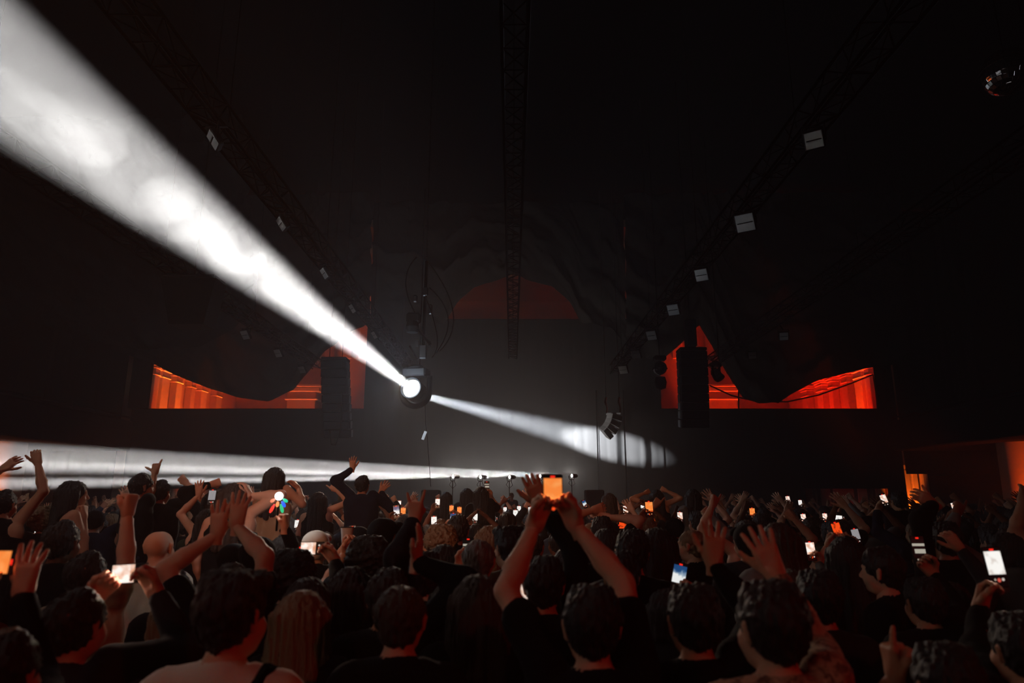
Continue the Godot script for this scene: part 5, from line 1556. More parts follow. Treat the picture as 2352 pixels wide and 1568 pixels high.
		[2.008, 9.348, 0, 0.84, 0, "long", "black", 1, "navy", "long", [[-1.0, Vector3(-0.13, 1.885, -0.32), "grip", Vector3(0, 0, 1), Vector3(0.6, 0.8, 0)]], "holder of lit phone, eighth from the left just right of the orange phone", "holders of distant phones", 0, 0, "standing"],
		[2.281, 8.888, 0, 0.867, 0, "crop", "fair", 1, "maroon", "long", [[-1.0, Vector3(-0.13, 1.935, -0.38), "grip", Vector3(0, 0, 1), Vector3(0.6, 0.8, 0)]], "holder of lit phone, ninth from the left just right of the orange phone", "holders of distant phones", 0, 0, "standing"],
		[1.655, 5.21, 0, 0.84, 0, "short", "fair", 0, "maroon", "short", [[-1.0, Vector3(-0.31, 1.765, -0.38), "grip", Vector3(0, 0, 1), Vector3(0.6, 0.8, 0)]], "holder of lit phone, tenth from the left just right of the orange phone", "holders of distant phones", 0, 0, "standing"],
		[2.803, 9.597, 0, 0.848, 0, "crop", "dark", 2, "charcoal", "short", [[-1.0, Vector3(-0.31, 1.935, -0.26), "grip", Vector3(0, 0, 1), Vector3(0.6, 0.8, 0)]], "holder of lit phone, eleventh from the left just right of the orange phone", "holders of distant phones", 0, 0, "standing"],
		[2.984, 8.678, 0, 0.894, 0, "crop", "black", 1, "black", "long", [[1.0, Vector3(0.13, 1.935, -0.38), "grip", Vector3(0, 0, 1), Vector3(-0.6, 0.8, 0)]], "holder of lit phone, first from the left far right of the orange phone", "holders of distant phones", 0, 0, "standing"],
		[4.627, 11.149, 0, 0.974, 0, "crop", "fair", 1, "charcoal", "long", [[-1.0, Vector3(-0.13, 1.935, -0.38), "grip", Vector3(0, 0, 1), Vector3(0.6, 0.8, 0)]], "holder of lit phone, second from the left far right of the orange phone", "holders of distant phones", 0, 0, "standing"],
		[5.246, 12.661, 0, 0.941, 0, "short", "black", 0, "charcoal", "short", [[1.0, Vector3(0.13, 1.935, -0.38), "grip", Vector3(0, 0, 1), Vector3(-0.6, 0.8, 0)]], "holder of lit phone, third from the left far right of the orange phone", "holders of distant phones", 0, 0, "standing"],
		[3.975, 9.093, 0, 0.853, 0, "curly", "dark", 0, "charcoal", "short", [[-1.0, Vector3(-0.13, 1.935, -0.38), "grip", Vector3(0, 0, 1), Vector3(0.6, 0.8, 0)]], "holder of lit phone, fourth from the left far right of the orange phone", "holders of distant phones", 0, 0, "standing"],
		[2.076, 5.117, 0, 0.84, 0, "wavy", "black", 0, "grey", "long", [[1.0, Vector3(0.31, 1.811, -0.49), "grip", Vector3(0, 0, 1), Vector3(-0.6, 0.8, 0)]], "holder of lit phone, fifth from the left far right of the orange phone", "holders of distant phones", 0, 0, "standing"],
		[4.526, 9.694, 0, 0.851, 0, "crop", "black", 2, "black", "short", [[-1.0, Vector3(-0.13, 1.935, -0.38), "grip", Vector3(0, 0, 1), Vector3(0.6, 0.8, 0)]], "holder of lit phone, sixth from the left far right of the orange phone", "holders of distant phones", 0, 0, "standing"],
		[4.006, 8.489, 0, 0.864, 0, "crop", "black", 2, "charcoal", "short", [[1.0, Vector3(0.13, 1.935, -0.38), "grip", Vector3(0, 0, 1), Vector3(-0.6, 0.8, 0)]], "holder of lit phone, seventh from the left far right of the orange phone", "holders of distant phones", 0, 0, "standing"],
		[3.189, 6.098, 0, 0.84, 0, "short", "black", 0, "charcoal", "short", [[-1.0, Vector3(-0.13, 1.884, -0.38), "grip", Vector3(0, 0, 1), Vector3(0.6, 0.8, 0)]], "holder of lit phone, eighth from the left far right of the orange phone", "holders of distant phones", 0, 0, "standing"],
		[4.814, 9.093, 0, 0.853, 0, "long", "dark", 1, "maroon", "short", [[1.0, Vector3(0.13, 1.935, -0.38), "grip", Vector3(0, 0, 1), Vector3(-0.6, 0.8, 0)]], "holder of lit phone, ninth from the left far right of the orange phone", "holders of distant phones", 0, 0, "standing"],
		[4.134, 7.249, 0, 0.976, 0, "crop", "fair", 0, "navy", "long", [[-1.0, Vector3(-0.13, 1.935, -0.38), "grip", Vector3(0, 0, 1), Vector3(0.6, 0.8, 0)]], "holder of lit phone, tenth from the left far right of the orange phone", "holders of distant phones", 0, 0, "standing"],
		[4.997, 8.289, 0, 0.865, 0, "bun", "brown", 1, "maroon", "long", [[1.0, Vector3(0.03, 1.935, -0.38), "grip", Vector3(0, 0, 1), Vector3(-0.6, 0.8, 0)]], "holder of lit phone, eleventh from the left far right of the orange phone", "holders of distant phones", 0, 0, "standing"],
		[3.741, 5.43, 0, 0.939, 0, "bun", "brown", 2, "black", "long", [[-1.0, Vector3(-0.13, 1.935, -0.38), "grip", Vector3(0, 0, 1), Vector3(0.6, 0.8, 0)]], "holder of lit phone, twelfth from the left far right of the orange phone", "holders of distant phones", 0, 0, "standing"],
		[-3.18, 3.822, 0.27, 0.994, 0, "cap", "black", 0, "olive", "short", [], "capped person in olive seen from behind with no raised arm, near rows, far left", "people in the near rows", -0.3, 0, "standing"],
		[5.361, 9.477, 0.217, 1, 0, "ponytail", "dark", 3, "charcoal", "short", [[1.0, Vector3(0.3, 1.9, -0.2), "open", Vector3(0, 0, -1)], [-1.0, Vector3(-0.28, 1.93, -0.22), "wave", Vector3(0, 0, -1)]], "pony-tailed person in charcoal seen from behind with both arms up, back rows, far right", "people in the back rows", 0.3, 0, "standing"],
		[-3.656, 4.532, -0.014, 0.984, 0, "short", "brown", 0, "olive", "short", [], "short-haired person in olive seen from behind with no raised arm, middle rows, far left", "people in the middle rows", 0.3, 0, "standing"],
		[-2.775, 4.372, -0.007, 1.027, 0, "short", "black", 3, "black", "short", [], "short-haired person in black seen from behind with no raised arm, near rows, far left", "people in the near rows", 0, 0, "standing"],
		[-8.204, 9.802, -0.01, 0.927, 0, "crop", "black", 0, "black", "short", [], "close-cropped person in black seen from behind with no raised arm, back rows, far left", "people in the back rows", 0, 0, "standing"],
		[-0.12, 7.133, 0.052, 0.939, 0, "short", "dark", 1, "grey", "short", [], "short-haired person in grey seen from behind with no raised arm, middle rows, centre", "people in the middle rows", -0.3, 0, "standing"],
		[-1.985, 9.867, 0.076, 1.016, 0, "cap", "black", 1, "navy", "short", [[-1.0, Vector3(-0.24, 1.95, -0.25), "wave", Vector3(0, 0, -1)]], "capped person in navy seen from behind with one arm up, back rows, left", "people in the back rows", 0, 0, "standing"],
		[-4.668, 10.083, -0.022, 0.936, 0, "short", "dark", 0, "black", "short", [[1.0, Vector3(0.26, 1.97, -0.22), "open", Vector3(0, 0, -1)]], "short-haired person in black seen from behind with one arm up, back rows, left", "people in the back rows", 0.3, 0, "standing"],
		[-6.674, 10.49, -0.278, 1.021, 0, "bob", "dark", 3, "black", "long", [], "bob-haired person in black seen from behind with no raised arm, back rows, far left", "people in the back rows", 0.3, 0, "standing"],
		[-8.47, 11.489, 0.299, 0.959, 0, "cap", "black", 0, "charcoal", "short", [], "capped person in charcoal seen from behind with no raised arm, back rows, far left", "people in the back rows", 0, 0, "standing"],
		[3.468, 8.142, -0.049, 0.967, 0, "curly", "brown", 0, "olive", "short", [[-1.0, Vector3(-0.24, 1.95, -0.25), "wave", Vector3(0, 0, -1)]], "curly-haired person in olive seen from behind with one arm up, back rows, right", "people in the back rows", 0.3, 0, "standing"],
		[5.55, 6.984, 0.154, 0.97, 0, "beanie", "black", 3, "denim", "short", [], "beanie-wearing person in denim seen from behind with no raised arm, middle rows, far right", "people in the middle rows", -0.3, 0, "standing"],
		[-6.225, 10.982, 0.131, 0.98, 0, "wavy", "fair", 0, "denim", "long", [[1.0, Vector3(0.3, 1.9, -0.2), "open", Vector3(0, 0, -1)], [-1.0, Vector3(-0.28, 1.93, -0.22), "wave", Vector3(0, 0, -1)]], "wavy-haired person in denim seen from behind with both arms up, back rows, far left", "people in the back rows", -0.3, 0, "standing"],
		[-4.01, 11.693, -0.116, 1.005, 0, "bun", "brown", 1, "charcoal", "tank", [[-1.0, Vector3(-0.2, 1.96, -0.25), "point", Vector3(0, 0, -1)]], "top-knotted person in charcoal seen from behind with one arm up, back rows, left", "people in the back rows", 0.3, 0, "standing"],
		[2.054, 6.188, 0.296, 1.004, 0, "long", "dark", 0, "maroon", "tank", [[-1.0, Vector3(-0.2, 1.96, -0.25), "point", Vector3(0, 0, -1)]], "long-haired person in maroon seen from behind with one arm up, middle rows, right", "people in the middle rows", 0, 0, "standing"],
		[6.333, 9.872, 0.212, 0.926, 0, "long", "black", 0, "charcoal", "long", [[1.0, Vector3(0.1, 1.9, -0.3), "open", Vector3(-1, 0, 0)], [-1.0, Vector3(-0.1, 1.9, -0.3), "open", Vector3(1, 0, 0)]], "long-haired person in charcoal seen from behind with both arms up, back rows, far right", "people in the back rows", 0, 0, "standing"],
		[-5.965, 9.795, -0.112, 0.995, 0, "bob", "black", 2, "black", "short", [], "bob-haired person in black seen from behind with no raised arm, back rows, far left", "people in the back rows", 0, 0, "standing"],
		[-6.473, 9.304, 0.14, 0.931, 0, "long", "black", 1, "denim", "short", [[1.0, Vector3(0.26, 1.97, -0.22), "open", Vector3(0, 0, -1)]], "long-haired person in denim seen from behind with one arm up, back rows, far left", "people in the back rows", -0.3, 0, "standing"],
		[6.181, 11.593, 0.005, 0.933, 0, "curly", "fair", 0, "maroon", "short", [[-1.0, Vector3(-0.2, 1.96, -0.25), "point", Vector3(0, 0, -1)]], "curly-haired person in maroon seen from behind with one arm up, back rows, far right", "people in the back rows", 0, 0, "standing"],
		[0.98, 8.782, -0.078, 0.942, 0, "bob", "fair", 2, "black", "short", [[1.0, Vector3(0.1, 1.9, -0.3), "open", Vector3(-1, 0, 0)], [-1.0, Vector3(-0.1, 1.9, -0.3), "open", Vector3(1, 0, 0)]], "bob-haired person in black seen from behind with both arms up, back rows, centre", "people in the back rows", 0, 0, "standing"],
		[2.762, 11.34, -0.011, 0.998, 0, "bun", "brown", 0, "maroon", "short", [], "top-knotted person in maroon seen from behind with no raised arm, back rows, right", "people in the back rows", 0, 0, "standing"],
		[-7.343, 10.147, 0.039, 0.98, 0, "short", "black", 0, "black", "long", [], "short-haired person in black seen from behind with no raised arm, back rows, far left", "people in the back rows", 0, 0, "standing"],
		[-7.502, 12.019, -0.193, 0.993, 0, "bun", "black", 1, "denim", "short", [[1.0, Vector3(0.3, 1.9, -0.2), "open", Vector3(0, 0, -1)], [-1.0, Vector3(-0.28, 1.93, -0.22), "wave", Vector3(0, 0, -1)]], "top-knotted person in denim seen from behind with both arms up, back rows, far left", "people in the back rows", 0, 0, "standing"],
		[-2.287, 11.648, 0.112, 0.986, 0, "cap", "black", 1, "olive", "short", [], "capped person in olive seen from behind with no raised arm, back rows, left", "people in the back rows", -0.3, 0, "standing"],
		[-4.287, 9.587, -0.173, 0.941, 0, "bob", "dark", 3, "olive", "short", [], "bob-haired person in olive seen from behind with no raised arm, back rows, left", "people in the back rows", 0, 0, "standing"],
		[-4.999, 8.566, 0.071, 0.976, 0, "short", "brown", 3, "navy", "short", [], "short-haired person in navy seen from behind with no raised arm, back rows, far left", "people in the back rows", 0, 0, "standing"],
		[2.673, 3.22, 0.119, 1, 0, "long", "black", 0, "grey", "tank", [], "long-haired person in grey seen from behind with no raised arm, near rows, far right", "people in the near rows", 0, 0, "standing"],
		[-5.193, 10.6, -0.192, 0.979, 0, "short", "dark", 0, "maroon", "short", [[1.0, Vector3(0.22, 1.98, -0.2), "fist", Vector3(0, 0, -1)]], "short-haired person in maroon seen from behind with one arm up, back rows, left", "people in the back rows", -0.3, 0, "standing"],
		[-1.235, 5.699, 0.282, 0.984, 0, "cap", "black", 0, "charcoal", "short", [], "capped person in charcoal seen from behind with no raised arm, middle rows, left", "people in the middle rows", -0.3, 0, "standing"],
		[-2.465, 3.072, -0.058, 0.945, 0, "bun", "black", 2, "charcoal", "tank", [], "top-knotted person in charcoal seen from behind with no raised arm, near rows, far left", "people in the near rows", 0, 0, "standing"],
		[2.227, 2.847, -0.201, 0.922, 0, "short", "dark", 3, "charcoal", "short", [], "short-haired person in charcoal seen from behind with no raised arm, near rows, far right", "people in the near rows", -0.3, 0, "standing"],
		[4.831, 6.642, 0.077, 0.956, 0, "long", "brown", 1, "navy", "short", [], "long-haired person in navy seen from behind with no raised arm, middle rows, far right", "people in the middle rows", 0, 0, "standing"],
		[5.738, 8.533, -0.071, 0.944, 0, "wavy", "dark", 3, "black", "short", [[1.0, Vector3(0.22, 1.98, -0.2), "fist", Vector3(0, 0, -1)]], "wavy-haired person in black seen from behind with one arm up, back rows, far right", "people in the back rows", 0.3, 0, "standing"],
		[6.333, 8.797, -0.082, 0.941, 0, "beanie", "black", 2, "black", "short", [[-1.0, Vector3(-0.24, 1.95, -0.25), "wave", Vector3(0, 0, -1)]], "beanie-wearing person in black seen from behind with one arm up, back rows, far right", "people in the back rows", 0.3, 0, "standing"],
		[2.088, 4.447, -0.274, 0.978, 0, "long", "black", 0, "maroon", "short", [], "long-haired person in maroon seen from behind with no raised arm, near rows, right", "people in the near rows", -0.3, 0, "standing"],
		[-6.151, 8.103, -0.299, 0.976, 0, "beanie", "black", 0, "navy", "short", [[1.0, Vector3(0.1, 1.9, -0.3), "open", Vector3(-1, 0, 0)], [-1.0, Vector3(-0.1, 1.9, -0.3), "open", Vector3(1, 0, 0)]], "beanie-wearing person in navy seen from behind with both arms up, back rows, far left", "people in the back rows", 0.3, 0, "standing"],
		[6.922, 9.911, -0.156, 0.961, 0, "long", "black", 0, "charcoal", "long", [[1.0, Vector3(0.22, 1.98, -0.2), "fist", Vector3(0, 0, -1)]], "long-haired person in charcoal seen from behind with one arm up, back rows, far right", "people in the back rows", 0, 0, "standing"],
		[-6.894, 11.498, 0.21, 1.038, 0, "short", "black", 3, "charcoal", "short", [], "short-haired person in charcoal seen from behind with no raised arm, back rows, far left", "people in the back rows", 0, 0, "standing"],
		[-4.766, 11.582, 0.157, 0.933, 0, "bun", "black", 1, "maroon", "tank", [[1.0, Vector3(0.1, 1.9, -0.3), "open", Vector3(-1, 0, 0)], [-1.0, Vector3(-0.1, 1.9, -0.3), "open", Vector3(1, 0, 0)]], "top-knotted person in maroon seen from behind with both arms up, back rows, left", "people in the back rows", 0, 0, "standing"],
		[2.54, 6.63, 0.112, 0.929, 0, "curly", "black", 1, "olive", "short", [[1.0, Vector3(0.22, 1.98, -0.2), "fist", Vector3(0, 0, -1)]], "curly-haired person in olive seen from behind with one arm up, middle rows, right", "people in the middle rows", 0, 0, "standing"],
		[8.966, 11.048, -0.189, 0.976, 0, "cap", "black", 0, "black", "short", [], "capped person in black seen from behind with no raised arm, back rows, far right", "people in the back rows", 0.3, 0, "standing"],
		[-3.192, 9.236, -0.134, 0.982, 0, "bob", "dark", 2, "charcoal", "short", [], "bob-haired person in charcoal seen from behind with no raised arm, back rows, left", "people in the back rows", 0, 0, "standing"],
		[7.21, 9.008, 0.264, 1.038, 0, "bob", "dark", 2, "charcoal", "long", [], "bob-haired person in charcoal seen from behind with no raised arm, back rows, far right", "people in the back rows", -0.3, 0, "standing"],
		[5.663, 10.974, 0.077, 0.956, 0, "long", "brown", 0, "black", "short", [], "long-haired person in black seen from behind with no raised arm, back rows, far right", "people in the back rows", 0, 0, "standing"],
		[7.968, 9.897, 0.243, 0.924, 0, "crop", "black", 0, "grey", "short", [], "close-cropped person in grey seen from behind with no raised arm, back rows, far right", "people in the back rows", 0.3, 0, "standing"],
		[-2.491, 9.241, -0.152, 0.924, 0, "short", "fair", 0, "denim", "short", [[1.0, Vector3(0.1, 1.9, -0.3), "open", Vector3(-1, 0, 0)], [-1.0, Vector3(-0.1, 1.9, -0.3), "open", Vector3(1, 0, 0)]], "short-haired person in denim seen from behind with both arms up, back rows, left", "people in the back rows", 0, 0, "standing"],
		[0.19, 6.15, -0.239, 0.94, 0, "crop", "black", 1, "olive", "short", [], "close-cropped person in olive seen from behind with no raised arm, middle rows, centre", "people in the middle rows", 0, 0, "standing"],
		[-1.066, 7.198, -0.11, 1.022, 0, "wavy", "brown", 3, "black", "short", [], "wavy-haired person in black seen from behind with no raised arm, middle rows, centre", "people in the middle rows", 0.3, 0, "standing"],
		[-4.315, 8.423, -0.27, 1.03, 0, "crop", "fair", 0, "navy", "short", [[-1.0, Vector3(-0.24, 1.95, -0.25), "wave", Vector3(0, 0, -1)]], "close-cropped person in navy seen from behind with one arm up, back rows, far left", "people in the back rows", -0.3, 0, "standing"],
		[0.371, 4.788, 0.243, 0.926, 0, "long", "dark", 0, "black", "tank", [], "long-haired person in black seen from behind with no raised arm, middle rows, centre", "people in the middle rows", 0, 0, "standing"],
		[-5.236, 9.623, -0.171, 0.943, 0, "crop", "black", 0, "olive", "short", [], "close-cropped person in olive seen from behind with no raised arm, back rows, far left", "people in the back rows", 0, 0, "standing"],
		[4.845, 5.916, -0.07, 0.954, 0, "crop", "black", 3, "black", "short", [], "close-cropped person in black seen from behind with no raised arm, middle rows, far right", "people in the middle rows", 0.3, 0, "standing"],
		[-9.507, 11.489, 0.028, 0.965, 0, "crop", "dark", 2, "navy", "short", [], "close-cropped person in navy seen from behind with no raised arm, back rows, far left", "people in the back rows", 0, 0, "standing"],
		[3.128, 4.018, 0.062, 1.021, 0, "crop", "dark", 0, "black", "short", [], "close-cropped person in black seen from behind with no raised arm, near rows, far right", "people in the near rows", 0, 0, "standing"],
		[1.749, 7.614, -0.128, 0.991, 0, "beanie", "black", 1, "navy", "short", [[-1.0, Vector3(-0.2, 1.96, -0.25), "point", Vector3(0, 0, -1)]], "beanie-wearing person in navy seen from behind with one arm up, middle rows, right", "people in the middle rows", 0.3, 0, "standing"],
		[3.643, 4.377, -0.222, 1.007, 0, "long", "dark", 1, "maroon", "long", [], "long-haired person in maroon seen from behind with no raised arm, near rows, far right", "people in the near rows", 0.3, 0, "standing"],
		[4.919, 10.554, 0.008, 0.927, 0, "bun", "dark", 0, "navy", "tank", [], "top-knotted person in navy seen from behind with no raised arm, back rows, right", "people in the back rows", 0, 0, "standing"],
		[3.823, 10.767, -0.036, 0.963, 0, "long", "dark", 0, "grey", "tank", [[1.0, Vector3(0.3, 1.9, -0.2), "open", Vector3(0, 0, -1)], [-1.0, Vector3(-0.28, 1.93, -0.22), "wave", Vector3(0, 0, -1)]], "long-haired person in grey seen from behind with both arms up, back rows, right", "people in the back rows", 0.3, 0, "standing"],
		[7.251, 10.449, -0.015, 0.973, 0, "bob", "brown", 1, "charcoal", "short", [], "bob-haired person in charcoal seen from behind with no raised arm, back rows, far right", "people in the back rows", -0.3, 0, "standing"],
		[-0.553, 12.043, 0.077, 0.937, 0, "long", "brown", 1, "denim", "tank", [[1.0, Vector3(0.1, 1.9, -0.3), "open", Vector3(-1, 0, 0)], [-1.0, Vector3(-0.1, 1.9, -0.3), "open", Vector3(1, 0, 0)]], "long-haired person in denim seen from behind with both arms up, back rows, centre", "people in the back rows", -0.3, 0, "standing"],
		[-3.121, 10.58, 0.229, 1.03, 0, "bob", "black", 0, "grey", "short", [[1.0, Vector3(0.1, 1.9, -0.3), "open", Vector3(-1, 0, 0)], [-1.0, Vector3(-0.1, 1.9, -0.3), "open", Vector3(1, 0, 0)]], "bob-haired person in grey seen from behind with both arms up, back rows, left", "people in the back rows", 0.3, 0, "standing"],
		[4.007, 6.675, 0.044, 0.985, 0, "long", "dark", 1, "charcoal", "long", [[1.0, Vector3(0.22, 1.98, -0.2), "fist", Vector3(0, 0, -1)]], "long-haired person in charcoal seen from behind with one arm up, middle rows, far right", "people in the middle rows", 0, 0, "standing"],
		[0.4, 9.236, -0.004, 0.974, 0, "beanie", "black", 0, "charcoal", "long", [[-1.0, Vector3(-0.24, 1.95, -0.25), "wave", Vector3(0, 0, -1)]], "beanie-wearing person in charcoal seen from behind with one arm up, back rows, centre", "people in the back rows", 0.3, 0, "standing"],
		[-3.118, 12.049, 0.219, 1.039, 0, "wavy", "black", 0, "navy", "short", [], "wavy-haired person in navy seen from behind with no raised arm, back rows, left", "people in the back rows", -0.3, 0, "standing"],
		[6.815, 12.074, -0.013, 1.01, 0, "long", "black", 3, "grey", "long", [[-1.0, Vector3(-0.24, 1.95, -0.25), "wave", Vector3(0, 0, -1)]], "long-haired person in grey seen from behind with one arm up, back rows, far right", "people in the back rows", 0.3, 0, "standing"],
		[0.281, 10.779, 0.265, 0.968, 0, "short", "dark", 0, "charcoal", "long", [], "short-haired person in charcoal seen from behind with no raised arm, back rows, centre", "people in the back rows", 0.3, 0, "standing"],
		[-6.219, 11.792, 0.291, 0.989, 0, "ponytail", "black", 1, "charcoal", "short", [[1.0, Vector3(0.1, 1.9, -0.3), "open", Vector3(-1, 0, 0)], [-1.0, Vector3(-0.1, 1.9, -0.3), "open", Vector3(1, 0, 0)]], "pony-tailed person in charcoal seen from behind with both arms up, back rows, far left", "people in the back rows", 0, 0, "standing"],
		[-7.518, 11.147, -0.104, 1.004, 0, "short", "black", 0, "black", "long", [[1.0, Vector3(0.22, 1.98, -0.2), "fist", Vector3(0, 0, -1)]], "short-haired person in black seen from behind with one arm up, back rows, far left", "people in the back rows", 0.3, 0, "standing"],
		[6.199, 7.719, -0.272, 0.972, 0, "long", "brown", 0, "black", "tank", [], "long-haired person in black seen from behind with no raised arm, middle rows, far right", "people in the middle rows", -0.3, 0, "standing"],
		[4.822, 11.987, 0.026, 0.978, 0, "beanie", "black", 3, "black", "long", [], "beanie-wearing person in black seen from behind with no raised arm, back rows, right", "people in the back rows", 0, 0, "standing"],
		[-2.417, 10.413, 0.076, 0.925, 0, "long", "dark", 2, "navy", "tank", [], "long-haired person in navy seen from behind with no raised arm, back rows, left", "people in the back rows", -0.3, 0, "standing"],
		[-3.727, 8.658, -0.182, 0.932, 0, "bun", "black", 3, "charcoal", "short", [[-1.0, Vector3(-0.2, 1.96, -0.25), "point", Vector3(0, 0, -1)]], "top-knotted person in charcoal seen from behind with one arm up, back rows, left", "people in the back rows", 0.3, 0, "standing"],
		[6.848, 8.387, 0.18, 0.966, 0, "beanie", "black", 0, "charcoal", "short", [], "beanie-wearing person in charcoal seen from behind with no raised arm, back rows, far right", "people in the back rows", -0.3, 0, "standing"],
		[-2.87, 8.748, -0.247, 0.977, 0, "long", "dark", 0, "denim", "short", [], "long-haired person in denim seen from behind with no raised arm, back rows, left", "people in the back rows", 0.3, 0, "standing"],
		[3.292, 7.286, 0.213, 0.981, 0, "bob", "black", 3, "olive", "short", [], "bob-haired person in olive seen from behind with no raised arm, middle rows, right", "people in the middle rows", 0.3, 0, "standing"],
		[-0.167, 5.289, 0.09, 0.996, 0, "wavy", "fair", 2, "black", "short", [], "wavy-haired person in black seen from behind with no raised arm, middle rows, centre", "people in the middle rows", 0.3, 0, "standing"],
		[-3.514, 8.092, -0.041, 0.942, 0, "short", "fair", 2, "charcoal", "short", [], "short-haired person in charcoal seen from behind with no raised arm, back rows, left", "people in the back rows", -0.3, 0, "standing"],
		[4.045, 5.958, 0.159, 0.967, 0, "ponytail", "black", 0, "charcoal", "short", [], "pony-tailed person in charcoal seen from behind with no raised arm, middle rows, far right", "people in the middle rows", 0, 0, "standing"],
		[3.597, 10.054, -0.237, 1.038, 0, "crop", "dark", 0, "black", "short", [[1.0, Vector3(0.3, 1.9, -0.2), "open", Vector3(0, 0, -1)], [-1.0, Vector3(-0.28, 1.93, -0.22), "wave", Vector3(0, 0, -1)]], "close-cropped person in black seen from behind with both arms up, back rows, right", "people in the back rows", 0, 0, "standing"],
		[6.643, 10.629, -0.118, 0.96, 0, "beanie", "black", 0, "olive", "long", [], "beanie-wearing person in olive seen from behind with no raised arm, back rows, far right", "people in the back rows", 0.3, 0, "standing"],
		[8.072, 11.856, -0.266, 1.03, 0, "ponytail", "black", 2, "charcoal", "short", [[1.0, Vector3(0.22, 1.98, -0.2), "fist", Vector3(0, 0, -1)]], "pony-tailed person in charcoal seen from behind with one arm up, back rows, far right", "people in the back rows", -0.3, 0, "standing"],
		[-3.961, 10.624, 0.118, 1.022, 0, "long", "dark", 0, "navy", "short", [[-1.0, Vector3(-0.24, 1.95, -0.25), "wave", Vector3(0, 0, -1)]], "long-haired person in navy seen from behind with one arm up, back rows, left", "people in the back rows", -0.3, 0, "standing"],
		[-4.832, 9.164, -0.112, 1.038, 0, "short", "fair", 1, "charcoal", "short", [], "short-haired person in charcoal seen from behind with no raised arm, back rows, far left", "people in the back rows", 0, 0, "standing"],
		[6.073, 10.463, -0.236, 1.025, 0, "cap", "black", 3, "black", "short", [], "capped person in black seen from behind with no raised arm, back rows, far right", "people in the back rows", -0.3, 0, "standing"],
		[-6.879, 8.446, 0.013, 1.011, 0, "bun", "black", 2, "olive", "long", [[1.0, Vector3(0.26, 1.97, -0.22), "open", Vector3(0, 0, -1)]], "top-knotted person in olive seen from behind with one arm up, back rows, far left", "people in the back rows", -0.3, 0, "standing"],
		[-8.448, 12.183, 0.213, 1.003, 0, "wavy", "dark", 0, "charcoal", "short", [[-1.0, Vector3(-0.24, 1.95, -0.25), "wave", Vector3(0, 0, -1)]], "wavy-haired person in charcoal seen from behind with one arm up, back rows, far left", "people in the back rows", 0, 0, "standing"],
		[2.93, 10.187, 0.17, 0.92, 0, "wavy", "dark", 0, "navy", "short", [[1.0, Vector3(0.22, 1.98, -0.2), "fist", Vector3(0, 0, -1)]], "wavy-haired person in navy seen from behind with one arm up, back rows, right", "people in the back rows", 0, 0, "standing"],
		[-0.047, 7.826, -0.179, 1.023, 0, "ponytail", "dark", 0, "black", "short", [[1.0, Vector3(0.26, 1.97, -0.22), "open", Vector3(0, 0, -1)]], "pony-tailed person in black seen from behind with one arm up, middle rows, centre", "people in the middle rows", 0, 0, "standing"],
		[0.451, 7.068, 0.042, 0.921, 0, "ponytail", "black", 3, "black", "long", [], "pony-tailed person in black seen from behind with no raised arm, middle rows, centre", "people in the middle rows", 0.3, 0, "standing"],
		[8.636, 11.635, 0.118, 0.942, 0, "bob", "dark", 1, "charcoal", "long", [[-1.0, Vector3(-0.24, 1.95, -0.25), "wave", Vector3(0, 0, -1)]], "bob-haired person in charcoal seen from behind with one arm up, back rows, far right", "people in the back rows", 0, 0, "standing"],
		[-9.182, 10.933, 0.224, 0.998, 0, "wavy", "dark", 3, "denim", "short", [], "wavy-haired person in denim seen from behind with no raised arm, back rows, far left", "people in the back rows", 0, 0, "standing"],
		[3.987, 4.948, 0.014, 1.026, 0, "long", "fair", 1, "charcoal", "short", [[-1.0, Vector3(-0.24, 1.95, -0.25), "wave", Vector3(0, 0, -1)]], "long-haired person in charcoal seen from behind with one arm up, middle rows, far right", "people in the middle rows", 0, 0, "standing"],
		[1.163, 8.215, -0.221, 0.957, 0, "cap", "black", 0, "olive", "short", [[1.0, Vector3(0.26, 1.97, -0.22), "open", Vector3(0, 0, -1)]], "capped person in olive seen from behind with one arm up, back rows, centre", "people in the back rows", 0, 0, "standing"],
		[3.494, 12.071, -0.065, 1.025, 0, "ponytail", "dark", 2, "denim", "short", [[-1.0, Vector3(-0.24, 1.95, -0.25), "wave", Vector3(0, 0, -1)]], "pony-tailed person in denim seen from behind with one arm up, back rows, right", "people in the back rows", 0, 0, "standing"],
		[-9.956, 11.893, -0.198, 0.944, 0, "long", "fair", 0, "navy", "long", [], "long-haired person in navy seen from behind with no raised arm, back rows, far left", "people in the back rows", 0, 0, "standing"],
		[1.832, 6.844, 0.232, 0.937, 0, "long", "fair", 0, "grey", "long", [[1.0, Vector3(0.22, 1.98, -0.2), "fist", Vector3(0, 0, -1)]], "long-haired person in grey seen from behind with one arm up, middle rows, right", "people in the middle rows", 0.3, 0, "standing"],
		[4.746, 7.527, -0.037, 1.004, 0, "ponytail", "dark", 3, "black", "short", [], "pony-tailed person in black seen from behind with no raised arm, middle rows, far right", "people in the middle rows", 0.3, 0, "standing"],
		[0.768, 10.392, 0.187, 1.024, 0, "crop", "black", 0, "black", "long", [], "close-cropped person in black seen from behind with no raised arm, back rows, centre", "people in the back rows", -0.3, 0, "standing"],
		[-3.158, 11.2, 0.055, 1.03, 0, "wavy", "dark", 0, "navy", "short", [], "wavy-haired person in navy seen from behind with no raised arm, back rows, left", "people in the back rows", 0, 0, "standing"],
		[0.701, 5.267, 0.113, 0.986, 0, "bob", "dark", 0, "black", "short", [], "bob-haired person in black seen from behind with no raised arm, middle rows, centre", "people in the middle rows", 0.3, 0, "standing"],
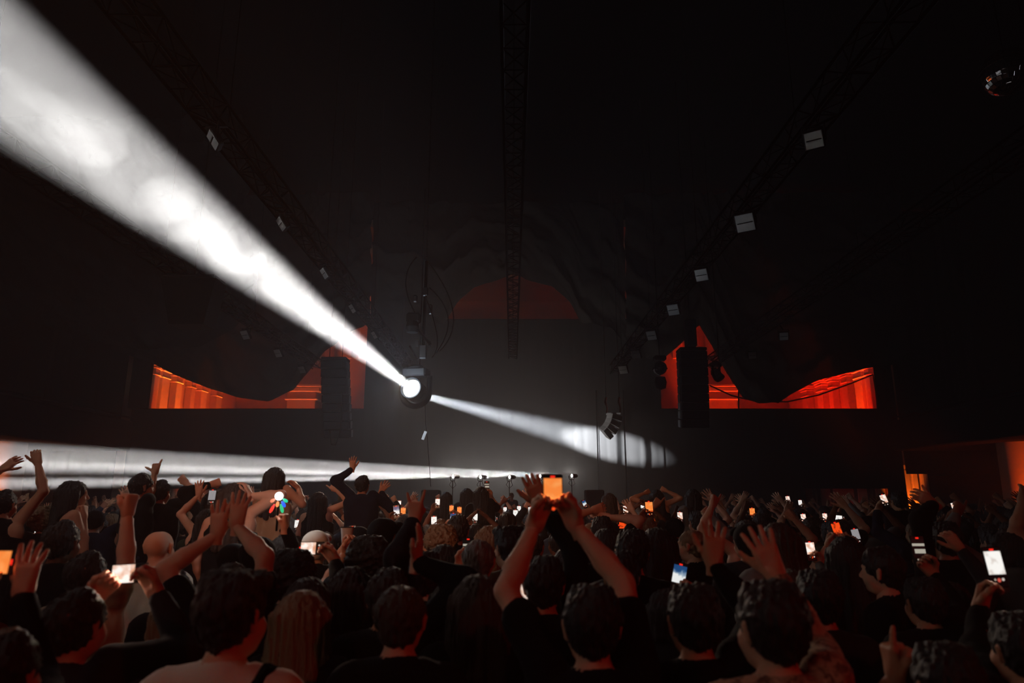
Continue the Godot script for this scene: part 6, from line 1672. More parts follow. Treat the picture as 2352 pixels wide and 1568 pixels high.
		[-3.284, 9.947, -0.252, 1.005, 0, "cap", "black", 2, "black", "short", [[-1.0, Vector3(-0.2, 1.96, -0.25), "point", Vector3(0, 0, -1)]], "capped person in black seen from behind with one arm up, back rows, left", "people in the back rows", 0.3, 0, "standing"],
		[-4.536, 10.674, 0.268, 0.959, 0, "wavy", "brown", 1, "charcoal", "short", [], "wavy-haired person in charcoal seen from behind with no raised arm, back rows, left", "people in the back rows", -0.3, 0, "standing"],
		[-1.702, 6.42, -0.117, 0.941, 0, "long", "black", 2, "olive", "short", [], "long-haired person in olive seen from behind with no raised arm, middle rows, left", "people in the middle rows", -0.3, 0, "standing"],
		[5.362, 6.407, 0.261, 1.023, 0, "curly", "fair", 0, "denim", "short", [], "curly-haired person in denim seen from behind with no raised arm, middle rows, far right", "people in the middle rows", 0.3, 0, "standing"],
		[1.277, 6.703, 0.11, 1.002, 0, "short", "fair", 0, "maroon", "short", [], "short-haired person in maroon seen from behind with no raised arm, middle rows, right", "people in the middle rows", -0.3, 0, "standing"],
		[2.874, 7.853, 0.25, 0.958, 0, "short", "black", 3, "charcoal", "short", [], "short-haired person in charcoal seen from behind with no raised arm, middle rows, right", "people in the middle rows", -0.3, 0, "standing"],
		[-1.477, 11.071, -0.246, 0.965, 0, "wavy", "dark", 1, "maroon", "short", [], "wavy-haired person in maroon seen from behind with no raised arm, back rows, centre", "people in the back rows", 0, 0, "standing"],
		[2.184, 8.304, -0.058, 1.018, 0, "short", "dark", 0, "navy", "short", [[1.0, Vector3(0.26, 1.97, -0.22), "open", Vector3(0, 0, -1)]], "short-haired person in navy seen from behind with one arm up, back rows, right", "people in the back rows", 0.3, 0, "standing"],
		[-2.615, 9.837, 0.051, 0.933, 0, "ponytail", "fair", 3, "charcoal", "short", [[1.0, Vector3(0.22, 1.98, -0.2), "fist", Vector3(0, 0, -1)]], "pony-tailed person in charcoal seen from behind with one arm up, back rows, left", "people in the back rows", 0, 0, "standing"],
		[0.569, 7.821, -0.287, 1.014, 0, "ponytail", "brown", 0, "denim", "long", [], "pony-tailed person in denim seen from behind with no raised arm, middle rows, centre", "people in the middle rows", -0.3, 0, "standing"],
		[2.554, 7.226, 0.201, 1.03, 0, "crop", "dark", 3, "black", "long", [], "close-cropped person in black seen from behind with no raised arm, middle rows, right", "people in the middle rows", -0.3, 0, "standing"],
		[2.884, 12.113, -0.213, 0.924, 0, "wavy", "black", 1, "charcoal", "short", [], "wavy-haired person in charcoal seen from behind with no raised arm, back rows, right", "people in the back rows", -0.3, 0, "standing"],
		[-5.445, 11.371, -0.255, 0.949, 0, "cap", "black", 1, "charcoal", "short", [], "capped person in charcoal seen from behind with no raised arm, back rows, left", "people in the back rows", 0, 0, "standing"],
		[9.435, 11.559, -0.03, 0.943, 0, "beanie", "black", 3, "denim", "short", [[-1.0, Vector3(-0.2, 1.96, -0.25), "point", Vector3(0, 0, -1)]], "beanie-wearing person in denim seen from behind with one arm up, back rows, far right", "people in the back rows", 0.3, 0, "standing"],
		[-2.082, 10.956, -0.197, 1.002, 0, "crop", "brown", 1, "black", "long", [[1.0, Vector3(0.22, 1.98, -0.2), "fist", Vector3(0, 0, -1)]], "close-cropped person in black seen from behind with one arm up, back rows, left", "people in the back rows", 0, 0, "standing"],
		[8.338, 10.844, -0.229, 1.01, 0, "crop", "brown", 0, "charcoal", "long", [[1.0, Vector3(0.22, 1.98, -0.2), "fist", Vector3(0, 0, -1)]], "close-cropped person in charcoal seen from behind with one arm up, back rows, far right", "people in the back rows", -0.3, 0, "standing"],
		[3.97, 7.872, -0.016, 1.002, 0, "cap", "black", 3, "grey", "short", [[1.0, Vector3(0.3, 1.9, -0.2), "open", Vector3(0, 0, -1)], [-1.0, Vector3(-0.28, 1.93, -0.22), "wave", Vector3(0, 0, -1)]], "capped person in grey seen from behind with both arms up, middle rows, far right", "people in the middle rows", 0, 0, "standing"],
		[5.307, 11.521, -0.296, 0.988, 0, "wavy", "brown", 0, "grey", "long", [[1.0, Vector3(0.26, 1.97, -0.22), "open", Vector3(0, 0, -1)]], "wavy-haired person in grey seen from behind with one arm up, back rows, right", "people in the back rows", -0.3, 0, "standing"],
		[7.756, 10.937, -0.283, 1.015, 0, "short", "dark", 3, "charcoal", "short", [[1.0, Vector3(0.26, 1.97, -0.22), "open", Vector3(0, 0, -1)]], "short-haired person in charcoal seen from behind with one arm up, back rows, far right", "people in the back rows", -0.3, 0, "standing"],
		[-0.428, 8.523, -0.062, 0.942, 0, "long", "dark", 3, "black", "short", [[1.0, Vector3(0.1, 1.9, -0.3), "open", Vector3(-1, 0, 0)], [-1.0, Vector3(-0.1, 1.9, -0.3), "open", Vector3(1, 0, 0)]], "long-haired person in black seen from behind with both arms up, back rows, centre", "people in the back rows", 0, 0, "standing"],
		[7.109, 11.461, -0.226, 1.024, 0, "short", "black", 2, "charcoal", "short", [[1.0, Vector3(0.22, 1.98, -0.2), "fist", Vector3(0, 0, -1)]], "short-haired person in charcoal seen from behind with one arm up, back rows, far right", "people in the back rows", 0, 0, "standing"],
		[5.377, 10.129, -0.221, 0.958, 0, "short", "dark", 1, "navy", "short", [[1.0, Vector3(0.1, 1.9, -0.3), "open", Vector3(-1, 0, 0)], [-1.0, Vector3(-0.1, 1.9, -0.3), "open", Vector3(1, 0, 0)]], "short-haired person in navy seen from behind with both arms up, back rows, far right", "people in the back rows", 0, 0, "standing"],
		[-5.783, 10.622, -0.1, 0.964, 0, "cap", "black", 2, "black", "short", [[1.0, Vector3(0.26, 1.97, -0.22), "open", Vector3(0, 0, -1)]], "capped person in black seen from behind with one arm up, back rows, far left", "people in the back rows", 0.3, 0, "standing"],
		[4.498, 5.459, 0.123, 0.988, 0, "curly", "dark", 3, "grey", "short", [[1.0, Vector3(0.22, 1.98, -0.2), "fist", Vector3(0, 0, -1)]], "curly-haired person in grey seen from behind with one arm up, middle rows, far right", "people in the middle rows", -0.3, 0, "standing"],
		[-5.089, 12.056, 0.275, 1.017, 0, "short", "dark", 1, "olive", "long", [[1.0, Vector3(0.3, 1.9, -0.2), "open", Vector3(0, 0, -1)], [-1.0, Vector3(-0.28, 1.93, -0.22), "wave", Vector3(0, 0, -1)]], "short-haired person in olive seen from behind with both arms up, back rows, left", "people in the back rows", 0.3, 0, "standing"],
		[7.438, 12.024, 0.087, 1.016, 0, "crop", "dark", 1, "charcoal", "short", [], "close-cropped person in charcoal seen from behind with no raised arm, back rows, far right", "people in the back rows", 0, 0, "standing"],
		[-7.385, 8.971, -0.222, 0.952, 0, "curly", "dark", 2, "black", "short", [], "curly-haired person in black seen from behind with no raised arm, back rows, far left", "people in the back rows", 0, 0, "standing"],
		[-0.046, 11.484, -0.294, 1.003, 0, "short", "dark", 2, "black", "short", [[-1.0, Vector3(-0.2, 1.96, -0.25), "point", Vector3(0, 0, -1)]], "short-haired person in black seen from behind with one arm up, back rows, centre", "people in the back rows", 0, 0, "standing"],
		[1.414, 3.661, -0.164, 0.909, 0, "long", "brown", 0, "charcoal", "short", [], "long-haired person in charcoal seen from behind with no raised arm, near rows, right", "people in the near rows", 0, 0, "standing"],
		[-7.194, 9.556, -0.091, 0.941, 0, "cap", "black", 0, "black", "short", [[-1.0, Vector3(-0.24, 1.95, -0.25), "wave", Vector3(0, 0, -1)]], "capped person in black seen from behind with one arm up, back rows, far left", "people in the back rows", 0, 0, "standing"],
		[1.601, 4.269, -0.111, 1.027, 0, "wavy", "brown", 2, "grey", "short", [], "wavy-haired person in grey seen from behind with no raised arm, near rows, right", "people in the near rows", 0, 0, "standing"],
		[4.138, 12.151, 0.128, 1.032, 0, "beanie", "black", 1, "navy", "short", [], "beanie-wearing person in navy seen from behind with no raised arm, back rows, right", "people in the back rows", 0, 0, "standing"],
		[-0.967, 6.553, 0.041, 1.026, 0, "long", "dark", 0, "maroon", "tank", [], "long-haired person in maroon seen from behind with no raised arm, middle rows, centre", "people in the middle rows", 0, 0, "standing"],
		[9.549, 12.148, 0.228, 1.007, 0, "crop", "fair", 3, "black", "long", [], "close-cropped person in black seen from behind with no raised arm, back rows, far right", "people in the back rows", 0, 0, "standing"],
		[3.166, 5.451, -0.225, 0.923, 0, "beanie", "black", 1, "black", "long", [], "beanie-wearing person in black seen from behind with no raised arm, middle rows, far right", "people in the middle rows", 0.3, 0, "standing"],
		[-0.298, 10.818, 0.095, 0.99, 0, "short", "dark", 3, "charcoal", "short", [[-1.0, Vector3(-0.24, 1.95, -0.25), "wave", Vector3(0, 0, -1)]], "short-haired person in charcoal seen from behind with one arm up, back rows, centre", "people in the back rows", 0, 0, "standing"],
		[1.917, 12.154, -0.101, 0.963, 0, "beanie", "black", 2, "grey", "long", [[1.0, Vector3(0.22, 1.98, -0.2), "fist", Vector3(0, 0, -1)]], "beanie-wearing person in grey seen from behind with one arm up, back rows, right", "people in the back rows", 0, 0, "standing"],
		[-8.003, 10.652, -0.118, 1.002, 0, "curly", "black", 2, "olive", "short", [], "curly-haired person in olive seen from behind with no raised arm, back rows, far left", "people in the back rows", 0, 0, "standing"],
		[5.662, 11.972, -0.07, 1.027, 0, "beanie", "black", 0, "navy", "short", [[1.0, Vector3(0.22, 1.98, -0.2), "fist", Vector3(0, 0, -1)]], "beanie-wearing person in navy seen from behind with one arm up, back rows, right", "people in the back rows", 0.3, 0, "standing"],
		[5.492, 7.811, 0.157, 0.968, 0, "bob", "dark", 0, "black", "short", [], "bob-haired person in black seen from behind with no raised arm, middle rows, far right", "people in the middle rows", 0.3, 0, "standing"],
		[-8.582, 10.924, -0.233, 0.999, 0, "bob", "fair", 0, "black", "short", [], "bob-haired person in black seen from behind with no raised arm, back rows, far left", "people in the back rows", 0, 0, "standing"],
		[-4.732, 8.004, 0.215, 1.032, 0, "beanie", "black", 0, "navy", "short", [[1.0, Vector3(0.26, 1.97, -0.22), "open", Vector3(0, 0, -1)]], "beanie-wearing person in navy seen from behind with one arm up, back rows, far left", "people in the back rows", 0, 0, "standing"],
		[-5.544, 8.228, 0.101, 0.981, 0, "cap", "black", 3, "grey", "short", [[-1.0, Vector3(-0.24, 1.95, -0.25), "wave", Vector3(0, 0, -1)]], "capped person in grey seen from behind with one arm up, back rows, far left", "people in the back rows", 0, 0, "standing"],
		[3.546, 11.285, 0.214, 1.008, 0, "curly", "dark", 0, "grey", "short", [], "curly-haired person in grey seen from behind with no raised arm, back rows, right", "people in the back rows", 0, 0, "standing"],
		[-1.698, 11.908, 0.221, 1.008, 0, "bob", "black", 0, "denim", "short", [], "bob-haired person in denim seen from behind with no raised arm, back rows, centre", "people in the back rows", -0.3, 0, "standing"],
		[-9.021, 12.088, 0.104, 0.974, 0, "wavy", "black", 1, "maroon", "long", [[1.0, Vector3(0.22, 1.98, -0.2), "fist", Vector3(0, 0, -1)]], "wavy-haired person in maroon seen from behind with one arm up, back rows, far left", "people in the back rows", 0.3, 0, "standing"],
		[6.65, 9.278, 0.14, 0.981, 0, "ponytail", "brown", 3, "grey", "short", [], "pony-tailed person in grey seen from behind with no raised arm, back rows, far right", "people in the back rows", 0.3, 0, "standing"],
		[2.752, 10.72, 0.233, 0.932, 0, "short", "black", 3, "black", "short", [[-1.0, Vector3(-0.2, 1.96, -0.25), "point", Vector3(0, 0, -1)]], "short-haired person in black seen from behind with one arm up, back rows, right", "people in the back rows", -0.3, 0, "standing"],
		[4.186, 10.231, -0.252, 1.031, 0, "long", "black", 3, "denim", "long", [], "long-haired person in denim seen from behind with no raised arm, back rows, right", "people in the back rows", 0.3, 0, "standing"],
		[3.11, 6.721, 0.23, 0.99, 0, "short", "dark", 0, "black", "short", [[1.0, Vector3(0.26, 1.97, -0.22), "open", Vector3(0, 0, -1)]], "short-haired person in black seen from behind with one arm up, middle rows, right", "people in the middle rows", 0.3, 0, "standing"],
		[3.38, 9.26, 0.01, 0.972, 0, "beanie", "black", 3, "black", "short", [[1.0, Vector3(0.3, 1.9, -0.2), "open", Vector3(0, 0, -1)], [-1.0, Vector3(-0.28, 1.93, -0.22), "wave", Vector3(0, 0, -1)]], "beanie-wearing person in black seen from behind with both arms up, back rows, right", "people in the back rows", 0, 0, "standing"],
		[1.471, 11.559, 0.008, 1.021, 0, "short", "black", 0, "grey", "long", [], "short-haired person in grey seen from behind with no raised arm, back rows, centre", "people in the back rows", 0.3, 0, "standing"],
		[5.892, 9.228, -0.254, 0.947, 0, "long", "brown", 3, "black", "short", [[1.0, Vector3(0.1, 1.9, -0.3), "open", Vector3(-1, 0, 0)], [-1.0, Vector3(-0.1, 1.9, -0.3), "open", Vector3(1, 0, 0)]], "long-haired person in black seen from behind with both arms up, back rows, far right", "people in the back rows", 0, 0, "standing"],
		[8.676, 10.342, 0.021, 0.993, 0, "bun", "brown", 3, "black", "tank", [[1.0, Vector3(0.26, 1.97, -0.22), "open", Vector3(0, 0, -1)]], "top-knotted person in black seen from behind with one arm up, back rows, far right", "people in the back rows", 0.3, 0, "standing"],
		[7.457, 9.562, -0.047, 0.938, 0, "short", "dark", 2, "maroon", "short", [], "short-haired person in maroon seen from behind with no raised arm, back rows, far right", "people in the back rows", 0, 0, "standing"],
		[4.054, 11.594, 0.137, 0.974, 0, "crop", "dark", 3, "charcoal", "short", [[1.0, Vector3(0.1, 1.9, -0.3), "open", Vector3(-1, 0, 0)], [-1.0, Vector3(-0.1, 1.9, -0.3), "open", Vector3(1, 0, 0)]], "close-cropped person in charcoal seen from behind with both arms up, back rows, right", "people in the back rows", 0, 0, "standing"],
		[-5.66, 12.048, -0.036, 0.983, 0, "ponytail", "black", 3, "navy", "short", [[-1.0, Vector3(-0.2, 1.96, -0.25), "point", Vector3(0, 0, -1)]], "pony-tailed person in navy seen from behind with one arm up, back rows, left", "people in the back rows", 0, 0, "standing"],
		[8.906, 12.15, 0.274, 0.968, 0, "crop", "black", 0, "black", "long", [[-1.0, Vector3(-0.24, 1.95, -0.25), "wave", Vector3(0, 0, -1)]], "close-cropped person in black seen from behind with one arm up, back rows, far right", "people in the back rows", 0, 0, "standing"],
		[-5.407, 9.047, -0.02, 1.007, 0, "curly", "dark", 1, "charcoal", "short", [], "curly-haired person in charcoal seen from behind with no raised arm, back rows, far left", "people in the back rows", 0, 0, "standing"],
		[-1.681, 10.474, 0.197, 1.02, 0, "long", "black", 2, "black", "long", [[1.0, Vector3(0.3, 1.9, -0.2), "open", Vector3(0, 0, -1)], [-1.0, Vector3(-0.28, 1.93, -0.22), "wave", Vector3(0, 0, -1)]], "long-haired person in black seen from behind with both arms up, back rows, left", "people in the back rows", 0.3, 0, "standing"],
		[-6.848, 12.17, 0.016, 0.953, 0, "bob", "fair", 2, "black", "short", [], "bob-haired person in black seen from behind with no raised arm, back rows, far left", "people in the back rows", -0.3, 0, "standing"],
		[0.614, 9.758, 0.038, 0.927, 0, "cap", "black", 0, "black", "short", [], "capped person in black seen from behind with no raised arm, back rows, centre", "people in the back rows", 0.3, 0, "standing"],
		[-2.868, 3.427, -0.181, 0.942, 0, "curly", "brown", 0, "black", "long", [], "curly-haired person in black seen from behind with no raised arm, near rows, far left", "people in the near rows", 0, 0, "standing"],
		[1.909, 9.954, 0.075, 0.996, 0, "curly", "fair", 3, "charcoal", "short", [[1.0, Vector3(0.1, 1.9, -0.3), "open", Vector3(-1, 0, 0)], [-1.0, Vector3(-0.1, 1.9, -0.3), "open", Vector3(1, 0, 0)]], "curly-haired person in charcoal seen from behind with both arms up, back rows, right", "people in the back rows", 0.3, 0, "standing"],
		[-0.906, 4.981, -0.172, 1.032, 0, "cap", "black", 3, "denim", "short", [], "capped person in denim seen from behind with no raised arm, middle rows, left", "people in the middle rows", -0.3, 0, "standing"],
		[-3.757, 11.176, -0.245, 0.972, 0, "long", "dark", 0, "charcoal", "tank", [[1.0, Vector3(0.26, 1.97, -0.22), "open", Vector3(0, 0, -1)]], "long-haired person in charcoal seen from behind with one arm up, back rows, left", "people in the back rows", 0, 0, "standing"],
		[3.461, 4.975, 0.035, 0.977, 0, "bob", "black", 2, "grey", "long", [[-1.0, Vector3(-0.2, 1.96, -0.25), "point", Vector3(0, 0, -1)]], "bob-haired person in grey seen from behind with one arm up, middle rows, far right", "people in the middle rows", 0, 0, "standing"],
		[-8.514, 10.285, 0.156, 1.022, 0, "beanie", "black", 3, "charcoal", "long", [], "beanie-wearing person in charcoal seen from behind with no raised arm, back rows, far left", "people in the back rows", -0.3, 0, "standing"],
		[-3.726, 12.19, 0.017, 0.974, 0, "ponytail", "fair", 1, "olive", "short", [], "pony-tailed person in olive seen from behind with no raised arm, back rows, left", "people in the back rows", 0, 0, "standing"],
		[10.146, 12.079, 0.12, 0.991, 0, "curly", "black", 2, "black", "short", [], "curly-haired person in black seen from behind with no raised arm, back rows, far right", "people in the back rows", 0.3, 0, "standing"],
		[-3.763, 9.29, -0.06, 1.038, 0, "short", "dark", 0, "black", "short", [[1.0, Vector3(0.26, 1.97, -0.22), "open", Vector3(0, 0, -1)]], "short-haired person in black seen from behind with one arm up, back rows, left", "people in the back rows", 0, 0, "standing"],
		[-4.448, 12.055, -0.203, 0.977, 0, "cap", "black", 0, "olive", "long", [[1.0, Vector3(0.26, 1.97, -0.22), "open", Vector3(0, 0, -1)]], "capped person in olive seen from behind with one arm up, back rows, left", "people in the back rows", -0.3, 0, "standing"],
	]


# the rows too far off to tell apart: one object of many small figures
func far_crowd() -> void:
	var root := Node3D.new()
	root.name = "far_crowd"
	add_child(root)
	root.set_meta("label", "dense dark mass of the farthest spectators before the curtain")
	root.set_meta("category", "crowd")
	root.set_meta("kind", "stuff")
	var g := RandomNumberGenerator.new()
	g.seed = 21
	var made := []
	for a in [[], [[1.0, Vector3(0.24, 1.98, -0.2), "open", Vector3(0, 0, -1)]], [[1.0, Vector3(0.28, 1.95, -0.2), "fist", Vector3(0, 0, -1)], [-1.0, Vector3(-0.28, 1.95, -0.2), "open", Vector3(0, 0, -1)]]]:
		made.append(make_body(a, "short", 0.03))
	for v in 3:
		for q in 2:
			var mm := MultiMesh.new()
			mm.transform_format = MultiMesh.TRANSFORM_3D
			var s := Shape.new()
			if q == 0:
				s.add(made[v][0])
				s.add(head_shape)
			else:
				s.add(made[v][1])
				s.add(coarse_cover())
			s.uv.clear()
			mm.mesh = s.mesh()
			var count: int = [260, 60, 40][v]
			mm.instance_count = count
			g.seed = 100 + v
			for k in count:
				var d := g.randf_range(11.5, 24.2)
				var x := g.randf_range(-0.86, 0.86) * d
				if absf(x) > 15.5:
					x *= 0.8
				mm.set_instance_transform(k, Transform3D(Basis(Vector3.UP, g.randf_range(-0.4, 0.4)).scaled(Vector3.ONE * g.randf_range(0.9, 1.03)), Vector3(x, 0, -d)))
			var o := MultiMeshInstance3D.new()
			o.name = "figures" if q == 0 else "clothes_and_hair"
			o.multimesh = mm
			o.material_override = skins[1] if q == 0 else cloths["charcoal"]
			root.add_child(o, true)


func coarse_cover() -> Shape:
	var f := Field.new(Vector3(-0.42, 0.0, -0.2), Vector3(0.42, 1.86, 0.22), 0.03)
	f.cap(Vector3(0, 1.664, 0.03), Vector3(0, 1.672, -0.01), 0.1, 0.09, 0.03)
	for s in [-1.0, 1.0]:
		f.cap(Vector3(s * 0.09, 0.92, 0), Vector3(s * 0.13, 0.06, 0), 0.1, 0.06, 0.04)
	return f.net()


# ---------------------------------------------------------------- phones and other held things

var screens := {}


# What a screen shows: a live picture of the show with the record mark and the round buttons below it
func screen(kind: String) -> StandardMaterial3D:
	if screens.has(kind):
		return screens[kind]
	var w := 64
	var h := 128
	var im := Image.create(w, h, false, Image.FORMAT_RGB8)
	im.fill(Color(0.015, 0.012, 0.012))
	var top := 12
	var bottom := 88
	var nz := FastNoiseLite.new()
	nz.seed = kind.hash() % 977
	nz.frequency = 0.018
	for y in range(top, bottom):
		for x in range(1, w - 1):
			var f := float(y - top) / (bottom - top)
			var e := nz.get_noise_2d(x, y)
			var c := Color(0.9, 0.88, 0.85)
			match kind:
				"orange":
					c = Color(0.92, 0.5, 0.22).lerp(Color(0.93, 0.62, 0.36), clampf(sin(f * 9.0) * 0.5 + e, 0.0, 1.0))
					if f > 0.86:
						c = Color(0.7, 0.26, 0.1)
				"stage":
					c = Color(0.97, 0.93, 0.9).lerp(Color(0.8, 0.55, 0.42), clampf(0.25 + e + (0.5 if f > 0.8 else 0.0), 0.0, 1.0))
				"white":
					c = Color(0.93, 0.92, 0.9).lerp(Color(0.72, 0.66, 0.62), clampf(e * 1.6, 0.0, 1.0))
				"blue":
					c = Color(0.1, 0.25, 0.42).lerp(Color(0.86, 0.87, 0.86), clampf((f - 0.3) * 4.0 + e, 0.0, 1.0))
				"bars":
					c = Color(0.03, 0.03, 0.03)
					if f > 0.25 and f < 0.42 or f > 0.58 and f < 0.85 and x > 8:
						c = Color(0.62, 0.6, 0.55)
				"fire":
					c = Color(0.9, 0.28, 0.08).lerp(Color(0.2, 0.05, 0.03), clampf(e * 2.0 + f - 0.4, 0.0, 1.0))
				"pale":
					c = Color(0.62, 0.6, 0.6).lerp(Color(0.42, 0.42, 0.44), 0.5 + 0.5 * sin(x * 0.7))
			im.set_pixel(x, y, c)
	for y in range(4, 11):
		for x in range(24, 40):
			im.set_pixel(x, y, Color(0.95, 0.16, 0.1))
	for b in [[18, 104, 4, Color(0.6, 0.55, 0.5)], [32, 106, 7, Color(0.95, 0.3, 0.12) if kind in ["orange", "fire", "stage"] else Color(0.75, 0.3, 0.25)], [47, 104, 5, Color(0.9, 0.6, 0.4) if kind == "orange" else Color(0.75, 0.7, 0.66)]]:
		for y in range(-b[2], b[2] + 1):
			for x in range(-b[2], b[2] + 1):
				if x * x + y * y <= b[2] * b[2]:
					im.set_pixel(b[0] + x, b[1] + y, b[3])
	var m := mat(Color(0.02, 0.02, 0.02), 0.25)
	m.emission_enabled = true
	m.emission = Color.WHITE
	m.emission_operator = BaseMaterial3D.EMISSION_OP_MULTIPLY
	m.emission_texture = ImageTexture.create_from_image(im)
	m.emission_energy_multiplier = 1.15
	screens[kind] = m
	return m


var phone_body: ArrayMesh
var phone_glass: ArrayMesh
var phone_camera: ArrayMesh


# row: position, yaw, pitch, roll, screen kind, label, group, light energy
func phone(r: Array) -> void:
	var o := thing("phone", r[5], "phone", r[0], r[6])
	o.basis = Basis.from_euler(Vector3(r[2], r[1], 0)) * Basis(Vector3.BACK, r[3])
	if phone_body == null:
		phone_body = shape().slab(Vector3.ZERO, Vector3(0.074, 0.152, 0.009), 0.0035).mesh()
		phone_glass = shape().quad(Vector3(-0.0345, -0.0735, 0.0052), Vector3(-0.0345, 0.0735, 0.0052), Vector3(0.0345, 0.0735, 0.0052), Vector3(0.0345, -0.0735, 0.0052)).mesh()
		phone_camera = shape().slab(Vector3(-0.018, 0.052, -0.006), Vector3(0.03, 0.032, 0.004), 0.0015).mesh()
	part("case", phone_body, M.black, o)
	part("screen", phone_glass, screen(r[4]), o)
	part("camera_bump", phone_camera, M.soot, o)
	if r[7] > 0.0:
		var l := AreaLight3D.new()
		l.name = "screen_light"
		o.add_child(l)
		l.area_size = Vector2(0.066, 0.09)
		l.position = Vector3(0, 0.012, 0.008)
		l.rotation.y = PI
		l.light_color = {"orange": Color(1.0, 0.5, 0.22), "fire": Color(1.0, 0.3, 0.1)}.get(r[4], Color(1.0, 0.85, 0.75))
		l.light_energy = r[7]
		l.area_range = 8.0
		l.shadow_enabled = true


# a light-up toy on a stick: white globe, coloured petals
func glow_wand(at: Vector3) -> void:
	var o := thing("glow_wand", "light-up toy wand with a white globe and coloured petals, left", "toy", at)
	var ball := []
	for k in 13:
		var a := -PI / 2 + PI * k / 12.0
		ball.append(Vector2(0.03 * cos(a), 0.03 * sin(a)))
	part("globe_lamp", shape().lathe(ball, 20).mesh(), glow(Color(0.95, 1.0, 1.0), 2.5), o)
	for q in [[Vector3(-0.05, -0.035, 0), Color(1.0, 0.55, 0.4)], [Vector3(0.055, -0.035, 0), Color(0.15, 0.8, 0.6)], [Vector3(0.045, -0.065, 0.01), Color(0.2, 0.4, 0.95)], [Vector3(-0.05, -0.1, 0), Color(0.95, 0.25, 0.2)], [Vector3(0.03, -0.1, 0), Color(0.2, 0.75, 0.5)], [Vector3(-0.005, -0.065, 0.01), Color(1.0, 0.6, 0.35)]]:
		var p: Vector3 = q[0]
		part("petal_light", shape().tube([p * 0.55, p * 0.8, p, p * 1.15], [0.006, 0.012, 0.012, 0.006], 8).mesh(), glow(q[1], 1.1), o)
	part("stick", shape().tube([Vector3(0, -0.02, 0), Vector3(0, -0.24, 0)], 0.008, 8).mesh(), M.white, o)
	omni("wand_light", at, Color(0.9, 0.97, 1.0), 0.12, 0.03)


func paper_cup(at: Vector3, label: String) -> void:
	var o := thing("paper_cup", label, "cup", at, "paper cups held in the crowd")
	part("wall", shape().lathe([Vector2(0.0, -0.06), Vector2(0.031, -0.06), Vector2(0.044, 0.055), Vector2(0.042, 0.055), Vector2(0.03, -0.055), Vector2(0.0, -0.055)], 28).mesh(), M.white, o)
	var rim := []
	for k in 29:
		rim.append(Vector3(0.0445 * cos(TAU * k / 28.0), 0.056, 0.0445 * sin(TAU * k / 28.0)))
	part("rim", shape().tube(rim, 0.0025, 6, false).mesh(), M.white, o)


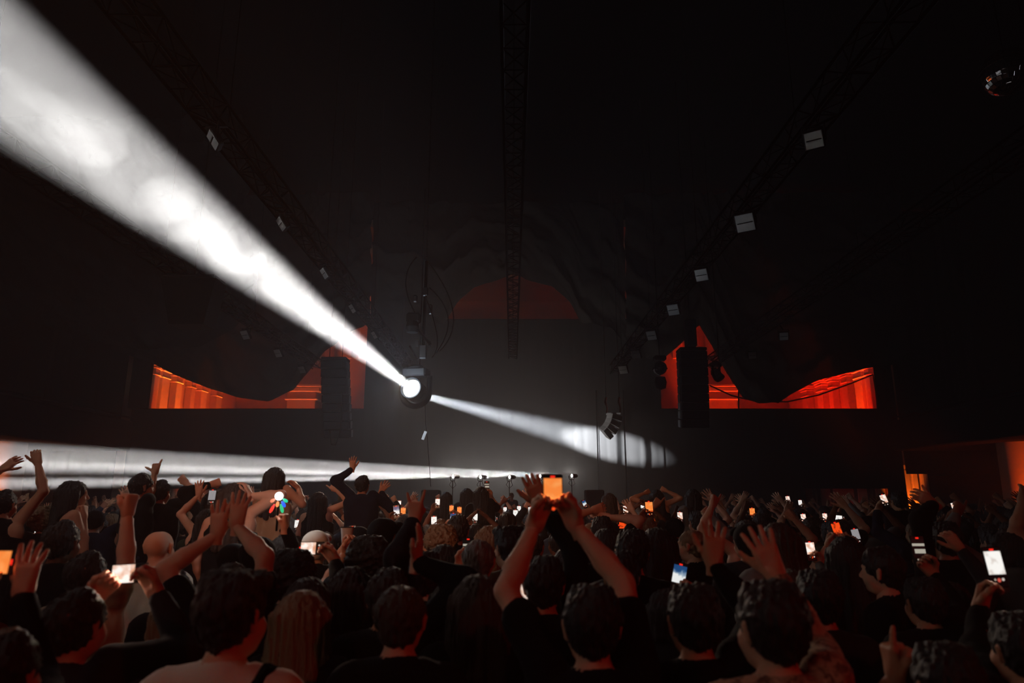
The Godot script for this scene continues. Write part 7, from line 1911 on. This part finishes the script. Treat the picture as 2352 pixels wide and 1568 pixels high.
func things() -> void:
	paper_cup(Vector3(-0.834, 1.386, -3.42), "white paper cup beside the fair-streaked long hair")
	paper_cup(Vector3(-1.106, 1.708, -4.75), "white paper cup held left of the big black curls")
	glow_wand(Vector3(-1.664, 1.968, -5))
	for r in [
		[Vector3(-1.49, 1.667, -2.783), 0, -0.12, 1.631, "stage", "glaring sideways phone held at the lower left", "", 0.12],
		[Vector3(0.15, 1.964, -2.564), 0, -0.12, 0, "orange", "big phone with an orange screen in the middle of the picture", "", 0.1],
		[Vector3(0.044, 1.534, -3.174), 0, -0.12, 0, "stage", "lit upright phone low between the arms of the orange-phone man", "", 0],
		[Vector3(1.9, 1.688, -2.817), 0, -0.12, 0.04, "white", "big bright white phone near the right edge", "", 0.06],
		[Vector3(-1.608, 1.759, -2.208), 0, -0.12, -1.571, "orange", "orange sideways phone cut by the left edge", "", 0.05],
		[Vector3(-1.79, 1.55, -4.642), 0, -0.12, 0, "pale", "pale grey phone above the head of the white T-shirt man", "", 0],
		[Vector3(-2.828, 1.966, -6.6), 0, -0.12, 0, "pale", "upright pale phone between raised arms on the left", "", 0],
		[Vector3(-0.358, 2.119, -9.9), 0, -0.12, 0, "bars", "dark phone above the long-haired woman in the centre", "", 0],
		[Vector3(-0.284, 1.629, -4.6), 0, -0.12, 0, "bars", "dark phone held by the grey-haired man", "", 0],
		[Vector3(-1.168, 1.669, -4.14), 0, -0.12, 1.571, "stage", "bright sideways phone left of centre, middle distance", "", 0.04],
		[Vector3(2.563, 1.703, -5.578), 0, -0.12, 0.2, "fire", "orange tilted phone between two bare arms at the right", "", 0],
		[Vector3(2.2, 1.677, -3.852), 0, -0.12, 0, "bars", "dark phone with two grey bars at the right", "", 0],
		[Vector3(0.854, 1.557, -3.68), 0, -0.12, -0.25, "blue", "blue and white phone in front of the red-lit open hand", "", 0],
		[Vector3(-4.142, 1.653, -6.2), 0, -0.12, 0.2, "white", "lit white phone, first from the left among those left of the sweatshirt man", "distant lit phones", 0],
		[Vector3(-5.993, 1.674, -9), 0, -0.12, 0, "blue", "lit blue-white phone, second from the left among those left of the sweatshirt man", "distant lit phones", 0],
		[Vector3(-2.518, 1.622, -6.6), 0, -0.12, 0.35, "white", "lit white phone, third from the left among those left of the sweatshirt man", "distant lit phones", 0],
		[Vector3(-2.718, 1.978, -7.6), 0, -0.12, -0.25, "stage", "lit white and amber phone, fourth from the left among those left of the sweatshirt man", "distant lit phones", 0],
		[Vector3(-2.552, 1.642, -8.4), 0, -0.12, 0, "white", "lit white phone, fifth from the left among those left of the sweatshirt man", "distant lit phones", 0],
		[Vector3(-1.71, 1.595, -7.6), 0, -0.12, 0.1, "white", "lit white phone, first from the left between sweatshirt man and orange phone", "distant lit phones", 0],
		[Vector3(-1.722, 1.934, -9), 0, -0.12, 0.35, "white", "lit white phone, second from the left between sweatshirt man and orange phone", "distant lit phones", 0],
		[Vector3(-1.345, 1.802, -8.2), 0, -0.12, 0.15, "blue", "lit blue-white phone, third from the left between sweatshirt man and orange phone", "distant lit phones", 0],
		[Vector3(-2.089, 1.848, -13), 0, -0.12, 0, "white", "lit white phone, fourth from the left between sweatshirt man and orange phone", "distant lit phones", 0],
		[Vector3(-1.485, 1.765, -9.6), 0, -0.12, 0, "orange", "lit orange phone, fifth from the left between sweatshirt man and orange phone", "distant lit phones", 0],
		[Vector3(-0.95, 1.676, -8.6), 0, -0.12, 0.05, "white", "lit white phone, sixth from the left between sweatshirt man and orange phone", "distant lit phones", 0],
		[Vector3(-1.114, 1.886, -10.5), 0, -0.12, 0, "white", "lit white phone, seventh from the left between sweatshirt man and orange phone", "distant lit phones", 0],
		[Vector3(-0.947, 1.784, -11), 0, -0.12, 0, "orange", "lit orange phone, eighth from the left between sweatshirt man and orange phone", "distant lit phones", 0],
		[Vector3(-0.65, 1.729, -7.8), 0, -0.12, 0, "blue", "lit blue-white phone, ninth from the left between sweatshirt man and orange phone", "distant lit phones", 0],
		[Vector3(-0.794, 1.765, -10.6), 0, -0.12, 0, "orange", "lit orange phone, tenth from the left between sweatshirt man and orange phone", "distant lit phones", 0],
		[Vector3(-0.493, 1.695, -9.4), 0, -0.12, 0, "white", "lit white phone, eleventh from the left between sweatshirt man and orange phone", "distant lit phones", 0],
		[Vector3(-0.272, 1.659, -10.5), 0, -0.12, 1.57, "white", "lit white phone, twelfth from the left between sweatshirt man and orange phone", "distant lit phones", 0],
		[Vector3(-0.134, 1.73, -13.5), 0, -0.12, 0, "white", "lit white phone, thirteenth from the left between sweatshirt man and orange phone", "distant lit phones", 0],
		[Vector3(0.05, 1.729, -10.2), 0, -0.12, 0, "white", "lit white phone, fourteenth from the left between sweatshirt man and orange phone", "distant lit phones", 0],
		[Vector3(0.123, 1.763, -12.4), 0, -0.12, 0, "white", "lit white phone, fifteenth from the left between sweatshirt man and orange phone", "distant lit phones", 0],
		[Vector3(0.245, 1.787, -9), 0, -0.12, 0.1, "white", "lit white phone, sixteenth from the left between sweatshirt man and orange phone", "distant lit phones", 0],
		[Vector3(0.861, 1.707, -11.5), 0, -0.12, 0, "blue", "lit blue-white phone, first from the left just right of the orange phone", "distant lit phones", 0],
		[Vector3(1.295, 1.859, -12.5), 0, -0.12, 0.4, "blue", "lit blue-white phone, second from the left just right of the orange phone", "distant lit phones", 0],
		[Vector3(1.643, 1.606, -11), 0, -0.12, 1.57, "blue", "lit blue-white phone, third from the left just right of the orange phone", "distant lit phones", 0],
		[Vector3(1.213, 1.672, -7.6), 0, -0.12, 1.57, "fire", "lit red-orange phone, fourth from the left just right of the orange phone", "distant lit phones", 0],
		[Vector3(1.535, 1.795, -9.5), 0, -0.12, 0, "stage", "lit white and amber phone, fifth from the left just right of the orange phone", "distant lit phones", 0],
		[Vector3(2.195, 1.822, -11.8), 0, -0.12, 0, "white", "lit white phone, sixth from the left just right of the orange phone", "distant lit phones", 0],
		[Vector3(1.249, 1.861, -6.4), 0, -0.12, 0.02, "orange", "lit orange phone, seventh from the left just right of the orange phone", "distant lit phones", 0],
		[Vector3(1.924, 1.621, -9.6), 0, -0.12, 0.3, "fire", "lit red-orange phone, eighth from the left just right of the orange phone", "distant lit phones", 0],
		[Vector3(2.194, 1.717, -9.2), 0, -0.12, 0, "stage", "lit white and amber phone, ninth from the left just right of the orange phone", "distant lit phones", 0],
		[Vector3(1.42, 1.521, -5.512), 0, -0.12, 0.1, "white", "lit white phone, tenth from the left just right of the orange phone", "distant lit phones", 0],
		[Vector3(2.566, 1.679, -9.8), 0, -0.12, -0.15, "white", "lit white phone, eleventh from the left just right of the orange phone", "distant lit phones", 0],
		[Vector3(3.073, 1.771, -9), 0, -0.12, 0, "orange", "lit orange phone, first from the left far right of the orange phone", "distant lit phones", 0],
		[Vector3(4.529, 1.929, -11.5), 0, -0.12, 0.1, "stage", "lit white and amber phone, second from the left far right of the orange phone", "distant lit phones", 0],
		[Vector3(5.34, 1.864, -13), 0, -0.12, 0, "white", "lit white phone, third from the left far right of the orange phone", "distant lit phones", 0],
		[Vector3(3.889, 1.69, -9.4), 0, -0.12, 0.1, "stage", "lit white and amber phone, fourth from the left far right of the orange phone", "distant lit phones", 0],
		[Vector3(2.312, 1.559, -5.512), 0, -0.12, 0.05, "stage", "lit white and amber phone, fifth from the left far right of the orange phone", "distant lit phones", 0],
		[Vector3(4.441, 1.685, -10), 0, -0.12, 0, "stage", "lit white and amber phone, sixth from the left far right of the orange phone", "distant lit phones", 0],
		[Vector3(4.093, 1.712, -8.8), 0, -0.12, 1.5, "white", "lit white phone, seventh from the left far right of the orange phone", "distant lit phones", 0],
		[Vector3(3.105, 1.621, -6.4), 0, -0.12, 0.15, "pale", "lit pale grey phone, eighth from the left far right of the orange phone", "distant lit phones", 0],
		[Vector3(4.899, 1.69, -9.4), 0, -0.12, 0, "white", "lit white phone, ninth from the left far right of the orange phone", "distant lit phones", 0],
		[Vector3(4.036, 1.932, -7.6), 0, -0.12, 0.25, "stage", "lit white and amber phone, tenth from the left far right of the orange phone", "distant lit phones", 0],
		[Vector3(4.997, 1.712, -8.6), 0, -0.12, 0, "bars", "lit dim grey phone, eleventh from the left far right of the orange phone", "distant lit phones", 0],
		[Vector3(3.647, 1.859, -5.768), 0, -0.12, 0.15, "stage", "lit white and amber phone, twelfth from the left far right of the orange phone", "distant lit phones", 0],
	]:
		phone(r)
